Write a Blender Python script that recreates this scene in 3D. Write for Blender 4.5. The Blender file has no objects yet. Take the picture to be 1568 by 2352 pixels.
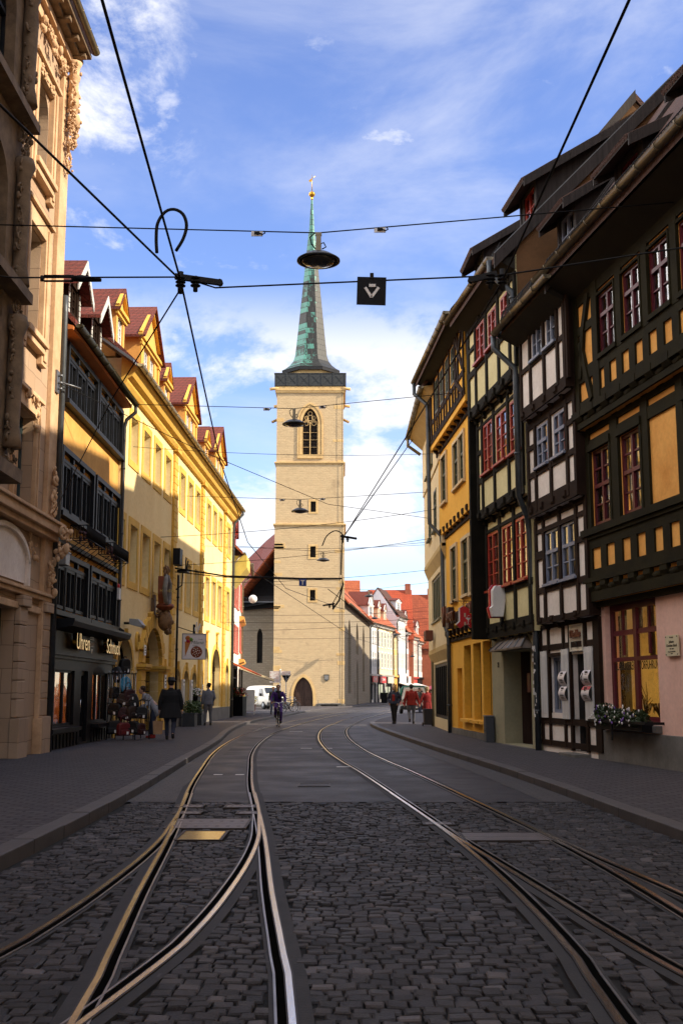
import bpy, math, random
from mathutils import Vector, Matrix, noise
R = math.radians
random.seed(7)
SC = bpy.context.scene
COL = SC.collection

# ------------------------------------------------------------------ camera, sky, sun, exposure
cam = bpy.data.objects.new('camera', bpy.data.cameras.new('camera'))
COL.objects.link(cam)
cam.location = (0, 0, 1.5)
cam.rotation_euler = (R(90 + 9.047), 0, 0)
cam.data.lens = 36 * 2600 / 2352
cam.data.sensor_width = 36
cam.data.clip_start = 0.1
cam.data.clip_end = 3000
SC.camera = cam
SUN_EL, SUN_AZ = 34.0, 106.0          # azimuth clockwise from +Y: the sun stands behind the camera, to the right
W = bpy.data.worlds.new('World')
SC.world = W
W.use_nodes = True
nt = W.node_tree
N, L = nt.nodes, nt.links
bg = N['Background']
sky = N.new('ShaderNodeTexSky')
sky.sky_type = 'NISHITA'
sky.sun_disc = False
sky.sun_elevation = R(SUN_EL)
sky.sun_rotation = R(SUN_AZ)
sky.air_density, sky.dust_density, sky.ozone_density = 1.0, 0.3, 3.0
bg.inputs[1].default_value = 0.12
tc = N.new('ShaderNodeTexCoord')


def wmath(op, a, b=None, c=None, clamp=False):
    n = N.new('ShaderNodeMath')
    n.operation = op
    n.use_clamp = clamp
    for i, s in enumerate((a, b, c)):
        if s is None:
            continue
        if isinstance(s, (int, float)):
            n.inputs[i].default_value = s
        else:
            L.new(s, n.inputs[i])
    return n.outputs[0]


def wnoise(vec, scale, detail, rough, dist=0.0, off=(0, 0, 0), stretch=(1, 1, 1)):
    m = N.new('ShaderNodeMapping')
    m.inputs['Location'].default_value = off
    m.inputs['Scale'].default_value = stretch
    L.new(vec, m.inputs['Vector'])
    n = N.new('ShaderNodeTexNoise')
    n.inputs['Scale'].default_value = scale
    n.inputs['Detail'].default_value = detail
    n.inputs['Roughness'].default_value = rough
    n.inputs['Distortion'].default_value = dist
    L.new(m.outputs[0], n.inputs['Vector'])
    return n.outputs[0]


def wrange(v, a, b, lo=0.0, hi=1.0):
    n = N.new('ShaderNodeMapRange')
    n.interpolation_type = 'SMOOTHSTEP'
    for i, q in zip((1, 2, 3, 4), (a, b, lo, hi)):
        n.inputs[i].default_value = q
    L.new(v, n.inputs[0])
    return n.outputs[0]


sep = N.new('ShaderNodeSeparateXYZ')
L.new(tc.outputs['Generated'], sep.inputs[0])
sx, sy, sz = sep.outputs
GEN = tc.outputs['Generated']
# cumulus low over the roofs, torn wisps higher up on the left, thin veils to the right
n1 = wnoise(GEN, 5.5, 9, .62, .25, (3.1, 1.7, .55), (1, 1, 1.9))
low = wrange(n1, .40, .56)
band = wmath('MULTIPLY', wrange(sz, .09, .15), wrange(sz, .36, .27))
low = wmath('MULTIPLY', low, band)
n2 = wnoise(GEN, 7.5, 10, .66, .3, (.35, 4.2, 2.35), (1, 1, 1.3))
mid = wrange(n2, .43, .64)
midb = wmath('MULTIPLY', wmath('MULTIPLY', wrange(sz, .40, .47), wrange(sz, .70, .56)), wrange(sx, -.10, -.16))
mid = wmath('MULTIPLY', mid, midb)
n3 = wnoise(GEN, 3.0, 7, .6, .4, (7.7, 2.1, 9.4), (1, 1, 2.6))
veil = wmath('MULTIPLY', wrange(n3, .40, .75), .42)
veil = wmath('MULTIPLY', veil, wrange(sx, -.22, .12, .45, 1.0))
n4 = wnoise(GEN, 14, 8, .6, .2, (5.3, 8.8, 1.2), (1, 1, 1.7))
puff = wmath('MULTIPLY', wrange(n4, .58, .74), wmath('MULTIPLY', wrange(sz, .2, .3), wrange(sz, .62, .45)))
# unseen bright cloud deck added overhead and behind the photographer to lift ambient light
n5 = wnoise(GEN, 2.6, 8, .6, .3, (2.2, 6.1, 3.3))
deck = wmath('MULTIPLY', wrange(n5, .36, .56), wmath('MAXIMUM', wrange(sz, .62, .78), wmath('MAXIMUM', wrange(sy, .45, .15), wrange(sx, .42, .6))))
cl = wmath('MAXIMUM', wmath('MAXIMUM', low, mid), wmath('MAXIMUM', veil, wmath('MULTIPLY', puff, .55)), clamp=True)
hs = N.new('ShaderNodeHueSaturation')
hs.inputs['Saturation'].default_value = 1.08
hs.inputs['Hue'].default_value = .517
hs.inputs['Value'].default_value = 1.0
L.new(sky.outputs[0], hs.inputs['Color'])
mx = N.new('ShaderNodeMix')
mx.data_type = 'RGBA'
L.new(cl, mx.inputs[0])
L.new(hs.outputs[0], mx.inputs[6])
mx.inputs[7].default_value = (4.3, 4.3, 4.45, 1)
mx2 = N.new('ShaderNodeMix')
mx2.data_type = 'RGBA'
L.new(deck, mx2.inputs[0])
L.new(mx.outputs[2], mx2.inputs[6])
mx2.inputs[7].default_value = (4.6, 4.6, 4.8, 1)
# unseen bright cloud bank added low in the west to light the right-hand houses
mx3 = N.new('ShaderNodeMix')
mx3.data_type = 'RGBA'
n6 = wnoise(GEN, 3.2, 7, .6, .3, (9.2, 1.1, 5.3))
L.new(wmath('MULTIPLY', wrange(n6, .33, .5), wmath('MULTIPLY', wrange(sx, -.36, -.5), wrange(sz, .04, .12))), mx3.inputs[0])
L.new(mx2.outputs[2], mx3.inputs[6])
mx3.inputs[7].default_value = (13.0, 12.6, 12.3, 1)
L.new(mx3.outputs[2], bg.inputs[0])

sun = bpy.data.objects.new('sun', bpy.data.lights.new('sun', 'SUN'))
COL.objects.link(sun)
sun.data.energy = 3.9
sun.data.angle = R(0.5)
sun.data.color = (1.0, .86, .66)
SD = Vector((math.sin(R(SUN_AZ)) * math.cos(R(SUN_EL)), math.cos(R(SUN_AZ)) * math.cos(R(SUN_EL)), math.sin(R(SUN_EL))))
sun.rotation_euler = SD.to_track_quat('Z', 'Y').to_euler()
sun.location = (30, -40, 40)
SC.view_settings.view_transform = 'Standard'
SC.view_settings.look = 'None'
SC.view_settings.exposure = 1.2
SC.view_settings.gamma = 1
SC.render.engine = 'CYCLES'
SC.cycles.max_bounces = 6
SC.cycles.transparent_max_bounces = 12


# ------------------------------------------------------------------ materials
def node_mat(name):
    m = bpy.data.materials.new(name)
    m.use_nodes = True
    t = m.node_tree
    return m, t, t.nodes['Principled BSDF']


def coords(t, mode='obj', scale=1.0):
    """Object-space coordinates; 'wall' folds x and y together so that brick courses run round corners."""
    c = t.nodes.new('ShaderNodeTexCoord')
    o = c.outputs['Object']
    if mode == 'wall':
        s = t.nodes.new('ShaderNodeSeparateXYZ')
        t.links.new(o, s.inputs[0])
        a = t.nodes.new('ShaderNodeMath')
        t.links.new(s.outputs[0], a.inputs[0])
        t.links.new(s.outputs[1], a.inputs[1])
        k = t.nodes.new('ShaderNodeCombineXYZ')
        t.links.new(a.outputs[0], k.inputs[0])
        t.links.new(s.outputs[2], k.inputs[1])
        o = k.outputs[0]
    return o


def ramp(t, fac, stops):
    r = t.nodes.new('ShaderNodeValToRGB')
    e = r.color_ramp.elements
    while len(e) < len(stops):
        e.new(.5)
    for q, (p, c) in zip(e, stops):
        q.position = p
        q.color = (*c, 1)
    t.links.new(fac, r.inputs[0])
    return r.outputs[0]


def tnoise(t, vec, scale, detail=6, rough=.6, stretch=None):
    if stretch:
        m = t.nodes.new('ShaderNodeMapping')
        m.inputs['Scale'].default_value = stretch
        t.links.new(vec, m.inputs['Vector'])
        vec = m.outputs[0]
    n = t.nodes.new('ShaderNodeTexNoise')
    n.inputs['Scale'].default_value = scale
    n.inputs['Detail'].default_value = detail
    n.inputs['Roughness'].default_value = rough
    t.links.new(vec, n.inputs['Vector'])
    return n.outputs[0]


def mixc(t, fac, a, b, mode='MIX'):
    m = t.nodes.new('ShaderNodeMix')
    m.data_type = 'RGBA'
    m.blend_type = mode
    for i, s in ((0, fac), (6, a), (7, b)):
        if isinstance(s, (int, float)):
            m.inputs[i].default_value = s
        elif isinstance(s, tuple):
            m.inputs[i].default_value = (*s, 1)
        else:
            t.links.new(s, m.inputs[i])
    return m.outputs[2]


def bump(t, b, h, strength, dist=.02):
    n = t.nodes.new('ShaderNodeBump')
    n.inputs['Strength'].default_value = strength
    n.inputs['Distance'].default_value = dist
    t.links.new(h, n.inputs['Height'])
    t.links.new(n.outputs[0], b.inputs['Normal'])


def M(name, c1, c2=None, scale=2.0, rough=.85, bumps=.25, bscale=60, metal=0.0, stretch=None, spec=.4, bdist=.01):
    m, t, b = node_mat(name)
    c2 = c2 or tuple(x * .72 for x in c1)
    o = coords(t)
    n = tnoise(t, o, scale, 8, .65, stretch)
    L_ = ramp(t, n, [(.30, c2), (.62, c1)])
    n2 = tnoise(t, o, scale * 11, 4, .6, stretch)
    L_ = mixc(t, .16, L_, ramp(t, n2, [(.35, tuple(x * .55 for x in c1)), (.65, tuple(min(1, x * 1.2) for x in c1))]))
    t.links.new(L_, b.inputs['Base Color'])
    b.inputs['Roughness'].default_value = rough
    b.inputs['Metallic'].default_value = metal
    b.inputs['Specular IOR Level'].default_value = spec
    if bumps:
        bump(t, b, tnoise(t, o, bscale, 5, .65, stretch), bumps, bdist)
    return m


def Mbrick(name, c1, c2, mort, bw, bh, mortar=.012, rough=.85, bumps=.5, offset=.5, vary=.5, mode='wall', blotch=None, wav=.35):
    m, t, b = node_mat(name)
    o = coords(t, mode)
    k = t.nodes.new('ShaderNodeTexBrick')
    k.offset = offset
    k.inputs['Scale'].default_value = 1.0
    k.inputs['Brick Width'].default_value = bw
    k.inputs['Row Height'].default_value = bh
    k.inputs['Mortar Size'].default_value = mortar
    k.inputs['Mortar Smooth'].default_value = .3
    k.inputs['Bias'].default_value = 0
    for i, c in (('Color1', c1), ('Color2', c2), ('Mortar', mort)):
        k.inputs[i].default_value = (*c, 1)
    # a little waviness so the courses are not ruler-straight
    ad = t.nodes.new('ShaderNodeVectorMath')
    ad.operation = 'ADD'
    sc = t.nodes.new('ShaderNodeVectorMath')
    sc.operation = 'SCALE'
    nn = t.nodes.new('ShaderNodeTexNoise')
    nn.inputs['Scale'].default_value = .9 / bw
    t.links.new(o, nn.inputs['Vector'])
    t.links.new(nn.outputs['Color'], sc.inputs[0])
    sc.inputs['Scale'].default_value = bh * wav
    t.links.new(o, ad.inputs[0])
    t.links.new(sc.outputs[0], ad.inputs[1])
    t.links.new(ad.outputs[0], k.inputs['Vector'])
    ob = coords(t)
    col = mixc(t, vary, k.outputs['Color'], ramp(t, tnoise(t, ob, 1.6, 8, .65), [(.3, tuple(x * .6 for x in c1)), (.65, c2)]))
    if blotch:
        col = mixc(t, ramp(t, tnoise(t, ob, .55, 8, .7), [(.56, (0, 0, 0)), (.68, (.8, .8, .8))]), col, blotch)
    t.links.new(col, b.inputs['Base Color'])
    b.inputs['Roughness'].default_value = rough
    b.inputs['Specular IOR Level'].default_value = .3
    inv = t.nodes.new('ShaderNodeMath')
    inv.operation = 'MULTIPLY_ADD'
    t.links.new(k.outputs['Fac'], inv.inputs[0])
    inv.inputs[1].default_value = -1
    t.links.new(tnoise(t, ob, 30, 4), inv.inputs[2])
    bump(t, b, inv.outputs[0], bumps, .02)
    return m


def Mtile(name, c1, c2, tw=.22, th=.28, dark=(.06, .02, .015)):
    """Roof tiles: courses from the brick texture, rounded by its own bump."""
    return Mbrick(name, c1, c2, dark, tw, th, .02, .8, .9, .5, .45)


def Mglass(name, tint=(.85, .88, .9), f0=.12):
    m, t, b = node_mat(name)
    t.nodes.remove(b)
    tr = t.nodes.new('ShaderNodeBsdfTransparent')
    tr.inputs[0].default_value = (*tint, 1)
    gl = t.nodes.new('ShaderNodeBsdfGlossy')
    gl.inputs['Roughness'].default_value = .015
    gl.inputs['Color'].default_value = (.95, .95, .95, 1)
    wob = tnoise(t, coords(t), 2.6, 3, .5)
    bp = t.nodes.new('ShaderNodeBump')
    bp.inputs['Strength'].default_value = .08
    bp.inputs['Distance'].default_value = .05
    t.links.new(wob, bp.inputs['Height'])
    t.links.new(bp.outputs[0], gl.inputs['Normal'])
    fr = t.nodes.new('ShaderNodeFresnel')
    fr.inputs[0].default_value = 1.55
    ml = t.nodes.new('ShaderNodeMath')
    ml.operation = 'MULTIPLY_ADD'
    ml.use_clamp = True
    t.links.new(fr.outputs[0], ml.inputs[0])
    ml.inputs[1].default_value = 1.25
    ml.inputs[2].default_value = f0 - .05
    mx = t.nodes.new('ShaderNodeMixShader')
    t.links.new(ml.outputs[0], mx.inputs[0])
    t.links.new(tr.outputs[0], mx.inputs[1])
    t.links.new(gl.outputs[0], mx.inputs[2])
    t.links.new(mx.outputs[0], t.nodes['Material Output'].inputs[0])
    return m


def Memit(name, c, s):
    m, t, b = node_mat(name)
    b.inputs['Base Color'].default_value = (*c, 1)
    b.inputs['Emission Color'].default_value = (*c, 1)
    b.inputs['Emission Strength'].default_value = s
    return m


# ------------------------------------------------------------------ mesh building
class MB:
    def __init__(s):
        s.v, s.f, s.sm = [], [], []

    def add(s, vs, fs, sm=False):
        o = len(s.v)
        s.v += [tuple(p) for p in vs]
        s.f += [tuple(i + o for i in f) for f in fs]
        s.sm += [sm] * len(fs)
        return s

    def box(s, x0, x1, y0, y1, z0, z1):
        return s.add([(x, y, z) for z in (z0, z1) for x, y in ((x0, y0), (x1, y0), (x1, y1), (x0, y1))],
                     [(3, 2, 1, 0), (4, 5, 6, 7), (0, 1, 5, 4), (1, 2, 6, 5), (2, 3, 7, 6), (3, 0, 4, 7)])

    def quad(s, a, b, c, d):
        return s.add([a, b, c, d], [(0, 1, 2, 3)])

    def prism(s, poly, a0, a1, axis='y'):
        """poly in the two other axes (order x,z / y,z / x,y), extruded from a0 to a1."""
        def P(p, a):
            return {'y': (p[0], a, p[1]), 'x': (a, p[0], p[1]), 'z': (p[0], p[1], a)}[axis]
        n = len(poly)
        return s.add([P(p, a0) for p in poly] + [P(p, a1) for p in poly],
                     [tuple(range(n)), tuple(range(2 * n - 1, n - 1, -1))] + [(i, i + n, (i + 1) % n + n, (i + 1) % n) for i in range(n)])

    def beam(s, p, q, w, d, up=(0, 0, 1)):
        p, q = Vector(p), Vector(q)
        e = (q - p).normalized()
        u = Vector(up)
        if abs(e.dot(u)) > .98:
            u = Vector((0, 1, 0))
        a = e.cross(u).normalized() * (w / 2)
        b = a.cross(e).normalized() * (d / 2)
        c = [a + b, -a + b, -a - b, a - b]
        return s.add([p + k for k in c] + [q + k for k in c],
                     [(3, 2, 1, 0), (4, 5, 6, 7), (0, 1, 5, 4), (1, 2, 6, 5), (2, 3, 7, 6), (3, 0, 4, 7)])

    def tube(s, pts, r, n=8, caps=True, flat=1.0):
        pts = [Vector(p) for p in pts]
        m = len(pts)
        rr = r if isinstance(r, (list, tuple)) else [r] * m
        vs, up = [], None
        for i, p in enumerate(pts):
            e = (pts[min(i + 1, m - 1)] - pts[max(i - 1, 0)])
            e = e.normalized() if e.length > 1e-9 else Vector((0, 0, 1))
            if up is None:
                up = Vector((0, 0, 1)) if abs(e.z) < .95 else Vector((0, 1, 0))
            a = e.cross(up)
            a = a.normalized() if a.length > 1e-6 else e.orthogonal().normalized()
            b = a.cross(e).normalized()
            up = b
            for k in range(n):
                t = 2 * math.pi * k / n
                vs.append(p + (a * math.cos(t) + b * math.sin(t) * flat) * rr[i])
        fs = [(i * n + k, i * n + (k + 1) % n, (i + 1) * n + (k + 1) % n, (i + 1) * n + k) for i in range(m - 1) for k in range(n)]
        s.add(vs, fs, True)
        if caps:
            o = len(s.v) - m * n
            s.f += [tuple(o + k for k in range(n - 1, -1, -1)), tuple(o + (m - 1) * n + k for k in range(n))]
            s.sm += [False, False]
        return s

    def lathe(s, prof, c=(0, 0, 0), n=16, axis='z', sm=True):
        m = len(prof)
        vs = []
        for r, h in prof:
            for k in range(n):
                t = 2 * math.pi * k / n
                a, b = r * math.cos(t), r * math.sin(t)
                p = {'z': (a, b, h), 'y': (a, h, b), 'x': (h, a, b)}[axis]
                vs.append((p[0] + c[0], p[1] + c[1], p[2] + c[2]))
        fs = [(i * n + k, i * n + (k + 1) % n, (i + 1) * n + (k + 1) % n, (i + 1) * n + k) for i in range(m - 1) for k in range(n)]
        fs += [tuple(range(n - 1, -1, -1)), tuple((m - 1) * n + k for k in range(n))]
        return s.add(vs, fs, sm)

    def ball(s, c, r, n=10, m=7, sq=(1, 1, 1)):
        prof = [(math.sin(math.pi * i / m), -math.cos(math.pi * i / m)) for i in range(m + 1)]
        vs = [(c[0] + r * sq[0] * a * math.cos(2 * math.pi * k / n), c[1] + r * sq[1] * a * math.sin(2 * math.pi * k / n), c[2] + r * sq[2] * h)
              for a, h in prof for k in range(n)]
        fs = [(i * n + k, i * n + (k + 1) % n, (i + 1) * n + (k + 1) % n, (i + 1) * n + k) for i in range(m) for k in range(n)]
        return s.add(vs, fs, True)

    def halfpipe(s, x0, x1, y, z, r, n=7):
        """A hanging gutter along x, open at the top."""
        vs = []
        for x in (x0, x1):
            for rr in (r, r * .88):
                for k in range(n + 1):
                    t = math.pi + math.pi * k / n
                    vs.append((x, y + rr * math.cos(t), z + rr * math.sin(t)))
        q = n + 1
        fs = []
        for k in range(n):
            fs += [(k, k + 1, 2 * q + k + 1, 2 * q + k), (q + k + 1, q + k, 3 * q + k, 3 * q + k + 1)]
        fs += [(0, q, 3 * q, 2 * q), (n, 2 * q + n, 3 * q + n, q + n), tuple(range(q)), tuple(2 * q + k for k in range(n, -1, -1))]
        s.add(vs, fs, True)
        return s

    def build(s, name, m, parent=None, bevel=0, smooth=False, loc=None, rot=None):
        me = bpy.data.meshes.new(name)
        me.from_pydata(s.v, [], s.f)
        me.polygons.foreach_set('use_smooth', [True if smooth else q for q in s.sm])
        for q in (m if isinstance(m, (list, tuple)) else [m]):
            me.materials.append(q)
        me.update()
        o = bpy.data.objects.new(name, me)
        COL.objects.link(o)
        if parent is not None:
            o.parent = parent
        if loc:
            o.location = loc
        if rot:
            o.rotation_euler = rot
        if bevel:
            b = o.modifiers.new('bevel', 'BEVEL')
            b.width = bevel
            b.segments = 2
            b.limit_method = 'ANGLE'
        return o


def tag(o, label, cat, group=None, kind=None):
    if label:
        o['label'] = label
    if cat:
        o['category'] = cat
    if group:
        o['group'] = group
    if kind:
        o['kind'] = kind
    return o


def thing(name, label, cat, loc=(0, 0, 0), rz=0.0, group=None):
    o = bpy.data.objects.new(name, None)
    o.empty_display_size = .3
    COL.objects.link(o)
    o.location = loc
    o.rotation_euler = (0, 0, rz)
    return tag(o, label, cat, group)


def structure(name, mb, m, **k):
    return tag(mb.build(name, m, **k), None, None, None, 'structure')


def dup(root, loc=None, rz=None, label=None):
    r = root.copy()
    COL.objects.link(r)
    if loc is not None:
        r.location = loc
    if rz is not None:
        r.rotation_euler = (0, 0, rz)
    if label:
        r['label'] = label
    for ch in list(root.children):
        k = ch.copy()
        COL.objects.link(k)
        k.parent = r
        for g in list(ch.children):
            d = g.copy()
            COL.objects.link(d)
            d.parent = k
    return r


def text(s, size, m, name, parent=None, ext=.01, align='CENTER', sx=1.0, shear=0.0, loc=(0, 0, 0), rz=0.0, rx=None):
    """Raised lettering standing upright in the local x-z plane, readable from -y."""
    cu = bpy.data.curves.new(name, 'FONT')
    cu.body = s
    cu.size = size
    cu.extrude = ext
    cu.align_x = align
    cu.align_y = 'CENTER'
    cu.shear = shear
    o = bpy.data.objects.new(name, cu)
    me = bpy.data.meshes.new_from_object(o)
    bpy.data.objects.remove(o)
    for v in me.vertices:
        v.co.x *= sx
    me.materials.clear()
    me.materials.append(m)
    o = bpy.data.objects.new(name, me)
    COL.objects.link(o)
    o.location = loc
    o.rotation_euler = (R(90) if rx is None else rx, 0, rz)
    if parent is not None:
        o.parent = parent
    return o


# ------------------------------------------------------------------ architecture
def arc_pts(x0, x1, zs, zt, kind, n=10):
    """Arch outline from the left springing over the crown to the right springing."""
    c, h = (x0 + x1) / 2, (x1 - x0) / 2
    if kind == 'p':
        out = []
        for i in range(n + 1):
            t = i / n
            a = (math.pi / 2) * t
            out.append((x0 + h * (1 - math.cos(a)) ** .92 if False else x0 + h * (1 - math.cos(a * .86)) / (1 - math.cos(math.pi / 2 * .86)), zs + (zt - zs) * math.sin(a * .86) / math.sin(math.pi / 2 * .86)))
        return out + [(2 * c - x, z) for x, z in reversed(out[:-1])]
    return [(c - h * math.cos(math.pi * i / (2 * n)), zs + (zt - zs) * math.sin(math.pi * i / (2 * n))) for i in range(2 * n + 1)]


def wall(mb, x0, x1, z0, z1, y, holes=(), d=.22):
    """Front face of a wall at depth y with openings and their reveals. hole = (x0, x1, z0, z1[, 'r'|'p', rise])"""
    xs = sorted({x0, x1, *[q for h in holes for q in h[:2]]})
    zs = sorted({z0, z1, *[q for h in holes for q in h[2:4]]})
    xs = [x for x in xs if x0 <= x <= x1]
    zs = [z for z in zs if z0 <= z <= z1]
    for a, b in zip(xs, xs[1:]):
        for c, e in zip(zs, zs[1:]):
            mxx, mzz = (a + b) / 2, (c + e) / 2
            if any(h[0] < mxx < h[1] and h[2] < mzz < h[3] for h in holes):
                continue
            mb.quad((a, y, c), (b, y, c), (b, y, e), (a, y, e))
    for h in holes:
        a, b, c, e = h[:4]
        if len(h) > 4:
            zsp = e - h[5]
            pts = arc_pts(a, b, zsp, e, h[4])
            k = len(pts) // 2
            for i in range(k):
                mb.add([(a, y, e), (pts[i][0], y, pts[i][1]), (pts[i + 1][0], y, pts[i + 1][1])], [(0, 1, 2)])
            for i in range(k, len(pts) - 1):
                mb.add([(b, y, e), (pts[i][0], y, pts[i][1]), (pts[i + 1][0], y, pts[i + 1][1])], [(0, 1, 2)])
            out = [(b, c)] + list(reversed(pts)) + [(a, c)]
        else:
            out = [(b, c), (b, e), (a, e), (a, c)]
        out = out + [out[0]]
        for (px, pz), (qx, qz) in zip(out, out[1:]):
            mb.quad((px, y, pz), (qx, y, qz), (qx, y + d, qz), (px, y + d, pz))
    return mb


def window(par, x0, x1, z0, z1, y, fm, cols=2, rows=2, transom=None, fr=.05, bar=.03, curtain='sides', sill=None, casing=None, arch=None, name='window', glass=None, depth=.07, mid=.06):
    """A framed window: frame with mullions and bars, pane and curtains as sub-parts. y is the front of the frame."""
    mb = MB()
    y1 = y + depth
    if arch:
        zs = z1 - arch[1]
        pts = arc_pts(x0, x1, zs, z1, arch[0], 8)
        for (ax, az), (bx, bz) in zip(pts, pts[1:]):
            mb.beam((ax, y + depth / 2, az), (bx, y + depth / 2, bz), depth, fr * 1.6, (0, 0, 1) if abs(bx - ax) > 1e-4 else (1, 0, 0))
        mb.box(x0, x0 + fr, y, y1, z0, zs)
        mb.box(x1 - fr, x1, y, y1, z0, zs)
        mb.box(x0 + fr, x1 - fr, y, y1, z0, z0 + fr)
    else:
        mb.box(x0, x0 + fr, y, y1, z0, z1)
        mb.box(x1 - fr, x1, y, y1, z0, z1)
        mb.box(x0 + fr, x1 - fr, y, y1, z0, z0 + fr)
        mb.box(x0 + fr, x1 - fr, y, y1, z1 - fr, z1)
    a, b, c, e = x0 + fr, x1 - fr, z0 + fr, z1 - fr
    for i in range(1, cols):
        x = a + (b - a) * i / cols
        mb.box(x - mid / 2, x + mid / 2, y - .012, y1 - .01, c, e - (.02 if arch else 0))
    segs = [(c, e)]
    if transom:
        zt = c + (e - c) * transom
        mb.box(a, b, y - .02, y1 - .005, zt - .04, zt + .04)
        segs = [(c, zt - .04), (zt + .04, e)]
    for si, (s0, s1) in enumerate(segs):
        r = rows[si] if isinstance(rows, (list, tuple)) else rows
        for k in range(1, r):
            z = s0 + (s1 - s0) * k / r
            mb.box(a, b, y + .008, y1 - .02, z - bar / 2, z + bar / 2)
    if sill:
        mb.box(x0 - .06, x1 + .06, y - sill, y + .02, z0 - .06, z0 - .002)
    w = mb.build(name, fm, par)
    if casing:
        cm, cw, cy = casing
        k = MB()
        k.box(x0 - cw, x0, cy, y + .01, z0 - cw, z1 + cw)
        k.box(x1, x1 + cw, cy, y + .01, z0 - cw, z1 + cw)
        k.box(x0, x1, cy + .003, y + .01, z1, z1 + cw)
        k.box(x0 - .02, x1 + .02, cy - .05, y + .01, z0 - cw * .8, z0 - .002)
        k.build('casing', cm, w)
    p = MB()
    ym = y + depth * .55
    if arch:
        p.add([(q[0], ym, q[1]) for q in [(x1, z0)] + list(reversed(pts)) + [(x0, z0)]], [tuple(range(len(pts) + 2))])
    else:
        p.quad((a, ym, c), (b, ym, c), (b, ym, e), (a, ym, e))
    p.build('pane', glass or GLASS, w)
    if curtain:
        k = MB()
        ww = (b - a)
        spans = [(a, a + ww * .20), (b - ww * .20, b)] if curtain == 'sides' else [(a, b)]
        if curtain == 'cols':
            spans = []
            for i in range(cols):
                q0, q1 = a + ww * i / cols, a + ww * (i + 1) / cols
                spans += [(q0 + .02, q0 + (q1 - q0) * .34)]
        top = e - (arch[1] * .6 if arch else 0)
        for s0, s1 in spans:
            n = max(4, int((s1 - s0) / .035))
            vs = []
            for i in range(n + 1):
                xx = s0 + (s1 - s0) * i / n
                yy = y + depth + .10 + .018 * math.sin(i * 2.1 + s0 * 9) + random.uniform(-.006, .006)
                vs += [(xx, yy, c + .01), (xx, yy, top)]
            k.add(vs, [(2 * i, 2 * i + 2, 2 * i + 3, 2 * i + 1) for i in range(n)], True)
        k.build('curtain', CURTAIN, w)
    return w


def shell(mb, x0, x1, y0, y1, z0, z1, front=False):
    """Side and back walls (and floor-less) of a hollow building body."""
    mb.quad((x0, y1, z0), (x0, y0, z0), (x0, y0, z1), (x0, y1, z1))
    mb.quad((x1, y0, z0), (x1, y1, z0), (x1, y1, z1), (x1, y0, z1))
    mb.quad((x1, y1, z0), (x0, y1, z0), (x0, y1, z1), (x1, y1, z1))
    if front:
        mb.quad((x0, y0, z0), (x1, y0, z0), (x1, y0, z1), (x0, y0, z1))
    return mb


def gable_roof(par, x0, x1, y0, z0, yr, zr, y1, z1, m, th=.16, name='roof'):
    """Ridge parallel to the street: eave (y0,z0), ridge (yr,zr), back eave (y1,z1)."""
    mb = MB()
    mb.prism([(y0, z0), (yr, zr), (y1, z1), (y1, z1 - th), (yr, zr - th * 1.4), (y0, z0 - th)], x0, x1, 'x')
    return mb.build(name, m, par)


def gable_wall(mb, x, y0, z0, yr, zr, y1, z1):
    return mb.add([(x, y0, z0), (x, y1, z1), (x, yr, zr)], [(0, 1, 2)])


def rects(mb, y, dep, *rs):
    """Timber pieces (x0, x1, z0, z1) standing proud from y-dep to y."""
    for i, (a, b, c, e) in enumerate(rs):
        j = (i % 5) * .0017
        mb.box(a, b, y - dep - j, y + .02, c, e)
    return mb


def brackets(mb, x0, x1, step, y, out, z0, z1, w=.2):
    n = int((x1 - x0) / step)
    for i in range(n + 1):
        x = x0 + i * step
        if x + w > x1:
            break
        h = z1 - z0
        mb.prism([(y + .02, z0), (y + .02, z1), (y - out, z1), (y - out, z1 - h * .35), (y - out * .8, z1 - h * .55), (y - out * .45, z1 - h * .62), (y - out * .3, z0 + h * .12)], x, x + w, 'x')
    return mb


def gutter(par, x0, x1, y, z, m, r=.085, name='gutter'):
    mb = MB()
    mb.halfpipe(x0, x1, y, z, r)
    k = int((x1 - x0) / .8)
    for i in range(k + 1):
        x = x0 + .1 + i * .8
        if x < x1 - .05:
            mb.tube([(x, y + (r + .006) * math.cos(t), z + (r + .006) * math.sin(t)) for t in [math.pi + math.pi * j / 6 for j in range(7)]], .012, 5)
    return mb.build(name, m, par)


def snow_guard(par, x0, x1, y, z, m, h=.28, slope=1.2):
    mb = MB()
    dy = h * .35
    for zz in (.08, h):
        mb.tube([(x0, y + dy * zz / h, z + zz), (x1, y + dy * zz / h, z + zz)], .012, 5)
    n = int((x1 - x0) / .13)
    for i in range(n + 1):
        x = x0 + i * (x1 - x0) / n
        mb.tube([(x, y, z), (x, y + dy, z + h)], .008 if i % 6 else .016, 4)
    return mb.build('snow_guard', m, par)


def pipe_down(par, pts, m, r=.055, name='downpipe'):
    mb = MB()
    mb.tube(pts, r, 10)
    p = [Vector(q) for q in pts]
    z = p[-1].z + 1.0
    while z < p[0].z:
        for a, b in zip(p, p[1:]):
            if abs(a.x - b.x) < .02 and abs(a.y - b.y) < .02 and min(a.z, b.z) < z < max(a.z, b.z):
                mb.lathe([(r + .013, z - .03), (r + .013, z + .03)], (a.x, a.y, 0), 10)
        z += 2.1
    return mb.build(name, m, par)
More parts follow.
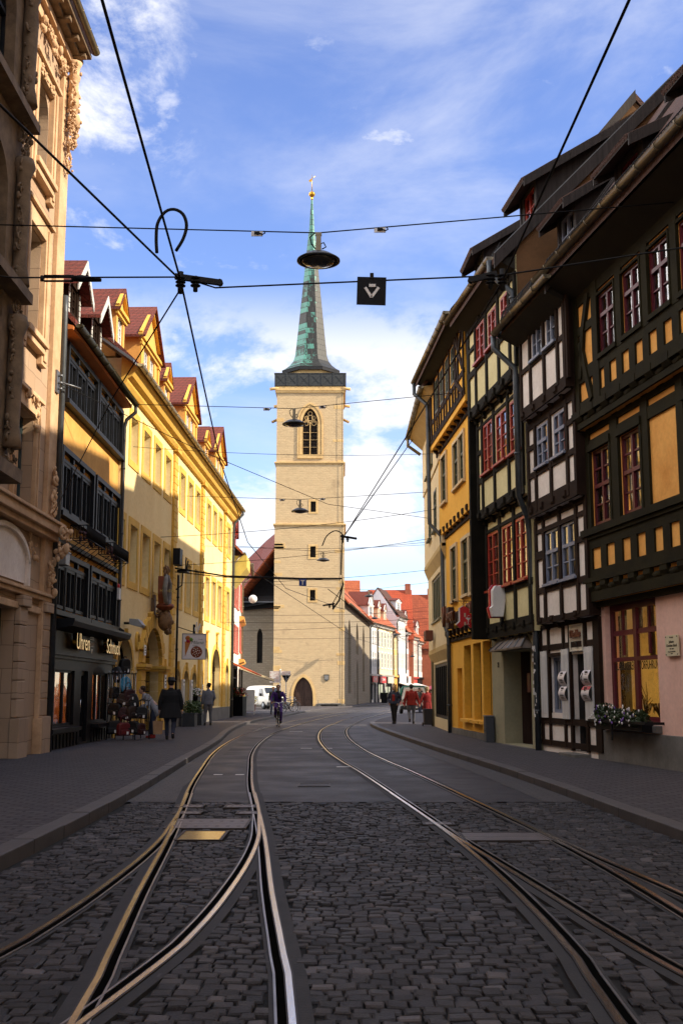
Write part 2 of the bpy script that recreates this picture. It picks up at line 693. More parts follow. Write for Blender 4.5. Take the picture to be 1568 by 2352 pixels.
# ------------------------------------------------------------------ palette
GLASS = Mglass('window_glass')
GLASS_DARK = Mglass('dark_glass', (.25, .27, .3), .2)
CURTAIN = M('curtain_cloth', (.72, .71, .68), (.55, .54, .52), 8, .9, 0)
SAND = M('sandstone', (.60, .40, .24), (.38, .23, .12), 1.3, .9, .3, 40)
SANDB = Mbrick('sandstone_ashlar', (.50, .36, .25), (.38, .26, .17), (.12, .08, .05), 1.15, .52, .012, .9, .3, .5, .55)
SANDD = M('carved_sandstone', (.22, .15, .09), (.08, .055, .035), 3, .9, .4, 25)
BLACKP = M('black_paint', (.006, .006, .008), (.003, .003, .004), 3, .5, .1, 40, spec=.12)
ANTH = M('anthracite_frame', (.008, .009, .012), (.004, .005, .006), 3, .5, .1, 40, spec=.15)
OCHRE = M('ochre_render', (.66, .37, .10), (.50, .25, .05), 1.1, .9, .3, 55, stretch=(1, 1, .5))
YEL = M('yellow_render', (.80, .63, .32), (.72, .53, .24), .7, .92, .25, 60)
YELT = M('yellow_stone_trim', (.66, .41, .08), (.54, .31, .05), 1.2, .9, .25, 60)
ORNG = M('orange_render', (.72, .38, .10), (.64, .31, .07), 1.5, .9, .2, 60)
REDT = Mtile('red_roof_tile', (.20, .045, .03), (.13, .03, .022), .2, .17)
BROWNT = Mtile('brown_roof_tile', (.10, .045, .03), (.06, .03, .022), .22, .26)
ORT = Mtile('orange_roof_tile', (.46, .13, .055), (.32, .08, .035), .24, .30)
ZINC = M('zinc', (.20, .21, .23), (.12, .13, .14), 2, .45, .12, 30, .7)
GUTM = M('gutter_zinc', (.24, .20, .13), (.14, .11, .07), 2.5, .42, .12, 30, .6)
PIPE = M('pipe_zinc', (.085, .095, .105), (.04, .045, .05), 2, .5, .12, 30, .6)
WBEAM = M('dark_oak', (.013, .011, .007), (.005, .004, .003), 1.5, .85, .6, 22, spec=.12)
OBEAM = M('olive_oak', (.020, .016, .005), (.008, .006, .002), 1.5, .85, .6, 22, spec=.12)
BBEAM = M('brown_oak', (.026, .013, .008), (.011, .006, .004), 1.5, .85, .6, 22, spec=.12)
BOARD = M('weathered_board', (.040, .031, .029), (.010, .008, .007), 2.2, .85, .7, 14, stretch=(5, 5, .35))
P_OR = M('orange_panel', (.84, .42, .10), (.66, .27, .045), 1.3, .9, .3, 35)
P_WH = M('white_panel', (.82, .75, .69), (.66, .57, .50), 1.3, .92, .25, 45)
P_GR = M('pale_green_panel', (.70, .62, .34), (.56, .48, .23), 1.3, .92, .25, 45)
P_PK = M('pink_render', (.76, .48, .39), (.66, .39, .31), 1.0, .92, .3, 60)
P_YE = M('egg_yellow_render', (.82, .44, .05), (.74, .36, .03), 1.0, .9, .3, 50)
P_CR = M('cream_render', (.70, .58, .36), (.60, .48, .27), 1.0, .9, .25, 50)
BRWN = M('brown_rough_render', (.15, .075, .03), (.10, .05, .02), 1.5, .95, .8, 30)
PLINTH = M('grey_plinth', (.16, .15, .14), (.08, .075, .065), 1.6, .95, .5, 40)
CRIM = M('crimson_frame', (.095, .004, .014), (.06, .002, .008), 4, .45, .08, 60)
VERM = M('vermilion_frame', (.36, .03, .014), (.26, .02, .01), 4, .45, .08, 60)
BLUG = M('blue_grey_frame', (.20, .23, .31), (.15, .17, .24), 4, .5, .08, 60)
OLIV = M('olive_frame', (.07, .075, .03), (.045, .05, .02), 4, .5, .08, 60)
WHITF = M('white_frame', (.74, .74, .73), (.64, .64, .63), 4, .5, .05, 60)
TOWER = Mbrick('tower_stone', (.68, .52, .31), (.46, .34, .20), (.60, .45, .26), .48, .19, .03, .95, .5, .5, .7, blotch=(.34, .25, .15), wav=1.1)
NAVE = Mbrick('nave_rubble', (.36, .32, .25), (.24, .20, .15), (.18, .15, .11), .5, .2, .03, .95, .6, .5, .65)
TRIMST = M('tower_dressed_stone', (.60, .42, .19), (.44, .28, .12), 1.2, .92, .3, 30)
SLATE = Mtile('black_slate', (.028, .03, .036), (.018, .019, .023), .3, .24, (.01, .01, .012))
IRON = M('black_iron', (.007, .007, .008), (.004, .004, .005), 6, .55, .1, 60, spec=.2)
WIREM = M('wire_black', (.006, .006, .007), (.004, .004, .005), 6, .6, 0, spec=.15)
STEEL = M('polished_rail', (.70, .70, .72), (.42, .41, .42), 1.2, .16, .15, 30, 1.0, stretch=(9, .3, 1))
RUSTY = M('rail_side', (.05, .04, .035), (.02, .017, .015), 5, .55, .2, 60, .7)
DULL = M('dull_steel', (.34, .33, .33), (.16, .15, .15), 2, .35, .15, 30, .9)
GROOVE = M('rail_groove', (.004, .004, .004), (.002, .002, .002), 5, .9, 0, spec=.0)
BITU = M('bitumen_strip', (.022, .021, .024), (.010, .010, .012), 3, .75, .5, 40)
GOLD = M('gilded', (.78, .42, .06), (.62, .30, .03), 3, .22, .05, 30, 1.0)
WOODD = M('brown_door_wood', (.050, .022, .013), (.026, .011, .007), 3, .6, .4, 20, stretch=(6, 6, .5))
WHITEP = M('white_plate', (.70, .69, .68), (.62, .61, .60), 3, .5, 0)
INK = M('black_ink', (.012, .012, .012), (.010, .010, .010), 3, .6, 0)
INKR = M('red_ink', (.45, .03, .03), (.40, .025, .025), 3, .5, 0)
REDP = M('red_sign_paint', (.52, .012, .014), (.44, .010, .011), 2, .4, .05, 40)
BROWNL = M('brown_letter', (.16, .045, .02), (.10, .028, .012), 4, .5, .1, 40)
LEAF = M('leaf_green', (.055, .095, .018), (.025, .05, .010), 9, .6, 0)
LEAFD = M('leaf_dark_green', (.030, .052, .014), (.014, .028, .008), 9, .6, 0)
PETW = M('white_petal', (.78, .76, .74), (.66, .64, .64), 9, .7, 0)
PETV = M('violet_petal', (.20, .10, .42), (.14, .06, .30), 9, .7, 0)
PETY = M('yellow_petal', (.70, .50, .03), (.6, .4, .02), 9, .7, 0)
RUBBER = M('rubber', (.016, .016, .016), (.010, .010, .010), 9, .8, .2, 60)
CHROME = M('chrome', (.6, .6, .62), (.5, .5, .52), 3, .2, 0, 60, 1.0)
DARKIN = M('dark_interior', (.012, .011, .010), (.008, .007, .007), 3, .9, 0)


# ------------------------------------------------------------------ ground
def spline(pts, step=.6):
    P = [Vector(p) for p in pts]
    P = [P[0] * 2 - P[1]] + P + [P[-1] * 2 - P[-2]]
    out = []
    for i in range(1, len(P) - 2):
        a, b, c, d = P[i - 1:i + 3]
        n = max(2, int((c - b).length / step))
        for k in range(n):
            t = k / n
            out.append(.5 * ((2 * b) + (c - a) * t + (2 * a - 5 * b + 4 * c - d) * t * t + (3 * b - 3 * c + d - a) * t ** 3))
    out.append(P[-2])
    return out


def offset(pts, d):
    """Shift a ground polyline d metres to its right."""
    out = []
    for i, p in enumerate(pts):
        e = (pts[min(i + 1, len(pts) - 1)] - pts[max(i - 1, 0)]).normalized()
        out.append(Vector((p.x + e.y * d, p.y - e.x * d)))
    return out


def strip(mb, a, b, z):
    n = len(a)
    return mb.add([(p.x, p.y, z) for p in a] + [(p.x, p.y, z) for p in b], [(i, i + n, i + n + 1, i + 1) for i in range(n - 1)])


def ribbon(mb, pts, o0, o1, z0, z1):
    """A bar following a ground line, from offset o0 to o1 and z0 to z1."""
    a, b = offset(pts, o0), offset(pts, o1)
    n = len(pts)
    vs = [(p.x, p.y, z) for z in (z0, z1) for q in (a, b) for p in q]
    fs = []
    for i in range(n - 1):
        A, B, C, D = i, n + i, 2 * n + i, 3 * n + i
        fs += [(C, D, D + 1, C + 1), (A, C, C + 1, A + 1), (D, B, B + 1, D + 1)]
    fs += [(0, n, 3 * n, 2 * n), (n - 1, 3 * n - 1, 4 * n - 1, 2 * n - 1)]
    return mb.add(vs, fs)


KERB_L = spline([(-3.0, -14), (-2.95, 2), (-2.93, 9), (-2.93, 13), (-3.02, 17.5), (-3.25, 23.7), (-3.62, 34), (-4.15, 43), (-4.42, 52), (-4.26, 61), (-3.5, 72), (-2.4, 90), (.6, 114.5), (4.6, 136), (9.6, 160), (18.5, 192), (30, 225)])
KERB_R = spline([(3.6, -14), (3.56, 6), (3.45, 11.8), (3.37, 13.6), (3.27, 16.9), (3.0, 21.9), (2.43, 29.9), (1.78, 40.2), (1.36, 49), (1.34, 54), (1.7, 59.5), (2.54, 66), (4.5, 78), (9, 98), (14.5, 120), (20, 142), (30, 180), (40, 215)])
A_L = spline([(-.75, -8), (-.92, 0), (-1.23, 5.5), (-1.33, 6.73), (-1.53, 8.88), (-1.76, 11.67), (-2.01, 14.36), (-2.44, 18.71), (-2.82, 23.5), (-3.14, 27.86), (-3.38, 33), (-3.48, 38.8), (-3.42, 44.5), (-3.2, 50), (-2.42, 62.5), (-1.3, 75), (-.12, 87), (2.3, 107), (5.3, 128), (9.9, 150), (17, 178), (27, 210)])
E_L = spline([(1.1, -8), (1.22, 0), (1.28, 5.53), (1.34, 6.74), (1.33, 8.66), (1.23, 11.2), (.97, 14.8), (.36, 21.85), (-.01, 25.5), (-.42, 30.6), (-.76, 38.2), (-.78, 47), (-.35, 55.4), (.77, 69.6), (4.1, 97.4), (8.2, 122), (13.6, 147), (22, 180), (32, 212)])
C_L = spline([(-2.30, 17.4), (-2.14, 15.75), (-2.045, 14.7), (-1.95, 13.4), (-1.86, 12.0), (-1.83, 10.4), (-1.86, 8.7), (-1.92, 7.55), (-2.0, 6.8), (-2.3, 5.0), (-2.8, 3.0), (-4.2, 0)], .3)
G_L = spline([(.74, 17.4), (.90, 15.6), (1.02, 14.2), (1.15, 12.7), (1.3, 11.2), (1.53, 9.03), (1.69, 7.44), (1.85, 6.25), (2.2, 4.5), (2.9, 2), (3.8, 0)], .3)
C_L.reverse()
G_L.reverse()

ASPH, t, b = node_mat('asphalt')
o = coords(t)
col = ramp(t, tnoise(t, o, .5, 8, .72, (1.8, .3, 1)), [(.38, (.021, .0195, .0225)), (.7, (.038, .035, .038))])
col = mixc(t, .35, col, ramp(t, tnoise(t, o, 160, 3, .7), [(.3, (.012, .012, .014)), (.7, (.075, .07, .075))]))
t.links.new(col, b.inputs['Base Color'])
t.links.new(ramp(t, tnoise(t, o, .8, 5, .6), [(.3, (.45, .45, .45)), (.7, (.68, .68, .68))]), b.inputs['Roughness'])
b.inputs['Specular IOR Level'].default_value = .25
bump(t, b, tnoise(t, o, 180, 3, .7), .5, .006)

SETT, t, b = node_mat('granite_sett')
o = coords(t)
g = t.nodes.new('ShaderNodeNewGeometry')
col = ramp(t, g.outputs['Random Per Island'], [(0, (.005, .005, .006)), (.35, (.015, .014, .0175)), (.72, (.030, .027, .030)), (.93, (.056, .050, .052)), (.98, (.13, .115, .12))])
col = mixc(t, .5, col, ramp(t, tnoise(t, o, 90, 4, .7), [(.3, (.008, .008, .010)), (.7, (.062, .060, .066))]))
t.links.new(col, b.inputs['Base Color'])
t.links.new(ramp(t, tnoise(t, o, 2.2, 5, .6), [(.3, (.45, .45, .45)), (.7, (.7, .7, .7))]), b.inputs['Roughness'])
b.inputs['Specular IOR Level'].default_value = .22
bump(t, b, tnoise(t, o, 55, 5, .7), .7, .012)
JOINT = M('sett_joint', (.006, .0055, .006), (.003, .003, .003), 4, .95, .5, 50)
PAVE = Mbrick('pavement_blocks', (.095, .085, .093), (.050, .045, .052), (.006, .005, .007), .24, .16, .024, .7, .8, .5, .4, 'obj')
PLAZA = Mbrick('plaza_setts', (.17, .145, .13), (.12, .105, .10), (.045, .04, .04), .13, .12, .014, .75, .8, .5, .5, 'obj')
KERBM = M('granite_kerb', (.075, .068, .070), (.045, .041, .044), 1.4, .6, .5, 50)

mb = MB()
mb.quad((-600, -300, -.06), (600, -300, -.06), (600, 900, -.06), (-600, 900, -.06))
structure('ground', mb, PLAZA)
kl = [p for p in KERB_L]
kr = [p for p in KERB_R]
mb = MB()
al = [p for p in kl if p.y > 16.1]
ar = [p for p in kr if p.y > 16.1]
rs = random.Random(2)
al = [Vector((3.29 - i * .157, 16.12 + rs.uniform(-.05, .05))) for i in range(1, 40)] + [Vector((-2.99, 16.1))] + al
ar = [Vector((3.29, 16.1))] + ar
n = min(len(al), len(ar))
poly = al + list(reversed(ar))
mb.add([(p.x, p.y, 0) for p in poly], [tuple(reversed(range(len(poly))))])
structure('asphalt_road', mb, ASPH)
# pavements: from the kerb back under the house fronts
for nm, k, s in (('pavement_left', kl, -1), ('pavement_right', kr, 1)):
    mb = MB()
    inner = offset(k, .22 * s)
    outer = [Vector(((-16 if s < 0 else 14) + (0 if p.y < 60 else (p.y - 60) * .34 * (1 if s > 0 else (.0 if p.y < 112 else .55))), p.y)) for p in k]
    if s < 0:
        strip(mb, outer, inner, .105)
    else:
        strip(mb, inner, outer, .105)
    structure(nm, mb, PAVE if s > 0 else PAVE)
    mb = MB()
    for i in range(0, len(k) - 2, 2):          # single kerb stones with open joints
        q = [k[i] + (k[i + 1] - k[i]).normalized() * .006, k[i + 1], k[i + 2] - (k[i + 2] - k[i + 1]).normalized() * .006]
        jz = random.uniform(-.004, .004)
        ribbon(mb, q, 0 if s > 0 else -.22, .22 if s > 0 else 0, -.05, .118 + jz)
    structure('kerb', mb, KERBM, bevel=.012)
    mb = MB()
    q = [p for p in k if 15.9 < p.y < 100]
    a, c = offset(q, -.02 * s), offset(q, -.52 * s)
    strip(mb, *((a, c) if s < 0 else (c, a)), .004)
    structure('gutter_strip', mb, Mbrick('gutter_blocks', (.075, .07, .072), (.055, .052, .055), (.02, .018, .02), .22, .16, .014, .6, .7, .5, .4, 'obj') if s < 0 else bpy.data.materials['gutter_blocks'])

RAILS = [A_L, offset(A_L, 1.0), E_L, offset(E_L, 1.0), C_L, offset(C_L, 1.0), G_L, offset(G_L, 1.0)]
PLATES = [(-1.98, -1.06, 12.95, 13.95), (-1.72, -1.22, 11.95, 12.75), (.93, 1.3, 13.3, 13.6), (1.25, 2.25, 11.9, 12.6),
          (-2.1, -1.75, 14.45, 14.8), (-1.32, -1.02, 14.45, 14.8), (-2.2, -1.82, 15.25, 15.65), (-1.55, -1.12, 15.25, 15.65)]


def near_rail(x, y, lim):
    for r in RAILS:
        for p, q in zip(r[::1], r[1:]):
            if min(p.y, q.y) - .3 <= y <= max(p.y, q.y) + .3:
                d = q - p
                t_ = max(0, min(1, ((x - p.x) * d.x + (y - p.y) * d.y) / d.length_squared))
                if (x - p.x - d.x * t_) ** 2 + (y - p.y - d.y * t_) ** 2 < lim * lim:
                    return True
    return False


def edge_x(k, y):
    for p, q in zip(k, k[1:]):
        if p.y <= y <= q.y:
            return p.x + (q.x - p.x) * (y - p.y) / (q.y - p.y)
    return k[0].x


mb = MB()
rs = random.Random(3)
y = 2.6
row = 0
while y < 16.1:
    h = rs.uniform(.10, .122)
    xl, xr = edge_x(kl, y) + (.05 if y < 16 else 0), edge_x(kr, y) - .03
    x = xl + rs.uniform(0, .1)
    while x < xr:
        w = rs.uniform(.085, .13)
        cx, cy = x + w / 2, y + h / 2
        # the courses sag and bow a little across the carriageway
        cy += .05 * math.sin(cx * 1.1 + y * .35) + .22 * max(0, cx + .1) * math.sin(min(1.2, max(0, cx) * .55)) * .55
        if cy < 16.08 and not near_rail(cx, cy, .115) and not any(p[0] - .05 < cx < p[1] + .05 and p[2] - .05 < cy < p[3] + .05 for p in PLATES):
            z = rs.uniform(-.006, .006) - (.008 if rs.random() < .08 else 0)
            tx, ty = rs.uniform(-.004, .004), rs.uniform(-.004, .004)
            vs = []
            g_ = rs.uniform(.002, .007)
            for (e, zz) in ((g_, -.05), (g_, -.007), (g_ + .009, .001)):
                for sx_, sy_ in ((-1, -1), (1, -1), (1, 1), (-1, 1)):
                    j = rs.uniform(-.005, .005)
                    vs.append((cx + sx_ * (w / 2 - e) + j, cy + sy_ * (h / 2 - e) + j * .7, z + zz + tx * sx_ + ty * sy_))
            mb.add(vs, [(8, 9, 10, 11)] + [(a + k, a + (k + 1) % 4, a + 4 + (k + 1) % 4, a + 4 + k) for a in (0, 4) for k in range(4)])
        x += w
    y += h
    row += 1
structure('cobbled_road', mb, SETT)
mb = MB()
mb.quad((-3.3, -14, -.022), (3.7, -14, -.022), (3.5, 16.12, -.022), (-3.2, 16.12, -.022))
structure('cobble_bed', mb, JOINT)


NT = [0]


def track(label, left, right, cat='tram track'):
    dz = .0005 * NT[0]
    NT[0] += 1
    t_ = thing('tram_track', label, cat, (0, 0, 0), 0, 'tram tracks in the street')
    for pts, s in ((left, 1), (right, -1)):
        m1, m2, m3 = MB(), MB(), MB()
        ribbon(m1, pts, *sorted((-.020 * s, .014 * s)), -.03, .012 + dz)
        m5 = MB()
        ribbon(m5, pts, *sorted((-.031 * s, -.0205 * s)), -.03, .0105 + dz)
        ribbon(m5, pts, *sorted((.0145 * s, .022 * s)), -.03, .0105 + dz)
        ribbon(m2, pts, *sorted((.0225 * s, .066 * s)), -.03, .0042 + dz)
        ribbon(m3, pts, *sorted((.0665 * s, .080 * s)), -.03, .0100 + dz)
        r_ = m1.build('rail', STEEL, t_)
        m2.build('groove', GROOVE, r_)
        m3.build('guard_lip', DULL, r_)
        m5.build('rail_shoulder', RUSTY, r_)
        m4 = MB()
        ribbon(m4, pts, -.105, .105, -.04, .0012 + dz)
        m4.build('bedding', BITU, t_)
    return t_


track('pair of curved steel rails left of centre running on to the church', A_L, offset(A_L, 1.0))
track('pair of curved steel rails on the right side of the street', E_L, offset(E_L, 1.0))
track('short branch rails forking off to the left over the setts', C_L, offset(C_L, 1.0))
track('short branch rails forking off to the right over the setts', G_L, offset(G_L, 1.0))


PLATEM = M('cast_plate', (.15, .13, .128), (.09, .08, .08), 6, .5, .4, 90, .5)
WET = M('wet_plate', (.07, .065, .062), (.045, .04, .04), 2.5, .18, .05, 30, .3)


def plate(x0, x1, y0, y1, label, m=PLATEM, split=0, ribs=0):
    t_ = thing('track_cover', label, 'metal cover', ((x0 + x1) / 2, (y0 + y1) / 2, 0), 0)
    a, c = (x1 - x0) / 2, (y1 - y0) / 2
    k = MB()
    k.box(-a, a, -c, -c + .03, -.02, .012)
    k.box(-a, a, c - .03, c, -.02, .012)
    k.box(-a, -a + .03, -c + .03, c - .03, -.02, .012)
    k.box(a - .03, a, -c + .03, c - .03, -.02, .012)
    k.build('rim', RUSTY, t_)
    k = MB()
    ys = [-c + .035, *( [0 - .004] if split else []), c - .035]
    if split:
        k.box(-a + .035, a - .035, -c + .035, -.005, -.02, .009)
        k.box(-a + .035, a - .035, .005, c - .035, -.02, .009)
    else:
        k.box(-a + .035, a - .035, -c + .035, c - .035, -.02, .009)
    for i in range(ribs):
        x = -a + .1 + (2 * a - .2) * i / max(1, ribs - 1)
        for yy in (-c * .5, c * .5):
            k.box(x - .02, x + .02, yy - .05, yy + .05, .009, .013)
    k.build('lid', m, t_)
    return t_


plate(*PLATES[0], 'long ribbed steel cover between the rails of the left track', PLATEM, 1, 7)
plate(*PLATES[1], 'wet shiny steel cover just in front of the long ribbed one', WET)
plate(*PLATES[2], 'small square steel cover beside the left rail of the right track', PLATEM, 0, 2)
plate(*PLATES[3], 'broad dull steel cover between the rails of the right track', PLATEM, 1, 0)
plate(*PLATES[4], 'square ribbed cover behind the long one, at its left rail', PLATEM, 0, 2)
plate(*PLATES[5], 'square ribbed cover behind the long one, at its right rail', PLATEM, 0, 2)
plate(*PLATES[6], 'flat cover at the edge of the asphalt, by the left rail', PLATEM, 0, 3)
plate(*PLATES[7], 'flat cover at the edge of the asphalt, by the middle rail', PLATEM, 0, 3)
plate(-.70, -.18, 18.6, 19.2, 'dark rectangular manhole lid sunk in the asphalt between the tracks', ASPH)
mb = MB()
for x, y, w in ((-2.35, 21.3, .16), (-1.95, 21.3, .16), (-1.1, 31.2, .3), (-.55, 31.2, .3), (-2.0, 44.5, .5), (-.1, 23.5, .3)):
    mb.box(x, x + w, y, y + .12, -.01, .005)
structure('road_markings', mb, WHITEP)
# ------------------------------------------------------------------ houses on the left
def lumps(mb, x0, x1, z0, z1, y, n, r, seed, out=.12):
    """Carved foliage: many small rounded leaves and scrolls standing proud of the wall."""
    q = random.Random(seed)
    for i in range(n):
        x, z = q.uniform(x0, x1), q.uniform(z0, z1)
        rr = r * q.uniform(.6, 1.3)
        k = q.random()
        if k < .45:
            mb.ball((x, y - q.uniform(0, out), z), rr, 7, 5, (q.uniform(.5, 1), q.uniform(.6, 1), q.uniform(.7, 1.5)))
        else:
            a0, s = q.uniform(0, 6.28), q.choice((-1, 1))
            pts = [(x + rr * (1.6 - t * .18) * math.cos(a0 + s * t * .7), y - out * (.4 + t * .07), z + rr * (1.6 - t * .18) * math.sin(a0 + s * t * .7)) for t in range(8)]
            mb.tube(pts, [rr * .42 * (1 - t * .07) for t in range(8)], 6)
    return mb


def dormer(par, xc, hw, y, z0, ze, za, wm, rm, tm, fm, wins, depth=3.0, over=.16, pediment=False, name='dormer', boards=False):
    """A gabled dormer: walls, roof, window(s), trim; ridge runs into the main roof."""
    w = MB()
    x0, x1 = xc - hw, xc + hw
    hl = [(a, b, c, e) for a, b, c, e in wins]
    wall(w, x0, x1, z0, ze, y, hl, .12)
    w.add([(x0, y, ze), (x1, y, ze), (xc, y, za)], [(0, 1, 2)])
    w.quad((x0, y + depth, z0), (x0, y, z0), (x0, y, ze), (x0, y + depth, ze))
    w.quad((x1, y, z0), (x1, y + depth, z0), (x1, y + depth, ze), (x1, y, ze))
    d = w.build(name, wm, par)
    r = MB()
    s = (za - ze) / hw
    yo = y - over
    for sgn in (-1, 1):
        e = hw + over
        r.prism([(xc, za + .12), (xc + sgn * e, za + .12 - s * e), (xc + sgn * e, za + .02 - s * e), (xc, za + .02)][::-sgn], yo, y + depth, 'y')
    r.build('dormer_roof', rm, d)
    if boards:
        k = MB()
        for sgn in (-1, 1):
            e = hw + over
            n = 9
            for i in range(n):
                a, c = e * i / n, e * (i + .9) / n
                k.prism([(xc + sgn * a, za + .1 - s * a), (xc + sgn * c, za + .1 - s * c), (xc + sgn * c, za - .16 - s * c), (xc + sgn * a, za - .16 - s * a)][::-sgn], yo - .02, yo + .02, 'y')
        for side in (x0, x1):
            n = int((ze - z0) / .16)
            for i in range(n):
                k.box(side - .04, side + .06, y - .03, y - .005, z0 + i * .16, z0 + i * .16 + .13)
        k.build('shingle_edge', tm, d)
    elif tm:
        k = MB()
        k.box(x0 - over, x1 + over, y - .14, y + .02, ze - .14, ze - .02)
        k.box(x0 - over * .6, x1 + over * .6, y - .07, y + .02, ze - .26, ze - .14)
        for side in (-1, 1):
            k.beam((xc, y - .07, za - .02), (xc + side * (hw + over * .8), y - .07, ze - .02), .14, .12, (0, 1, 0))
            xx = xc + side * (hw - .13)
            if pediment:
                k.box(xx - .12, xx + .12, y - .06, y, z0, ze - .26)
                k.box(xx - .16, xx + .16, y - .1, y, ze - .38, ze - .26)
        for s_ in (x0 - .04, x1 - .0):
            k.box(s_ - (.06 if s_ < xc else 0), s_ + (.0 if s_ < xc else .1), y, y + depth * .7, ze - .14, ze - .02)
        k.build('dormer_trim', tm, d)
    for a, b, c, e in wins:
        window(d, a, b, c, e, y + .06, fm, 2, 3, fr=.06, bar=.025, curtain=None)
    return d


# --- carved sandstone town house, nearest on the left
L1 = thing('stone_town_house', 'tall carved sandstone town house with deep eaves, nearest on the left', 'town house', (-7.1, 27.26, 0), R(90))
holes = [(-2.9, -1.62, 13.6, 15.75, 'r', .62), (-3.05, -1.8, 9.6, 12.02), (-3.2, -1.78, 5.62, 7.75), (-5.4, -2.62, .1, 3.3)]
for k_ in (-8.2, -12.2):
    holes += [(k_, k_ + 1.3, 9.6, 12), (k_, k_ + 1.3, 5.7, 7.8)]
mb = MB()
wall(mb, -14, 0, 0, 17.8, 0, holes, .38)
shell(mb, -14, 0, 0, 10, 0, 17.8)
mb.build('wall', SANDB, L1)
mb = MB()
mb.box(-.72, -.002, -.11, 0, 0.9, 17.1)              # corner pilaster
mb.box(-.8, .0, -.2, 0, .0, .9)
for x0, x1, z0, z1, o_ in ((-3.3, -1.25, 13.1, 16.05, .13), (-3.42, -1.34, 9.05, 12.45, .13), (-3.45, -1.5, 5.55, 8.12, .1)):
    i = holes[[13.1, 9.05, 5.55].index(z0)]
    mb.build('corner_pilaster' if z0 > 13 else 'window_surround', SAND, L1, .012)
    mb = MB()
    mb.box(x0, i[0] - .03, -o_, 0, z0, z1)
    mb.box(i[1] + .03, x1, -o_, 0, z0, z1)
    mb.box(i[0] - .03, i[1] + .03, -o_ + .004, 0, i[3] + .03, z1)
    mb.box(x0 - .05, x1 + .05, -o_ - .08, -.001, z1 + .002, z1 + .1)
    if z0 > 6:
        mb.box(i[0] - .2, i[1] + .2, -o_ - .12, 0, i[2] - .16, i[2] - .02)
        mb.box(i[0] - .12, i[1] + .12, -o_ - .05, 0, i[2] - .32, i[2] - .161)
    mb.box(x0 + .1, i[0] - .13, -o_ - .035, -o_ - .001, z0 + .1, z1 - .1)
    mb.box(i[1] + .13, x1 - .1, -o_ - .035, -o_ - .001, z0 + .1, z1 - .1)
mb.build('window_surround', SAND, L1, .012)
mb = MB()
mb.box(-14, .05, -.34, 0, 5.24, 5.44)
mb.box(-14, .02, -.24, 0, 5.1, 5.238)
mb.box(-14, .1, -.4, 0, 5.442, 5.52)
mb.box(-14, .0, -.14, 0, 3.62, 3.72)
mb.box(-14, .03, -.2, 0, 3.722, 3.8)
mb.box(-14, 0, -.08, 0, 3.3, 3.45)
mb.box(-14, -.73, -.1, 0, 17.1, 17.4)
mb.box(-14, .0, -.22, 0, 17.402, 17.62)
mb.build('cornice', SAND, L1, .015)
mb = MB()
for x in (-2.6, -.62):
    mb = MB()
    for k_ in range(6):
        mb.box(x - .02 + .02, x + .58 + .02, -.13, 0, .96 + k_ * .4, .96 + k_ * .4 + .385)
    mb.box(x - .06, x + .66, -.22, 0, 0, .945)
    mb.box(x - .03, x + .65, -.2, 0, 3.36, 3.6)
    mb.build('shop_pier', SANDB, L1, .02)
mb = MB()
mb.add([(p[0], -.03, p[1]) for p in [(-2.0, 3.9)] + list(reversed(arc_pts(-5.2, -2.0, 4.35, 4.95, 'r'))) + [(-5.2, 3.9)]], [tuple(range(23))])
pts = arc_pts(-5.25, -1.95, 4.35, 5.0, 'r')
for a_, b_ in zip(pts, pts[1:]):
    mb.beam((a_[0], -.06, a_[1]), (b_[0], -.06, b_[1]), .1, .1, (0, 0, 1))
mb.box(-2.0, -1.88, -.11, 0, 3.85, 4.4)
mb.build('arched_panel', P_WH, L1)
mb = MB()
lumps(mb, -3.2, -.75, 16.75, 17.15, -.1, 46, .07, 1)
lumps(mb, -.62, -.1, 15.1, 17.4, -.16, 190, .05, 2, .22)
lumps(mb, -.5, -.2, 14.5, 15.2, -.14, 30, .055, 3, .14)
mb.lathe([(.0, 16.1), (.13, 16.15), (.15, 16.4), (.12, 16.5), (.17, 16.56), (.12, 16.66), (.13, 17.0), (.17, 17.06), (.12, 17.12), (.15, 17.35), (.2, 17.45), (0, 17.5)], (-.36, -.26, 0), 12)
mb.ball((-.36, -.3, 15.85), .17, 12, 9, (1, 1, 1.25))
mb.ball((-.36, -.47, 15.82), .04, 7, 5, (.8, 1.2, 1.3))
lumps(mb, -.56, -.16, 15.6, 16.15, -.22, 40, .05, 41, .2)
lumps(mb, -2.9, -1.6, 15.75, 15.98, -.12, 16, .05, 4, .05)
lumps(mb, -2.95, -1.85, 8.0, 8.14, -.1, 14, .06, 5, .08)
lumps(mb, -2.0, -1.75, 7.5, 7.9, -.05, 6, .07, 15, .06)
lumps(mb, -.5, -.25, 5.6, 7.0, -.14, 34, .06, 6, .1)
lumps(mb, -.75, .0, 4.6, 5.35, -.32, 30, .08, 7, .28)
lumps(mb, -.55, -.2, 3.85, 4.6, -.16, 26, .07, 8, .1)
lumps(mb, -1.95, -1.2, 4.5, 5.05, -.05, 22, .05, 9, .05)
mb.build('carving', SAND, L1)
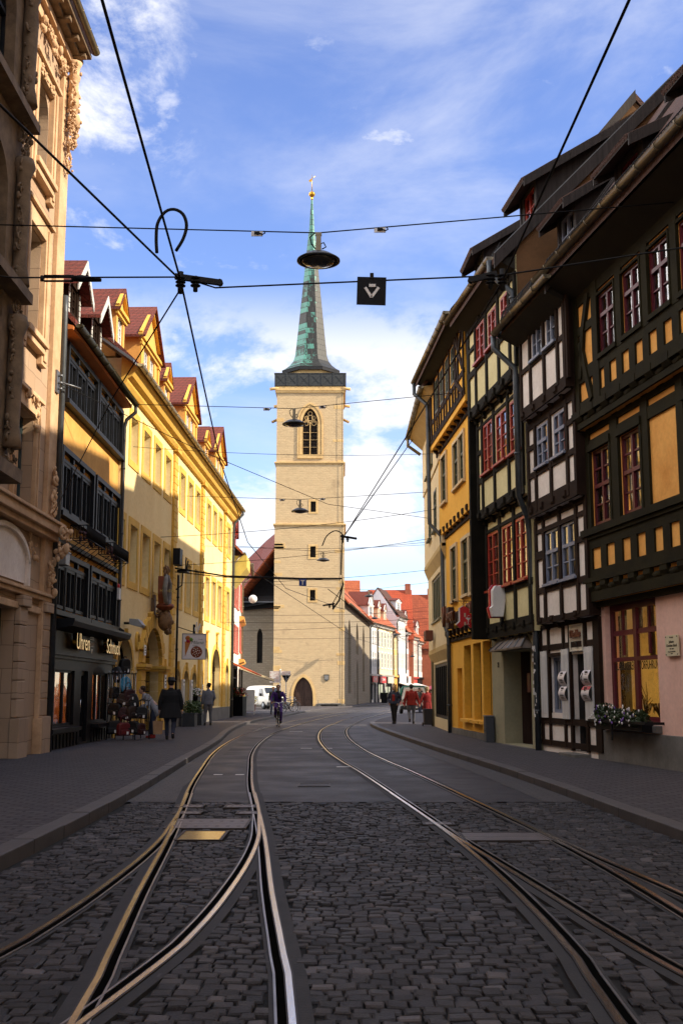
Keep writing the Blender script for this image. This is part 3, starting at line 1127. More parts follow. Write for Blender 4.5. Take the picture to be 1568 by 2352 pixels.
# oriel with carved columns, mostly out of the picture
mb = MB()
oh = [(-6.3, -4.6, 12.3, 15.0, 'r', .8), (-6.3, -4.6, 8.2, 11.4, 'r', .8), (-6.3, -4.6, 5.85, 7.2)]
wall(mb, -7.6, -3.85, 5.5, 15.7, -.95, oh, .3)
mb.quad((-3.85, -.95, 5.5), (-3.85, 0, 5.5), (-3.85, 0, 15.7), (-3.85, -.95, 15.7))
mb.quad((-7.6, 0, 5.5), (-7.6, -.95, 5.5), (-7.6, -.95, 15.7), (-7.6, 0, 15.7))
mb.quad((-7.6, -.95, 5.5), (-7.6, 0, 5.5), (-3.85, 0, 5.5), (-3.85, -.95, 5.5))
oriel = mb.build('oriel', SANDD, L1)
oriel.location.x = -2.95
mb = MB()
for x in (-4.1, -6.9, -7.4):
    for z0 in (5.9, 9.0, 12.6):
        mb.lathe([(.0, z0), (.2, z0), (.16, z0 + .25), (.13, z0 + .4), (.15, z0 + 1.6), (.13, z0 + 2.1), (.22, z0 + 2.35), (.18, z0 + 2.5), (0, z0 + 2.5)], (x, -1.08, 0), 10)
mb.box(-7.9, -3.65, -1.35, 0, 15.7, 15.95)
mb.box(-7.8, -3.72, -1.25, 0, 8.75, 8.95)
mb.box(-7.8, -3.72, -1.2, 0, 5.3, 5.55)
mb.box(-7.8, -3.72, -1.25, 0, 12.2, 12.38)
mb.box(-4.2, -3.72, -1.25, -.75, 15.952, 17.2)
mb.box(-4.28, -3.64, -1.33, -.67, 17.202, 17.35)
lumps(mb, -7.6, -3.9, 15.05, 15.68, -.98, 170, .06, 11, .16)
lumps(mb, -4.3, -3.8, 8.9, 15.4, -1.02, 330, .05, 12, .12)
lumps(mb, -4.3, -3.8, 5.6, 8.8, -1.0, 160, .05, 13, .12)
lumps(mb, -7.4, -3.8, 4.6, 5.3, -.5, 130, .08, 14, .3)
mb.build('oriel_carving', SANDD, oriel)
for h in oh:
    window(oriel, h[0], h[1], h[2], h[3], -.75, ANTH, 2, 2, .7 if len(h) > 4 else .6, arch=h[4:] or None)
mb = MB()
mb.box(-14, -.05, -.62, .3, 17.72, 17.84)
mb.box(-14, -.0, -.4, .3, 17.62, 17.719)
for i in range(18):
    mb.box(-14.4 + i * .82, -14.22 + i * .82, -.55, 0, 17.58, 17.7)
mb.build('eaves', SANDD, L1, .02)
gable_roof(L1, -14, -.05, -.68, 18.0, 4.6, 22.0, 10, 18.0, REDT)
gutter(L1, -14, .0, -.72, 17.96, GUTM, .1)
for i, h in enumerate(holes):
    if i == 3:
        continue
    window(L1, h[0], h[1], h[2], h[3], .24, M('teal_frame', (.035, .06, .065), (.02, .035, .04), 4, .45, .05) if i == 0 else bpy.data.materials['teal_frame'], 2, (2, 1), .68, fr=.07, arch=h[4:] or None, sill=.03 if i == 0 else None)
mb = MB()
GREEND = M('bottle_green_paint', (.008, .030, .026), (.005, .018, .016), 3, .4, .1, 50)
mb.box(-5.4, -2.62, .3, .36, .1, .75)
for x in (-5.4, -4.1, -2.74):
    mb.box(x, x + .12, .28, .38, .75, 3.3)
mb.box(-5.4, -2.62, .27, .39, 2.05, 2.2)
mb.box(-5.3, -2.74, .3, .36, 3.12, 3.3)
mb.box(-5.28, -2.74, .3, .36, .78, .86)
dr = mb.build('shop_door', GREEND, L1, .01)
MB().quad((-5.4, .33, .75), (-2.62, .33, .75), (-2.62, .33, 3.3), (-5.4, .33, 3.3)).build('pane', GLASS_DARK, dr)
MB().box(-3.22, -3.02, .318, .325, 1.25, 1.8).build('notice', WHITEP, dr)
MB().quad((-6, 1.6, 0), (-2, 1.6, 0), (-2, 1.6, 3.6), (-6, 1.6, 3.6)).build('backdrop', DARKIN, dr)
pipe_down(L1, [(.02, -.16, 11.35), (.03, -.17, 10.9), (.08, -.17, .1)], PIPE, .075)
mb = MB()
mb.box(-.45, -.18, -.16, -.11, 8.75, 9.3)
for z in (8.85, 9.0, 9.18):
    mb.tube([(-.32, -.14, z), (-.32, -.26, z)], .03, 6)
mb.tube([(-.32, -.2, 9.02), (-.05, -.45, 9.0), (.1, -.62, 8.97)], .02, 6)
mb.build('wire_bracket', ZINC, L1)

# --- ochre house with black windows and the jeweller's shop
L2 = thing('jeweller_house', 'ochre house with black window groups over a black jeweller shopfront', 'house', (-7.1, 27.36, 0), R(90))
grp = []
for z0, z1, (a0, a1), (b0, b1) in ((3.52, 5.0, (.25, 3.88), (4.15, 7.85)), (6.0, 7.66, (.5, 4.2), (4.5, 8.0)), (8.92, 10.42, (.72, 4.3), (4.5, 8.0))):
    grp += [(a0, a1, z0, z1), (b0, b1, z0, z1)]
holes, wins = [], []
for a_, b_, c_, e_ in grp:
    w_ = (b_ - a_ - .2) / 3
    for i in range(3):
        h = (a_ + .1 + i * w_ + .06, a_ + .1 + (i + 1) * w_ - .06, c_ + .06, e_ - .36)
        holes.append(h)
mb = MB()
wall(mb, 0, 8.05, 3.3, 10.7, 0, holes, .2)
shell(mb, 0, 8.05, 0, 8, 0, 10.62)
mb.build('wall', OCHRE, L2)
mb = MB()
for a_, b_, c_, e_ in grp:
    mb = MB()
    mb.box(a_ - .02, a_ + .1, -.13, 0, c_ - .02, e_)
    mb.box(b_ - .1, b_ + .02, -.13, 0, c_ - .02, e_)
    mb.box(a_ + .1, b_ - .1, -.13, 0, e_ - .13, e_)
    mb.box(a_ + .1, b_ - .1, -.06, 0, e_ - .36, e_ - .27)
    mb.box(a_ - .1, b_ + .1, -.2, 0, c_ - .14, c_ - .021)
    w_ = (b_ - a_ - .2) / 3
    for i in (1, 2):
        x = a_ + .1 + i * w_
        mb.box(x - .055, x - .022, -.07, 0, c_ - .02, e_ - .36)
        mb.box(x + .022, x + .055, -.07, 0, c_ - .02, e_ - .36)
        mb.box(x - .06, x + .06, -.1, 0, e_ - .27, e_ - .13)
    mb.build('window_surround', ANTH, L2)
for i, h in enumerate(holes):
    window(L2, *h, -.045, ANTH, 2, 1, fr=.08, bar=.018, mid=.04, curtain=None, glass=GLASS_DARK, depth=.09)
mb = MB()
mb.box(0, 3.98, -.13, 0, 5.18, 5.3)
mb.box(4.1, 8.05, -.13, 0, 5.18, 5.3)
mb.build('string_course', BLACKP, L2)
mb = MB()
mb.box(.55, 8.15, -.55, 0, 3.24, 3.3)
mb.prism([(0, 3.24), (-.55, 3.24), (-.5, 3.12), (0, 3.02)], .55, 8.15, 'x')
mb.build('shop_canopy', ANTH, L2)
mb = MB()
sh = [(.02, 2.95, .66, 2.06), (3.72, 4.55, .16, 2.08), (5.15, 7.2, .66, 2.06)]
wall(mb, 0, 8.05, 0, 3.3, -.04, sh, .16)
mb.box(0, 8.05, -.16, -.04, 2.42, 2.5)
mb.box(0, 8.05, -.1, -.04, 2.34, 2.419)
mb.box(0, 3.0, -.26, -.04, .52, .62)
mb.box(5.1, 7.25, -.26, -.04, .52, .62)
for i in range(22):
    x = .1 + i * .36
    if not 3.5 < x < 4.8:
        mb.box(x, x + .16, -.075, -.04, .12, .46)
mb.box(0, 3.6, -.1, -.04, 0, .1)
mb.box(4.8, 8.05, -.1, -.04, 0, .1)
sf = mb.build('shopfront', BLACKP, L2)
for h, nb in ((sh[0], 3), (sh[2], 3)):
    window(L2, *h, .02, BLACKP, nb, 1, fr=.06, mid=.09, curtain=None, name='shop_window')
d_ = window(L2, *sh[1], .05, BLACKP, 1, 1, fr=.13, curtain=None, name='shop_door')
MB().tube([(3.9, .0, .95), (3.9, .0, 1.3)], .015, 6).build('handle', CHROME, d_)
mb = MB()
for a_, b_ in ((.05, 2.9), (5.1, 7.2)):
    mb.box(a_, b_, .15, 1.1, .6, .66)
    mb.box(a_, b_, 1.1, 1.14, .6, 2.1)
    mb.box(a_, a_ + .03, .15, 1.1, .66, 2.1)
    mb.box(b_ - .03, b_, .15, 1.1, .66, 2.1)
mb.build('display_case', M('warm_display_cloth', (.62, .27, .09), (.5, .2, .06), 2, .9, .1), sf)
mb = MB()
mb.box(.3, 2.7, .5, .62, 2.03, 2.07)
mb.box(5.4, 7.0, .5, .6, 2.03, 2.06)
mb.build('display_lamp', Memit('warm_lamp', (1, .62, .3), 5.5), sf)
mb = MB()
mb.box(.1, 2.2, .35, .8, 1.13, 1.16)
for x in (.45, 1.0):
    mb.prism([(.5, 1.165), (.42, 1.165), (.62, 1.62), (.66, 1.62)], x, x + .28, 'x')
for i in range(22):
    mb.lathe([(.0, .66), (.045, .67), (.03, .74), (0, .74)], (.3 + i * .115, .32 + .2 * ((i * 7) % 3) / 2, 0), 8)
mb.build('jewellery_display', M('display_black', (.05, .04, .035), (.03, .025, .02), 5, .3, 0), sf)
mb = MB()
for x in (.47, 1.02):
    for k_ in range(9):
        mb.ball((x + .03 + .2 * (k_ % 2), .47 + k_ * .012, 1.2 + k_ * .045), .017, 6, 4)
mb.build('gold_chain', GOLD, sf)
text('Uhren', .60, GOLD, 'lettering', L2, .06, 'CENTER', 1.02, loc=(2.98, -.18, 2.80))
text('Schmuck', .60, GOLD, 'lettering', L2, .06, 'CENTER', .93, loc=(7.0, -.18, 2.82))
mb = MB()
for i in range(3):
    x = 4.42 + i * .15
    mb.add([(x, -.1, 3.0), (x + .15, -.1, 3.0), (x + .075, -.1, 3.12)], [(0, 1, 2)])
mb.box(4.4, 4.9, -.105, -.09, 2.95, 2.97)
mb.add([(4.53, -.1, 2.7), (4.65, -.1, 2.56), (4.77, -.1, 2.7)], [(0, 1, 2)])
mb.build('diamond_emblem', WHITEP, L2)
text('INSULA', .2, WHITEP, 'lettering', L2, .004, 'CENTER', .75, loc=(4.66, -.1, 2.82))
mb = MB()
mb.prism([(-.38, 10.6), (0, 10.72), (0, 10.5), (-.36, 10.52)], 0, 8.05, 'x')
mb.build('eaves', M('rust_red_fascia', (.52, .17, .045), (.42, .12, .03), 2, .8, .2), L2)
gable_roof(L2, 0, 8.05, -.42, 10.78, 4.0, 15.6, 8, 10.62, REDT)
gutter(L2, .1, 8.2, -.48, 10.68, M('dark_gutter', (.06, .055, .03), (.03, .028, .015), 2, .5, .1, 30, .5), .1)
SHING = M('shingle_white', (.60, .62, .60), (.42, .44, .43), 4, .8, .1)
for xc in (2.9, 5.75):
    dormer(L2, xc, .62, .35, 11.4, 12.75, 13.35, BBEAM, REDT, SHING, BBEAM, [(xc - .42, xc + .42, 11.9, 12.68)], 2.4, .34, boards=True)
pipe_down(L2, [(8.14, -.48, 10.6), (8.14, -.48, 10.4), (8.13, -.2, 10.15), (8.12, -.14, 9.9), (8.12, -.14, 3.5), (8.1, -.3, 3.36)], M('black_pipe', (.02, .02, .022), (.012, .012, .013), 2, .5, .1), .06)

# --- long yellow house
L3 = thing('long_yellow_house', 'long yellow rendered house with pilasters, stone arches and a row of gabled dormers', 'house', (-7.03, 35.42, 0), R(88.5))
X0, X1 = .02, 29.2
up = [(1.3, 2.45), (3.45, 4.6), (5.55, 6.7), (7.7, 8.85), (11.2, 12.3), (13.35, 14.45), (15.5, 16.6), (19.05, 20.15), (21.25, 22.35), (23.4, 24.5), (27.05, 28.1)]
lo = [(-.3 + .35, .75), (1.65, 2.8), (3.65, 4.95), (5.8, 7.0), (7.85, 8.95), (10.75, 12.0), (13.15, 14.35), (15.4, 16.65), (18.9, 20.05), (21.2, 22.35), (23.35, 24.6), (26.9, 28.0)]
gf = [(.25, 2.55, .1, 3.2, 'r', .95), (4.15, 7.35, .1, 3.78, 'r', 1.3), (7.98, 8.98, .75, 2.42, 'r', .42), (10.85, 12.1, .75, 2.42, 'r', .5), (13.0, 14.3, .12, 2.42, 'r', .5), (15.15, 16.55, .95, 2.38, 'r', .5),
      (18.85, 20.15, .12, 3.6, 'r', .6), (21.5, 24.5, .8, 3.68, 'r', 1.1), (26.8, 28.1, .5, 3.0, 'r', .5)]
holes = [(a_, b_, 9.13, 10.62) for a_, b_ in up] + [(a_, b_, 5.12, 7.0) for a_, b_ in lo]
mb = MB()
wall(mb, X0, X1, 0, 11.3, 0, holes + gf, .34)
shell(mb, X0, X1, 0, 9, 0, 12.2)
mb.build('wall', YEL, L3)
mb = MB()
for a_, b_, c_, e_ in holes:
    q = .24
    mb = MB()
    mb.box(a_ - q, a_, -.03, 0, c_ - q, e_ + q)
    mb.box(b_, b_ + q, -.03, 0, c_ - q, e_ + q)
    mb.box(a_, b_, -.032, 0, e_, e_ + q)
    mb.box(a_, b_, -.032, 0, c_ - q, c_)
    mb.build('window_surround', YELT, L3)
mb = MB()
for g_ in gf:
    a_, b_, c_, e_, _, rs_ = g_
    if a_ == 4.15:
        continue
    q = .26
    mb = MB()
    pts_i, pts_o = arc_pts(a_, b_, e_ - rs_, e_, 'r'), arc_pts(a_ - q, b_ + q, e_ - rs_, e_ + q, 'r')
    mb.add([(p[0], -.032, p[1]) for p in pts_i] + [(p[0], -.032, p[1]) for p in pts_o], [(i, i + 1, i + 1 + len(pts_i), i + len(pts_i)) for i in range(len(pts_i) - 1)])
    mb.add([(p[0], -.032, p[1]) for p in pts_o] + [(p[0], 0, p[1]) for p in pts_o], [(i, i + 1, i + 1 + len(pts_i), i + len(pts_i)) for i in range(len(pts_i) - 1)])
    mb.box(a_ - q, a_, -.032, 0, c_, e_ - rs_)
    mb.box(b_, b_ + q, -.032, 0, c_, e_ - rs_)
    xm = (a_ + b_) / 2
    mb.box(xm - .07, xm + .07, -.09, 0, e_ + .02, e_ + q + .08)
    if e_ > 3.5:
        mb.box(xm - .07, xm + .07, -.1, 0, e_ + .02, e_ + .75)
        mb.box(xm - .13, xm + .13, -.16, 0, e_ + .75, e_ + .85)
    mb.build('arch_surround', YELT, L3)
# rusticated pilasters
mb = MB()
for x in (9.4, 17.0, 25.2):
    mb = MB()
    for k_ in range(36):
        z = .75 + k_ * .293
        if z > 10.9:
            break
        w_ = .86 if k_ % 2 else .66
        mb.box(x, x + w_, -.1, 0, z, z + .272)
    mb.box(x + .02, x + .62, -.07, 0, .75, 11.2)
    mb.box(x - .06, x + .86, -.2, 0, 11.12, 11.3)
    mb.build('pilaster', YELT, L3, .008)
mb = MB()
mb.box(9.2, X1, -.06, 0, 0, .72)
mb.box(0, 3.3, -.05, 0, 0, .1)
mb.build('plinth', PLINTH, L3)
# portal: deep arched passage with rusticated piers
mb = MB()
a_, b_, zs_, zt_ = 4.15, 7.35, 2.48, 3.78
n_ = 13
for i in range(n_):
    t0, t1 = math.pi * i / n_ + .018, math.pi * (i + 1) / n_ - .018
    def P_(t, g_):
        hw = (b_ - a_) / 2 + g_
        return ((a_ + b_) / 2 - hw * math.cos(t), zs_ + (zt_ - zs_ + g_) * math.sin(t))
    q_ = .62 if i % 2 else .5
    mb.prism([P_(t0, 0.01), P_(t1, 0.01), P_(t1, q_), P_(t0, q_)], -.14, .9, 'y')
for s_, xa, xb in ((-1, a_ - .72, a_), (1, b_, b_ + .72)):
    for k_ in range(6):
        z = .1 + k_ * .36
        mb.box(xa, xb, -.16, .95, z, z + .335)
    mb.box(xa + .03, xb - .03, -.13, .93, .1, 2.3)
    mb.box(xa - .1, xb + .1, -.28, .9, 2.262, 2.34)
    mb.box(xa - .16, xb + .16, -.34, .9, 2.341, 2.46)
mb.build('portal_stone', YELT, L3, .01)
mb = MB()
mb.box(a_, b_, 1.2, 1.26, .1, 3.75)
mb.quad((b_, .3, .1), (b_, 1.2, .1), (b_, 1.2, 3.7), (b_, .3, 3.7))
mb.build('portal_door', WOODD, L3)
# cornice, gutter, roof, dormers
mb = MB()
mb.prism([(0, 11.2), (-.12, 11.22), (-.2, 11.34), (-.22, 11.42), (-.36, 11.5), (-.46, 11.68), (-.5, 11.72), (-.5, 11.84), (0, 12.2)], X0 - .35, X1 + .2, 'x')
mb.build('cornice', M('cornice_yellow', (.74, .47, .09), (.64, .38, .06), 1.2, .85, .2), L3)
gable_roof(L3, X0 - .2, X1, -.55, 11.95, 4.5, 16.8, 9, 12.0, REDT)
gutter(L3, X0 - .45, X1 + .25, -.62, 11.88, M('pale_gutter', (.42, .33, .17), (.30, .23, .11), 2, .4, .1, 30, .5), .1)
mb = MB()
mb.prism([(-.5, 11.9), (.9, 12.9), (.9, 12.8), (-.5, 11.8)], X0 - .9, X0 - .2, 'x')
mb.build('zinc_flashing', ZINC, L3)
for xc in (.75, 9.35, 20.6):
    dormer(L3, xc, .62, .32, 12.3, 14.0, 14.7, ORNG, REDT, YELT, WHITF, [(xc - .38, xc + .38, 12.85, 13.85)], 3, .16)
for xc in (5.55, 15.2, 25.1):
    dormer(L3, xc, 1.75, .3, 12.2, 14.25, 15.75, ORNG, REDT, YELT, WHITF, [(xc - 1.0, xc - .12, 12.75, 13.95), (xc + .12, xc + 1.0, 12.75, 13.95)], 3.6, .24, True)
for i, h in enumerate(holes):
    window(L3, h[0], h[1], h[2], h[3], .24, WHITF, 2, (2, 1), .64, fr=.06, curtain='sides' if i % 2 else None)
for i, g_ in enumerate(gf):
    if i in (1,):
        continue
    window(L3, g_[0], g_[1], g_[2], g_[3], .26, BBEAM, 2, (1, 1), .6, fr=.08, curtain=None, arch=g_[4:], glass=GLASS_DARK, name='arched_window' if g_[2] > .3 else 'arched_door')
# carved bracket with a bearded head carrying an armorial figure over the portal
STONEP = M('painted_carving', (.20, .11, .05), (.06, .035, .02), 7, .7, .4, 25)
mb = MB()
mb.box(5.6, 5.9, -.12, 0, 3.9, 5.0)
mb.ball((5.75, -.5, 4.05), .27, 14, 11, (.95, 1.0, 1.35))
mb.ball((5.75, -.76, 4.0), .06, 8, 6, (.7, 1.1, 1.4))
for q_ in range(26):
    rr = random.Random(q_)
    mb.ball((5.75 + rr.uniform(-.26, .26), -.45 + rr.uniform(-.12, .22), 4.3 + rr.uniform(-.1, .14)), .08, 7, 5)
for q_ in range(18):
    rr = random.Random(q_ + 60)
    mb.ball((5.75 + rr.uniform(-.16, .16), -.62 + rr.uniform(-.08, .1), 3.74 + rr.uniform(-.12, .1)), .06, 7, 5, (1, 1, 1.5))
head = mb.build('carved_head', STONEP, L3)
mb = MB()
mb.prism([(-.42, 5.65), (-.42, 5.0), (-.25, 4.62), (0, 4.45), (.25, 4.62), (.42, 5.0), (.42, 5.65)], -.36, -.16, 'y')
mb.lathe([(0, 4.42), (.22, 4.45), (.34, 4.56), (.3, 4.66), (0, 4.66)], (0, -.36, 0), 12)
sh_ = mb.build('armorial_shield', M('shield_red', (.22, .055, .02), (.12, .03, .012), 5, .6, .2), L3, .02, loc=(5.75, -.12, 0))
mb = MB()
for s_ in (-1, 1):
    mb.tube([(s_ * .2, -.4, 5.7), (s_ * .42, -.44, 5.45), (s_ * .5, -.42, 5.1), (s_ * .38, -.45, 4.75), (s_ * .2, -.5, 4.6)], [.07, .09, .09, .08, .05], 8)
mb.build('scroll_band', M('scroll_grey', (.20, .19, .17), (.09, .09, .09), 5, .7, .2), sh_)
mb = MB()
lumps(mb, -.28, .28, 5.72, 6.0, -.3, 30, .07, 31, .15)
mb.build('crest', STONEP, sh_)
text('HOHEN', .14, M('faded_gold', (.5, .38, .08), (.4, .3, .06), 5, .5, 0), 'lettering', sh_, .006, loc=(-.5, -.5, 5.1), rz=R(-70))
pipe_down(L3, [(28.95, -.62, 11.8), (28.95, -.62, 11.6), (28.75, -.2, 11.1), (28.75, -.12, 10.8), (28.75, -.12, .1)], PIPE, .07)
pipe_down(L3, [(10.42, -.14, 6.2), (10.42, -.14, .1)], IRON, .045, 'cable_pipe')

# --- two narrow houses that close the left side
L4 = thing('narrow_pale_house', 'narrow pale house with red shutters and a hooded dormer beside the yellow house', 'house', (-6.28, 64.65, 0), R(91.5))
hs_ = [(1.0 + i * 1.45, 1.0 + i * 1.45 + .8, z, z + 1.5) for z in (3.9, 6.6) for i in range(4)]
mb = MB()
wall(mb, 0, 7.2, 0, 9.4, 0, hs_ + [(.8, 6.2, .1, 3.0)], .2)
shell(mb, 0, 7.2, 0, 8, 0, 9.4)
mb.build('wall', P_WH, L4)
for h in hs_:
    window(L4, *h, .1, WHITF, 2, 3, fr=.06, casing=(M('rose_trim', (.55, .16, .12), (.45, .12, .09), 3, .7, .1), .1, -.04), curtain=None)
window(L4, .8, 6.2, .1, 3.0, .06, BLACKP, 4, 1, .8, fr=.1, curtain=None, glass=GLASS_DARK, name='shop_window')
gable_roof(L4, 0, 7.2, -.6, 9.5, 4, 14.0, 8, 9.5, ORT)
gutter(L4, 0, 7.3, -.68, 9.45, GUTM)
mb = MB()
mb.prism([(0, 7.6), (-.85, 8.6), (-.85, 9.3), (0, 9.3)], .3, 3.4, 'x')
mb.build('hooded_bay', M('bay_yellow', (.60, .48, .12), (.48, .36, .08), 2, .8, .2), L4, .03)
for xc in (3.0, 5.4):
    dormer(L4, xc, .6, .4, 9.9, 11.8, 12.6, ORNG, REDT, VERM, WHITF, [(xc - .38, xc + .38, 10.4, 11.6)], 2.4, .2)
mb = MB()
mb.prism([(-.05, 3.2), (-1.5, 2.55), (-1.5, 2.47), (-.05, 3.1)], .7, 6.4, 'x')
aw = mb.build('awning', M('orange_awning', (.46, .10, .03), (.36, .07, .02), 3, .85, .1), L4)
pipe_down(L4, [(.2, -.5, 9.3), (.2, -.1, 8.8), (.2, -.1, .1)], GUTM, .06)
L5 = thing('corner_rose_house', 'rose and white corner house at the far end of the left row', 'house', (-6.48, 71.9, 0), R(94))
hs_ = [(.9 + i * 1.5, .9 + i * 1.5 + .85, z, z + 1.5) for z in (4.2, 7.0) for i in range(4)]
mb = MB()
wall(mb, 0, 7.3, 0, 9.6, 0, hs_ + [(.8, 6.4, .1, 3.0)], .2)
shell(mb, 0, 7.3, 0, 8, 0, 9.6)
mb.build('wall', M('pale_rose_render', (.74, .60, .52), (.66, .5, .43), 1, .9, .2), L5)
for h in hs_:
    window(L5, *h, .1, WHITF, 2, 3, fr=.06, casing=(bpy.data.materials['rose_trim'], .12, -.05), curtain=None)
window(L5, .8, 6.4, .1, 3.0, .06, BLACKP, 4, 1, .8, fr=.1, curtain=None, glass=GLASS_DARK, name='shop_window')
gable_roof(L5, 0, 7.3, -.7, 9.7, 4, 14.3, 8, 9.7, ORT)
gutter(L5, 0, 7.4, -.78, 9.65, GUTM)
mb = MB()
mb.prism([(0, 5.95), (-.32, 6.1), (-.32, 6.25), (0, 6.3)], .2, 7.3, 'x')
mb.prism([(0, 3.3), (-.35, 3.42), (-.35, 3.56), (0, 3.6)], .2, 7.3, 'x')
mb.build('string_course', ORNG, L5)
mb = MB()
mb.prism([(-.05, 3.15), (-2.3, 2.35), (-2.3, 2.2), (-.05, 3.0)], 3.6, 7.2, 'x')
mb.build('awning', M('cream_awning', (.66, .58, .40), (.56, .48, .3), 3, .85, .1), L5)
for xc in (2.0, 5.0):
    dormer(L5, xc, .6, .4, 10.1, 12.2, 13.0, VERM, REDT, VERM, WHITF, [(xc - .38, xc + .38, 10.6, 11.9)], 2.4, .2)
pipe_down(L5, [(7.2, -.6, 9.5), (7.2, -.1, 9.0), (7.2, -.1, .1)], GUTM, .06)
# ------------------------------------------------------------------ half-timbered houses on the right
def posts(mb, y, xs, z0, z1, w, dep=.035):
    for i, x in enumerate(xs):
        mb.box(x - w / 2, x + w / 2, y - dep - (i % 4) * .0016, y + .02, z0, z1)


def rails_(mb, y, x0, x1, zs, dep=.03):
    for i, (a, b) in enumerate(zs):
        mb.box(x0, x1, y - dep + .006 - i * .0011, y + .02, a, b)


def shed_dormer(par, x0, x1, y, z0, z1, fm, wins, wm, depth, rise, roof_m, name='dormer'):
    """A long low dormer with boarded cheeks under a flatter roof that runs back into the main one."""
    w = MB()
    wall(w, x0, x1, z0, z1, y, wins, .1)
    for x, s in ((x0, 0), (x1, 1)):
        pl = [(x, y, z0), (x, y, z1), (x, y + depth, z1 + rise), (x, y + depth, z0)]
        w.add(pl if s == 0 else pl[::-1], [(0, 1, 2, 3)])
    d = w.build(name, wm, par)
    r = MB()
    o = .42
    sl = rise / depth
    n = int((x1 - x0 + .5) / .11)
    for i in range(n):                    # pantile rolls seen end-on along the eave
        x = x0 - .25 + i * (x1 - x0 + .5) / n
        r.tube([(x, y - o - .03, z1 + .05 - sl * o), (x, y + depth, z1 + .05 + rise)], .062, 6)
    r.build('dormer_roof', roof_m, d)
    k = MB()
    k.prism([(y - o, z1 - sl * o - .02), (y + depth, z1 + rise - .02), (y + depth, z1 + rise + .04), (y - o, z1 - sl * o + .04)], x0 - .25, x1 + .25, 'x')
    for x in (x0 - .26, x1 + .2):
        k.prism([(y - o, z1 - sl * o - .16), (y + depth, z1 + rise - .16), (y + depth, z1 + rise + .09), (y - o, z1 - sl * o + .09)], x, x + .055, 'x')
    for x in (x0, x1 - .12):
        k.box(x, x + .12, y - .03, y + .04, z0, z1)
    k.build('verge_board', BOARD, d)
    for h in wins:
        window(d, *h, y + .03, fm, 2, 2, fr=.06, bar=.03, curtain='cols')
    return d


def side_gable(par, x, dy0, z0, yr, zr, m, thick=.14, right=True, lo=9.0):
    """Rendered gable-end wall over the neighbour's roof, with its verge board."""
    g = MB()
    pts = [(x, 0, lo), (x, 9.0, lo), (x, 9.0, z0), (x, yr, zr), (x, dy0 + .5, z0 + (zr - z0) * .5 / (yr - dy0)), (x, 0, z0)]
    g.add(pts, [tuple(range(6))])
    return g.build('gable_wall', m, par)


# --- R1: dark olive timbers, orange panels, pink ground floor
a1 = R(9 - 90)
R1 = thing('orange_timbered_house', 'large half-timbered house with orange panels, olive beams and a pink ground floor', 'timber house', (5.47, 24.47, 0), a1)
XE = 7.7
mb = MB()
gfh = [(.5, 3.03, .9, 3.3), (4.9, 7.2, .9, 3.3)]
wall(mb, 0, XE, .72, 3.4, 0, gfh, .3)
mb.quad((0, 9, 0), (0, 0, 0), (0, 0, 3.4), (0, 9, 3.4))
mb.quad((XE, 0, 0), (XE, 9, 0), (XE, 9, 10.5), (XE, 0, 10.5))
mb.quad((XE, 9, 0), (0, 9, 0), (0, 9, 10.5), (XE, 9, 10.5))
mb.build('ground_floor_wall', P_PK, R1)
mb = MB()
mb.box(0, XE, -.05, .1, 0, .72)
mb.box(.45, 3.1, -.13, .3, .74, .88)
mb.build('plinth', PLINTH, R1, .015)
w1 = [(.58, 1.62, 4.98, 6.6), (2.12, 3.15, 4.98, 6.6), (5.05, 6.1, 4.98, 6.6), (6.6, 7.65, 4.98, 6.6)]
w2 = [(1.7 + 1.25 * i, 2.58 + 1.25 * i, 8.43, 9.70) for i in range(5)]
mb = MB()
wall(mb, .08, XE, 3.4, 7.12, -.18, w1, .16)
mb.quad((.08, 9, 3.4), (.08, -.18, 3.4), (.08, -.18, 7.12), (.08, 9, 7.12))
mb.quad((.08, -.18, 3.4), (.08, 0, 3.4), (XE, 0, 3.4), (XE, -.18, 3.4))
mb.build('first_floor_panel', P_OR, R1)
mb = MB()
wall(mb, .2, XE, 7.12, 10.4, -.36, w2, .16)
mb.quad((.2, 9, 7.12), (.2, -.36, 7.12), (.2, -.36, 10.4), (.2, 9, 10.4))
mb.quad((.2, -.36, 7.12), (.2, -.18, 7.12), (XE, -.18, 7.12), (XE, -.36, 7.12))
mb.build('second_floor_panel', P_OR, R1)
mb = MB()
y1_, y2_ = -.18, -.36
# first floor: jetty beams, low panels, moulded sill, posts
rails_(mb, y1_, .08, XE, [(3.4, 3.62), (3.9, 4.07), (4.52, 4.8), (6.86, 6.62)[::-1], (7.0, 7.12)], .045)
mb.box(.04, XE, y1_ - .12, y1_ + .02, 4.8, 4.95)
mb.box(.06, XE, y1_ - .075, y1_ + .02, 4.72, 4.799)
mb.box(.04, XE, y1_ - .10, y1_ + .02, 3.8, 3.899)
for i, x in enumerate((.30, 1.12, 1.90, 2.65, 3.39, 4.11, 4.84, 5.56, 6.3, 7.05)):
    w_ = .30 if i % 2 else .38
    mb.box(x - w_ / 2, x + w_ / 2, y1_ - .04 - .001 * (i % 4), y1_ + .02, 4.0, 4.6)
for a_, b_ in ((.08, .52), (1.68, 2.06), (3.2, 3.52), (4.73, 5.0), (6.15, 6.55)):
    mb.box(a_, b_, y1_ - .052, y1_ + .02, 4.9, 7.05)
for h in w1:
    mb.box(h[0] - .09, h[0] - .005, y1_ - .07, y1_ + .02, h[2] - .02, h[3] + .1)
    mb.box(h[1] + .005, h[1] + .09, y1_ - .07, y1_ + .02, h[2] - .02, h[3] + .1)
    mb.box(h[0] - .09, h[1] + .09, y1_ - .09, y1_ + .02, h[3] + .005, h[3] + .16)
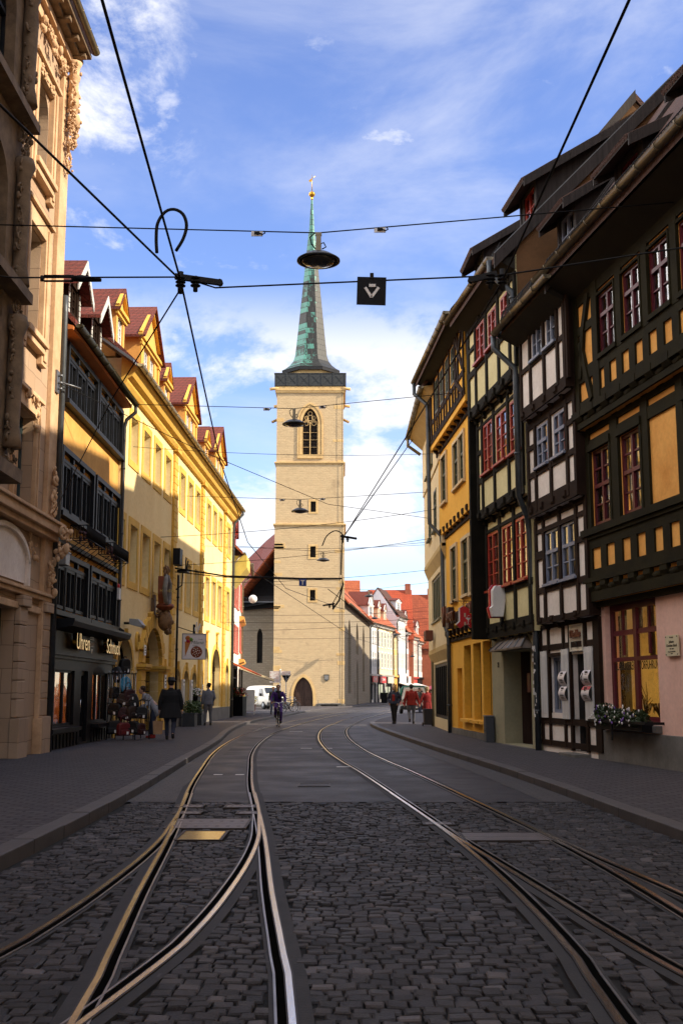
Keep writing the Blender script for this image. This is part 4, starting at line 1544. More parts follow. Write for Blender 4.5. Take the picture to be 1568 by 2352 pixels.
# second floor
rails_(mb, y2_, .2, XE, [(7.12, 7.3), (7.5, 7.69), (8.12, 8.4), (9.84, 10.4)], .045)
mb.box(.18, XE, y2_ - .11, y2_ + .02, 7.36, 7.50)
for i in range(10):
    x = 1.45 + .63 * i
    mb.box(x - .14, x + .14, y2_ - .04 - .001 * (i % 4), y2_ + .02, 7.6, 8.2)
for i in range(5):
    x = 1.55 + 1.25 * i
    mb.box(x - .15, x + .15, y2_ - .05, y2_ + .02, 8.3, 9.9)
for h in w2:
    mb.box(h[0] - .06, h[0] - .005, y2_ - .066, y2_ + .02, h[2] - .03, h[3] + .06)
    mb.box(h[1] + .005, h[1] + .06, y2_ - .066, y2_ + .02, h[2] - .03, h[3] + .06)
    mb.box(h[0] - .06, h[1] + .06, y2_ - .085, y2_ + .02, h[2] - .1, h[2] - .005)
    mb.box(h[0] - .06, h[1] + .06, y2_ - .06, y2_ + .02, h[3] + .005, h[3] + .06)
mb.box(.2, .55, y2_ - .055, y2_ + .02, 7.4, 10.1)
mb.box(1.38, 1.7, y2_ - .056, y2_ + .02, 7.4, 10.1)
mb.box(.5, 1.45, y2_ - .043, y2_ + .02, 9.18, 9.36)
mb.box(.5, 1.45, y2_ - .043, y2_ + .02, 8.1, 8.28)
for p_, q_ in (((1.2, 9.95), (.86, 9.2)), ((.86, 9.2), (.64, 8.2)), ((.68, 9.0), (.95, 8.3)), ((.95, 8.3), (1.25, 7.6))):
    mb.beam((p_[0], y2_ - .03, p_[1]), (q_[0], y2_ - .03, q_[1]), .17, .09, (0, 1, 0))
mb.build('timber_frame', OBEAM, R1)
mb = MB()
brackets(mb, .25, XE, .72, 0, .27, 3.4, 3.86, .3)
brackets(mb, .4, XE, .72, y1_, .30, 7.08, 7.5, .3)
mb.box(.1, XE, -.1, .02, 3.28, 3.4)
for i in range(9):
    mb.tube([(.6 + i * .72, -.17, 3.66), (.6 + i * .72 + .36, -.17, 3.66)], .075, 8)
    mb.tube([(.76 + i * .72, -.35, 7.3), (.76 + i * .72 + .36, -.35, 7.3)], .075, 8)
mb.build('jetty_bracket', OBEAM, R1)
for h in w1:
    window(R1, *h, y1_ + .02, CRIM, 2, (2, 2), .52, fr=.075, bar=.035, curtain='cols', mid=.085)
for i, h in enumerate(w2):
    w_ = window(R1, *h, y2_ + .01, CRIM, 2, (2, 1), .66, fr=.07, bar=.032, curtain='cols', mid=.08)
SHOPY = M('ochre_room_wall', (.30, .165, .014), (.22, .115, .010), 2, .9, .1)
w_ = window(R1, *gfh[0], .12, CRIM, 2, (1, 2), .53, fr=.13, bar=.06, mid=.16, curtain=None, name='shop_window')
mb = MB()
for x in (1.1, 2.38):
    mb.box(x - .03, x + .03, .13, .18, 2.25, 3.2)
    mb.box(x - .5, x + .5, .135, .175, 2.7, 2.76)
mb.build('glazing_bar', CRIM, w_)
mb = MB()
mb.quad((.2, 1.9, .7), (3.6, 1.9, .7), (3.6, 1.9, 3.3), (.2, 1.9, 3.3))
mb.quad((.2, .3, .7), (.2, 1.9, .7), (.2, 1.9, 3.3), (.2, .3, 3.3))
mb.quad((3.6, 1.9, .7), (3.6, .3, .7), (3.6, .3, 3.3), (3.6, 1.9, 3.3))
mb.quad((.2, .3, .72), (3.6, .3, .72), (3.6, 1.9, .72), (.2, 1.9, .72))
mb.quad((.2, .3, 3.32), (3.6, .3, 3.32), (3.6, 1.9, 3.32), (.2, 1.9, 3.32))
mb.build('shop_interior', SHOPY, w_)
MB().tube([(1.95, 1.7, 1.0), (1.95, 1.7, 2.5)], .05, 8).build('lamp_tube', Memit('amber_lamp', (1, .60, .12), 14), w_)
text('GLASBLÄSEREI', .24, INK, 'lettering', w_, .002, 'CENTER', .62, loc=(1.18, .115, 2.02))
text('VORFÜHRUNG', .24, INK, 'lettering', w_, .002, 'CENTER', .62, loc=(2.42, .115, 2.02))
mb = MB()
for x0, x1, z0, z1 in ((.66, .98, .95, 2.1), (.64, .86, 2.2, 3.2), (1.3, 1.66, 2.74, 3.2), (1.95, 2.2, 2.2, 3.2), (2.5, 2.9, 2.74, 3.2)):
    n = 10
    vs = []
    for i in range(n + 1):
        xx = x0 + (x1 - x0) * i / n
        vs += [(xx, .34 + .02 * math.sin(i * 1.9), z0), (xx, .34 + .02 * math.sin(i * 1.9), z1)]
    mb.add(vs, [(2 * i, 2 * i + 2, 2 * i + 3, 2 * i + 1) for i in range(n)], True)
mb.build('curtain', M('grey_net', (.16, .15, .13), (.10, .09, .08), 8, .9, 0), w_)
mb = MB()
for i, (x, z, r_) in enumerate(((2.25, 2.22, .06), (2.5, 2.02, .09), (2.75, 2.2, .06), (2.68, 1.72, .07), (2.62, 1.42, .07), (2.8, 1.9, .05), (2.86, 1.3, .08))):
    mb.ball((x, .45, z), r_, 9, 7)
    mb.tube([(x, .45, z + r_), (x, .45, 2.4)], .006, 4)
mb.prism([(2.62, 1.6), (2.72, 1.86), (2.82, 1.6), (2.76, 1.5), (2.7, 1.55)], .42, .48, 'y')
for i in range(9):
    t_ = i * .7
    mb.tube([(1.5, .4, .9), (1.5 + .12 * math.cos(t_), .4, 1.2 + .03 * i), (1.5 + .25 * math.cos(t_), .4 + .1 * math.sin(t_), 1.3 + .05 * i)], [.012, .01, .005], 5)
for i in range(12):
    t_ = i * .52
    mb.tube([(2.05, .45, 1.0), (2.05 + .2 * math.cos(t_), .45 + .15 * math.sin(t_), 1.28), (2.05 + .36 * math.cos(t_), .45 + .22 * math.sin(t_), 1.08)], [.018, .03, .004], 5, flat=.3)
mb.build('window_display', M('display_ornament', (.05, .02, .015), (.02, .03, .015), 4, .3, 0), w_)
window(R1, *gfh[1], .12, CRIM, 2, (1, 2), .53, fr=.13, mid=.16, curtain=None, name='shop_window')
mb = MB()
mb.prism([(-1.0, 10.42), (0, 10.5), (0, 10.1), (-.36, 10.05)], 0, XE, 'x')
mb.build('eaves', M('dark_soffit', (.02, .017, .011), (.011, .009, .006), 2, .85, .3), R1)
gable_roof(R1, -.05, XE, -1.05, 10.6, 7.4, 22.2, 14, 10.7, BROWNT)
gutter(R1, -.1, XE, -1.12, 10.68, GUTM, .1)
snow_guard(R1, 0, XE, -.95, 10.85, IRON, .3)
mb = MB()
mb.prism([(-1.05, 10.36), (7.4, 21.95), (7.4, 22.3), (-1.05, 10.7)], -.14, -.06, 'x')
mb.build('verge_board', BOARD, R1)
shed_dormer(R1, 1.3, 2.75, .3, 11.5, 12.85, CRIM, [(1.58, 2.45, 11.75, 12.65)], BOARD, 2.8, 1.5, BROWNT)
shed_dormer(R1, 4.9, 6.4, .3, 11.5, 12.85, CRIM, [(5.2, 6.05, 11.75, 12.65)], BOARD, 2.8, 1.5, BROWNT)

# --- R2: white house number 25
R2 = thing('white_timbered_house', 'narrow white half-timbered house with brown beams, blue-grey windows and number 25', 'timber house', (4.86, 28.4, 0), R(8.5 - 90))
y0_, y1_, y2_, y3_ = 0, -.18, -.36, -.54
q0 = [(1.0, 1.98, 1.02, 2.32), (2.48, 3.4, .2, 2.35)]
q1 = [(1.43, 2.4, 4.04, 5.3), (2.6, 3.54, 4.04, 5.3)]
q2 = [(1.55, 2.36, 6.84, 7.84), (2.77, 3.58, 6.84, 7.84)]
q3 = [(1.93, 2.64, 9.39, 10.12), (2.98, 3.67, 9.39, 10.12)]
mb = MB()
for z0, z1, y_, x0, hh in ((0, 3.12, 0, .3, q0), (3.12, 5.72, y1_, .7, q1), (5.72, 8.12, y2_, .8, q2), (8.12, 10.4, y3_, .95, q3)):
    wall(mb, x0, 4.28, z0, z1, y_, hh, .16)
    mb.quad((x0, 8, z0), (x0, y_, z0), (x0, y_, z1), (x0, 8, z1))
    mb.quad((4.28, y_, z0), (4.28, 8, z0), (4.28, 8, z1), (4.28, y_, z1))
    mb.quad((x0, y_, z0), (x0, y_ + .18, z0), (4.28, y_ + .18, z0), (4.28, y_, z0))
mb.quad((4.28, 8, 0), (.3, 8, 0), (.3, 8, 10.4), (4.28, 8, 10.4))
mb.build('panel_wall', P_WH, R2)
mb = MB()
for z0, z1, y_ in ((.25, 3.1, 0), (3.12, 5.72, y1_), (5.72, 8.12, y2_), (8.12, 10.4, y3_)):
    mb.box(4.16, 4.31, y_ - .06, y_ + .5, z0, z1)
mb.build('corner_post', BBEAM, R2)
mb = MB()
# ground floor frame
rails_(mb, 0, .3, 4.28, [(3.02, 3.12), (2.5, 2.63), (.76, .9), (.25, .38)], .04)
posts(mb, 0, [.4, .96, 2.02, 2.45, 3.45, 4.06], .25, 3.06, .11, .045)
mb.box(.9, 1.0, -.05, .02, .9, 2.5)
mb.box(2.4, 2.5, -.05, .02, .2, 3.06)
mb.box(3.38, 3.48, -.052, .02, .2, 3.06)
mb.box(3.95, 4.28, -.05, .02, .25, 3.1)
mb.box(.98, 2.02, -.06, .02, 2.33, 2.42)
# first
rails_(mb, y1_, .7, 4.28, [(3.12, 3.26), (3.86, 4.0), (5.32, 5.42), (5.58, 5.72)], .04)
rails_(mb, y1_, .7, 1.42, [(4.73 - .05, 4.88)], .05)
rails_(mb, y1_, 3.58, 4.28, [(4.74, 4.88)], .05)
posts(mb, y1_, [.78, 1.36, 2.5, 3.6, 4.18], 3.2, 5.65, .15, .046)
rails_(mb, y1_, 1.4, 3.6, [(5.3, 5.36)], .06)
# second
rails_(mb, y2_, .8, 4.28, [(5.72, 6.08), (6.66, 6.8), (7.88, 8.12)], .042)
rails_(mb, y2_, .8, 1.5, [(7.36, 7.48)], .05)
rails_(mb, y2_, 3.66, 4.28, [(6.67, 6.8), (7.36, 7.48)], .051)
posts(mb, y2_, [.9, 1.46, 2.56, 3.68, 4.2], 5.8, 8.0, .14, .047)
# third
rails_(mb, y3_, .95, 4.28, [(8.12, 8.4), (9.26, 9.38), (10.15, 10.4)], .042)
posts(mb, y3_, [1.05, 1.78, 2.8, 3.74, 4.36], 8.3, 10.3, .13, .047)
mb.build('timber_frame', BBEAM, R2)
mb = MB()
brackets(mb, .9, 4.2, .8, 0, .24, 2.98, 3.28, .17)
brackets(mb, 1.0, 4.2, .8, y1_, .26, 5.6, 5.95, .17)
brackets(mb, 1.1, 4.2, .8, y2_, .26, 8.0, 8.3, .17)
mb.build('jetty_bracket', BBEAM, R2)
for h in q1 + q2:
    window(R2, *h, (y1_ if h[2] < 6 else y2_) - .01, BLUG, 2, (2, 1), .6, fr=.065, bar=.03, curtain='cols', sill=.1, mid=.07)
for h in q3:
    window(R2, *h, y3_ - .01, BLUG, 2, 2, fr=.06, bar=.025, curtain='cols', sill=.1)
window(R2, *q0[0], .08, BLUG, 2, 1, fr=.08, curtain='sides', glass=GLASS_DARK)
mb = MB()
mb.box(2.48, 3.4, .14, .2, .2, 2.35)
for z in (.4, 1.4):
    mb.box(2.6, 2.9, .12, .139, z, z + .8)
    mb.box(3.0, 3.3, .12, .139, z, z + .8)
mb.build('door', BLACKP, R2)
MB().box(2.4, 3.5, -.35, .1, 0, .17).build('door_step', PLINTH, R2, .01)
mb = MB()
SHUT = M('white_ribbed_shutter', (.66, .64, .62), (.52, .5, .48), 3, .7, .2, 40, stretch=(3, 3, .4))
for x0, x1 in ((.46, .9), (1.96, 2.41), (3.44, 3.92)):
    k = MB()
    k.box(x0, x1, -.075, -.046, .9, 2.48)
    for i in range(5):
        x = x0 + .06 + i * (x1 - x0 - .12) / 4
        k.box(x - .015, x + .015, -.085, -.076, 1.0, 2.36)
    k.build('shutter', SHUT, R2)
k = MB()
k.box(2.53, 3.33, -.03, .0, 2.42, 3.0)
for a_, b_, c_, e_ in ((2.52, 3.34, 2.41, 2.44), (2.52, 3.34, 2.98, 3.01), (2.52, 2.55, 2.44, 2.98), (3.31, 3.34, 2.44, 2.98)):
    k.box(a_, b_, -.06, -.03, c_, e_)
sb = k.build('sign_board', M('cream_board', (.62, .56, .45), (.52, .46, .36), 2, .8, .1), R2)
text('Diedike', .25, BROWNL, 'lettering', sb, .02, 'CENTER', .84, loc=(2.93, -.07, 2.79))
text('25', .17, INK, 'lettering', sb, .01, 'CENTER', .9, loc=(2.94, -.06, 2.55))
NB = []
for i, (x0, x1, z0, z1) in enumerate(((1.93, 2.36, 1.66, 1.97), (1.95, 2.38, 1.31, 1.63), (3.42, 3.89, 1.66, 1.97), (3.42, 3.89, 1.31, 1.63))):
    lab = ['white curved menu plaque left of the dark door, upper one', 'white curved menu plaque left of the dark door, lower one',
           'white curved plaque with a route diagram right of the dark door', 'white curved plaque with a red top band right of the dark door'][i]
    t_ = thing('notice_plaque', lab, 'plaque', R2.location, R2.rotation_euler.z, 'curved notice plaques by the door of number 25')
    k = MB()
    n = 8
    vs = []
    for j in range(n + 1):
        z = z0 + (z1 - z0) * j / n
        o_ = .09 + .07 * math.sin(math.pi * j / n)
        vs += [(x0, -o_, z), (x1, -o_, z)]
    k.add(vs, [(2 * j, 2 * j + 1, 2 * j + 3, 2 * j + 2) for j in range(n)], True)
    k.build('face', M('plaque_white', (.70, .66, .68), (.62, .58, .6), 2, .35, 0) if i == 0 else bpy.data.materials['plaque_white'], t_)
    k = MB()
    for xx in (x0, x1):
        k.add([(xx, -.085, z0)] + [(xx, -(.088 + .07 * math.sin(math.pi * j / n)), z0 + (z1 - z0) * j / n) for j in range(n + 1)] + [(xx, -.085, z1)], [tuple(range(n + 3))])
    k.build('side', INK, t_)
    k = MB()
    for j, (lw, zz) in enumerate(((.5, .8), (.3, .7), (.6, .38), (.7, .32), (.5, .22), (.6, .16))):
        z = z0 + (z1 - z0) * zz
        o_ = .094 + .07 * math.sin(math.pi * zz)
        cx = (x0 + x1) / 2 + (.06 if i == 2 else 0)
        k.box(cx - lw * .17, cx + lw * .17, -o_ - .001, -o_, z, z + .012 + (.03 if j == 0 else 0))
    if i == 2:
        k.tube([(x0 + .13, -.15, z1 - .05), (x0 + .07, -.17, z1 - .16), (x0 + .1, -.16, z0 + .09)], .009, 5)
    if i == 3:
        k.box(x0 + .18, x0 + .24, -.15, -.149, z1 - .16, z1 - .05)
    k.build('print', INK, t_)
    if i == 3:
        k = MB()
        k.add([(x0, -.092, z1), (x1, -.092, z1), (x1, -.1485, z1 - .075), (x0, -.1485, z1 - .075)], [(3, 2, 1, 0)])
        k.build('band', INKR, t_)
mb = MB()
mb.prism([(-1.05, 10.3), (0, 10.45), (0, 10.1), (-.54, 10.05)], .85, 4.3, 'x')
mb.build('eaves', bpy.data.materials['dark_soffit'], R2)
gable_roof(R2, .9, 4.35, -1.0, 10.5, 7.0, 21.9, 14, 10.6, BROWNT)
gutter(R2, .6, 4.75, -1.1, 10.5, GUTM, .1)
snow_guard(R2, .6, 4.3, -.95, 10.75, IRON, .34)
mb = MB()
mb.prism([(-1.02, 10.2), (7.0, 21.65), (7.0, 22.0), (-1.02, 10.6)], 4.3, 4.38, 'x')
mb.build('verge_board', BOARD, R2)
shed_dormer(R2, 1.8, 3.1, .25, 11.7, 13.15, BLUG, [(1.95, 2.85, 12.0, 12.98)], BOARD, 3.0, 2.0, BROWNT)
pp = [(.55, -1.1, 10.42), (.55, -1.1, 10.1), (.75, -.62, 9.55), (.80, -.62, 9.3), (.80, -.62, 6.3), (.42, -.3, 5.85), (.38, -.24, 5.5), (.30, -.12, 3.0), (.30, -.12, .05)]
pipe_down(R2, pp, PIPE, .075)
mb = MB()
rs = random.Random(5)
for i in range(26):
    z = rs.uniform(.9, 2.6)
    a_ = rs.uniform(-2.6, -.5)
    mb.box(.3 + .08 * math.cos(a_) - .035, .3 + .08 * math.cos(a_) + .035, -.12 + .08 * math.sin(a_) - .006, -.12 + .08 * math.sin(a_), z, z + rs.uniform(.04, .12))
mb.build('sticker', WHITEP, R2)

# --- R3: pale green house number 23
R3 = thing('green_timbered_house', 'tall half-timbered house with pale green panels, dark beams, vermilion windows and number 23', 'timber house', (4.30, 32.9, 0), R(7 - 90))
q0 = [(1.35, 4.0, .12, 2.6)]
q1 = [(.66, 1.84, 4.34, 5.95), (2.24, 3.3, 4.34, 5.95), (3.6, 4.62, 4.34, 5.95)]
q2 = [(1.1, 2.1, 7.62, 9.05), (2.52, 3.62, 7.62, 9.0), (3.94, 4.98, 7.6, 9.0)]
q3 = [(1.2, 2.12, 10.84, 11.93), (2.56, 3.4, 10.84, 11.88), (3.9, 4.66, 10.84, 11.85)]
mb = MB()
for z0, z1, y_, x0, x1, hh in ((3.0, 6.4, y1_, .45, 4.98, q1), (6.4, 9.4, y2_, .35, 5.1, q2), (9.4, 12.55, y3_, .2, 5.35, q3)):
    wall(mb, x0, x1, z0, z1, y_, hh, .16)
    mb.quad((x0, 9, z0), (x0, y_, z0), (x0, y_, z1), (x0, 9, z1))
    mb.quad((x1, y_, z0), (x1, 9, z0), (x1, 9, z1), (x1, y_, z1))
    mb.quad((x0, y_, z0), (x0, y_ + .18, z0), (x1, y_ + .18, z0), (x1, y_, z0))
mb.quad((5.3, 9, 0), (0, 9, 0), (0, 9, 12.5), (5.3, 9, 12.5))
mb.build('panel_wall', P_GR, R3)
mb = MB()
wall(mb, .1, 4.75, 0, 3.1, 0, q0, .5)
mb.quad((.1, 9, 0), (.1, 0, 0), (.1, 0, 3.1), (.1, 9, 3.1))
mb.quad((4.75, 0, 0), (4.75, 9, 0), (4.75, 9, 3.1), (4.75, 0, 3.1))
mb.build('ground_floor_wall', M('grey_green_render', (.34, .31, .20), (.26, .24, .15), 1, .9, .25), R3)
mb = MB()
rails_(mb, y1_, .45, 4.98, [(3.0, 3.4), (4.14, 4.32), (5.98, 6.08), (6.28, 6.4)], .04)
posts(mb, y1_, [.56, 2.04, 3.45, 4.82], 3.2, 6.35, .2, .046)
posts(mb, y1_, [3.48], 3.2, 4.3, .16, .049)
posts(mb, y1_, [1.98], 5.9, 6.35, .15, .049)
rails_(mb, y2_, .35, 5.1, [(6.4, 6.68), (7.44, 7.6), (9.06, 9.14), (9.28, 9.4)], .04)
posts(mb, y2_, [.45, .98, 2.3, 3.78, 5.04], 6.6, 9.3, .17, .046)
rails_(mb, y2_, .35, 1.0, [(8.3, 8.42)], .05)
rails_(mb, y3_, .2, 5.35, [(9.4, 9.72), (10.66, 10.82), (11.96, 12.14), (12.46, 12.55)], .04)
posts(mb, y3_, [.28, 1.12, 2.36, 3.66, 4.76, 5.3], 9.6, 12.1, .17, .046)
rails_(mb, y3_, .2, 1.15, [(11.4, 11.52), (10.62, 10.78)], .05)
for x in (1.5, 2.8, 3.55, 4.6):
    mb.box(x, x + .22, y3_ - .07, y3_ + .02, 12.1, 12.5)
mb.box(.02, .2, -.02 + y3_, 0, 3.0, 12.5)
mb.build('timber_frame', WBEAM, R3)
mb = MB()
brackets(mb, .5, 4.9, .9, 0, .26, 2.92, 3.3, .2)
brackets(mb, .5, 5.0, .9, y1_, .28, 6.2, 6.6, .2)
brackets(mb, .4, 5.2, .9, y2_, .28, 9.2, 9.6, .2)
for i in range(5):
    mb.tube([(.75 + .9 * i, -.16, 3.2), (1.3 + .9 * i, -.16, 3.2)], .07, 8)
    mb.tube([(.75 + .9 * i, y1_ - .16, 6.45), (1.3 + .9 * i, y1_ - .16, 6.45)], .07, 8)
    mb.tube([(.65 + .9 * i, y2_ - .16, 9.45), (1.2 + .9 * i, y2_ - .16, 9.45)], .07, 8)
mb.build('jetty_bracket', WBEAM, R3)
for h in q1 + q2 + q3:
    y_ = y1_ if h[2] < 6 else y2_ if h[2] < 9 else y3_
    window(R3, *h, y_ - .015, VERM, 2, (3 if h[2] > 10 else 4), fr=.07, bar=.03, curtain='cols', sill=.12, mid=.09)
mb = MB()
mb.quad((1.2, 1.3, 0), (4.1, 1.3, 0), (4.1, 1.3, 2.7), (1.2, 1.3, 2.7))
mb.quad((1.35, .5, 0), (1.35, 1.3, 0), (1.35, 1.3, 2.6), (1.35, .5, 2.6))
mb.box(2.75, 2.9, .42, .5, .12, 2.5)
mb.box(3.85, 3.98, .42, .5, .12, 2.5)
mb.box(2.9, 3.85, .42, .5, 2.4, 2.5)
mb.box(2.9, 3.85, .42, .5, .12, .5)
dr = mb.build('entrance', WOODD, R3)
MB().quad((2.9, .46, .5), (3.85, .46, .5), (3.85, .46, 2.4), (2.9, .46, 2.4)).build('pane', GLASS_DARK, dr)
MB().box(2.42, 2.7, .35, .42, 1.5, 2.0).build('letter_box', CRIM, dr)
MB().box(1.3, 4.05, -.12, .5, 0, .11).build('door_step', PLINTH, R3, .015)
mb = MB()
mb.add([(1.6, 0, 2.98), (3.7, 0, 2.98), (4.35, -.34, 2.64), (1.15, -.34, 2.64), (1.15, 0, 2.6), (4.35, 0, 2.6), (4.35, -.34, 2.6), (1.15, -.34, 2.6)], [(0, 3, 2, 1), (3, 7, 6, 2), (0, 4, 7, 3), (1, 2, 6, 5), (4, 5, 6, 7)])
mb.build('canopy', M('brown_zinc', (.14, .11, .09), (.08, .06, .05), 2, .6, .2, 30, .3), R3)
mb = MB()
for i in range(6):
    mb.beam((1.6 + .42 * i, -.01, 2.985), (1.15 + .64 * i, -.35, 2.645), .03, .025)
mb.build('canopy_seam', ZINC, R3)
text('23', .2, INK, 'lettering', R3, .006, 'CENTER', .8, loc=(.86, -.015, 2.25))
mb = MB()
mb.prism([(-1.05, 12.4), (0, 12.6), (0, 12.2), (-.54, 12.15)], .1, 5.35, 'x')
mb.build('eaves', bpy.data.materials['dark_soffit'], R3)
gable_roof(R3, .0, 5.4, -1.05, 12.5, 7.6, 21.6, 14, 12.7, BROWNT)
gutter(R3, -.3, 5.0, -1.1, 12.6, GUTM, .1)
snow_guard(R3, -.2, 5.2, -.98, 12.6, IRON, .32)
mb = MB()
mb.prism([(-1.1, 12.12), (7.6, 21.2), (7.6, 21.65), (-1.1, 12.5)], 5.38, 5.45, 'x')
mb.build('verge_board', BOARD, R3)
mb = MB()
mb.beam((5.42, -1.1, 12.52), (5.42, 7.6, 21.67), .03, .025)
mb.build('verge_flashing', ZINC, R3)
mb = MB()
mb.add([(5.36, -.5, 9.4), (5.36, 9, 9.4), (5.36, 13.6, 13.0), (5.36, 7.6, 21.3), (5.36, -.5, 12.8)], [(0, 1, 2, 3, 4)])
mb.build('gable_wall', BRWN, R3)
shed_dormer(R3, 3.15, 4.7, .3, 13.5, 15.05, VERM, [(3.5, 4.42, 13.98, 14.9)], BOARD, 3.4, 2.2, BROWNT)

pipe_down(R3, [(4.95, -1.1, 12.5), (4.95, -1.1, 12.15), (5.3, -.62, 11.55), (5.32, -.6, 11.2), (5.32, -.6, 10.72), (5.15, -1.0, 10.4)], PIPE, .075)

# --- R4: egg-yellow pharmacy with a timbered top floor
R4 = thing('yellow_pharmacy_house', 'egg-yellow house with olive windows and a timbered top floor, hung with red pharmacy signs', 'house', (3.86, 40.2, 0), R(3.5 - 90))
q0 = [(2.66, 3.98, .66, 3.0), (4.42, 5.72, .66, 3.0), (6.06, 7.32, .66, 3.0), (1.28, 2.25, .22, 2.3)]
q1 = [(1.1, 2.25, 4.6, 6.4), (3.36, 4.55, 4.6, 6.38), (4.78, 5.95, 4.56, 6.36)]
q2 = [(.1, 1.25, 8.14, 9.8), (2.8, 3.88, 8.2, 9.7), (3.98, 4.94, 8.2, 9.7)]
q3 = [(.42, 1.1, 11.4, 12.6), (1.6, 2.26, 11.4, 12.6), (2.82, 3.46, 11.42, 12.64), (4.05, 4.75, 11.44, 12.66)]
mb = MB()
for z0, z1, y_, x0, x1, hh in ((0, 3.4, 0, .0, 7.28, q0), (3.4, 7.1, -.1, -.3, 7.3, q1), (7.1, 10.3, -.25, -.7, 6.9, q2), (10.3, 13.1, -.5, -1.1, 6.6, q3)):
    wall(mb, x0, x1, z0, z1, y_, hh, .3 if z0 < 3 else .16)
    mb.quad((x0, 9, z0), (x0, y_, z0), (x0, y_, z1), (x0, 9, z1))
    mb.quad((x1, y_, z0), (x1, 9, z0), (x1, 9, z1), (x1, y_, z1))
    mb.quad((x0, y_, z0), (x0, y_ + .26, z0), (x1, y_ + .26, z0), (x1, y_, z0))
mb.quad((7.28, 9, 0), (-1, 9, 0), (-1, 9, 13), (7.28, 9, 13))
mb.build('wall', P_YE, R4)
mb = MB()
mb.box(-.0, 7.28, -.06, .05, 0, .3)
mb.build('plinth', PLINTH, R4)
mb = MB()
for h in q0[:3]:
    mb.box(h[0] - .05, h[1] + .1, -.16, .3, h[2] - .1, h[2] - .001)
mb.build('window_sill', P_YE, R4, .01)
mb = MB()
for z0, y_, n_ in ((3.25, 0, 8), (6.95, -.1, 8), (10.1, -.25, 8)):
    x0 = -.2 if z0 < 4 else -.6 if z0 < 8 else -1.0
    mb.box(x0, 7.0, y_ - .1, y_ + .02, z0 + .3, z0 + .48)
    mb.box(x0, 7.0, y_ - .05, y_ + .02, z0 - .02, z0 + .08)
    brackets(mb, x0 + .1, 7.0, .8, y_, .2, z0, z0 + .36, .24)
rails_(mb, -.5, -1.1, 6.6, [(10.5, 10.72), (11.18, 11.34), (12.72, 12.86), (13.0, 13.1)], .04)
posts(mb, -.5, [-1.02, -.5, .25, 1.35, 2.54, 3.76, 4.95, 5.5, 6.5], 10.6, 13.0, .17, .046)
posts(mb, -.5, [.8, 1.9, 3.1, 4.4], 10.6, 11.3, .15, .044)
for p_, q_ in (((5.0, 12.8), (6.4, 11.4)), ((5.05, 11.3), (6.4, 10.6)), ((6.4, 12.8), (5.1, 11.4)), ((-.9, 12.8), (-.3, 10.6)), ((-.3, 12.8), (-.95, 11.3))):
    mb.beam((p_[0], -.52, p_[1]), (q_[0], -.52, q_[1]), .16, .08, (0, 1, 0))
mb.build('timber_frame', BBEAM, R4)
CASE = M('stone_casing', (.62, .48, .28), (.5, .37, .2), 2, .85, .2)
for h in q1 + q2:
    window(R4, *h, (-.1 if h[2] < 6 else -.25) + .02, OLIV, 2, (2, 1), .62, fr=.06, bar=.03, casing=(CASE, .11, (-.16 if h[2] < 6 else -.31)), curtain='sides')
for h in q3:
    window(R4, *h, -.52, OLIV, 2, 3, fr=.06, bar=.03, curtain=None)
for h in q0[:3]:
    window(R4, *h, .22, BLACKP, 1, 1, fr=.06, curtain='sides')
MB().box(1.28, 2.25, .22, .28, .22, 2.3).build('side_door', P_YE, R4)
mb = MB()
mb.prism([(-.98, 12.95), (0, 13.3), (0, 12.9), (-.5, 12.75)], -1.2, 6.6, 'x')
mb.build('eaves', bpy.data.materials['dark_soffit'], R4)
gable_roof(R4, -1.2, 7.15, -1.0, 13.0, 5.0, 20.3, 11, 13.2, BROWNT)
gutter(R4, -1.5, 6.7, -1.05, 13.1, GUTM, .1)
shed_dormer(R4, 5.6, 7.05, .1, 13.8, 15.1, OLIV, [(5.85, 6.7, 14.15, 14.95)], BOARD, 3.2, 2.0, BROWNT)
mb = MB()
mb.prism([(-1.0, 12.6), (5.0, 19.95), (5.0, 20.35), (-1.0, 13.0)], 7.15, 7.23, 'x')
mb.build('verge_board', BOARD, R4)
mb = MB()
mb.add([(7.1, -.5, 11), (7.1, 10, 11), (7.1, 10.5, 13.5), (7.1, 5.0, 20.0), (7.1, -.6, 13.3)], [(0, 1, 2, 3, 4)])
mb.build('gable_wall', BRWN, R4)
pipe_down(R4, [(-1.3, -1.05, 13.0), (-1.3, -1.05, 12.6), (-.95, -.62, 12.1), (-.9, -.6, 11.8), (-.9, -.58, 7.6), (-.5, -.22, 7.1), (-.45, -.2, 6.8), (-.42, -.2, 4.0), (.15, -.12, 3.5), (.15, -.1, 3.2), (.15, -.1, .05)], PIPE, .075)

# --- R5: cream rendered house at the bend
R5 = thing('cream_jettied_house', 'cream rendered house at the bend with jettied floors and a black shopfront', 'house', (3.86, 48.8, 0), R(-90))
q1 = [(2.0, 6.0, 4.3, 6.05)]
q2 = [(2.6, 3.8, 7.6, 9.2), (5.2, 6.4, 7.6, 9.2)]
q3 = [(2.0, 3.0, 10.3, 11.8), (4.5, 5.5, 10.3, 11.8)]
mb = MB()
for z0, z1, y_, hh in ((0, 3.1, 0, [(1.2, 6.9, .5, 2.62)]), (3.1, 6.7, -.12, q1), (6.7, 9.9, -.26, q2), (9.9, 12.3, -.31, q3)):
    wall(mb, 0, 8.4, z0, z1, y_, hh, .2)
    mb.quad((0, 9, z0), (0, y_, z0), (0, y_, z1), (0, 9, z1))
    mb.quad((8.4, y_, z0), (8.4, 9, z0), (8.4, 9, z1), (8.4, y_, z1))
    mb.quad((0, y_, z0), (0, y_ + .16, z0), (8.4, y_ + .16, z0), (8.4, y_, z0))
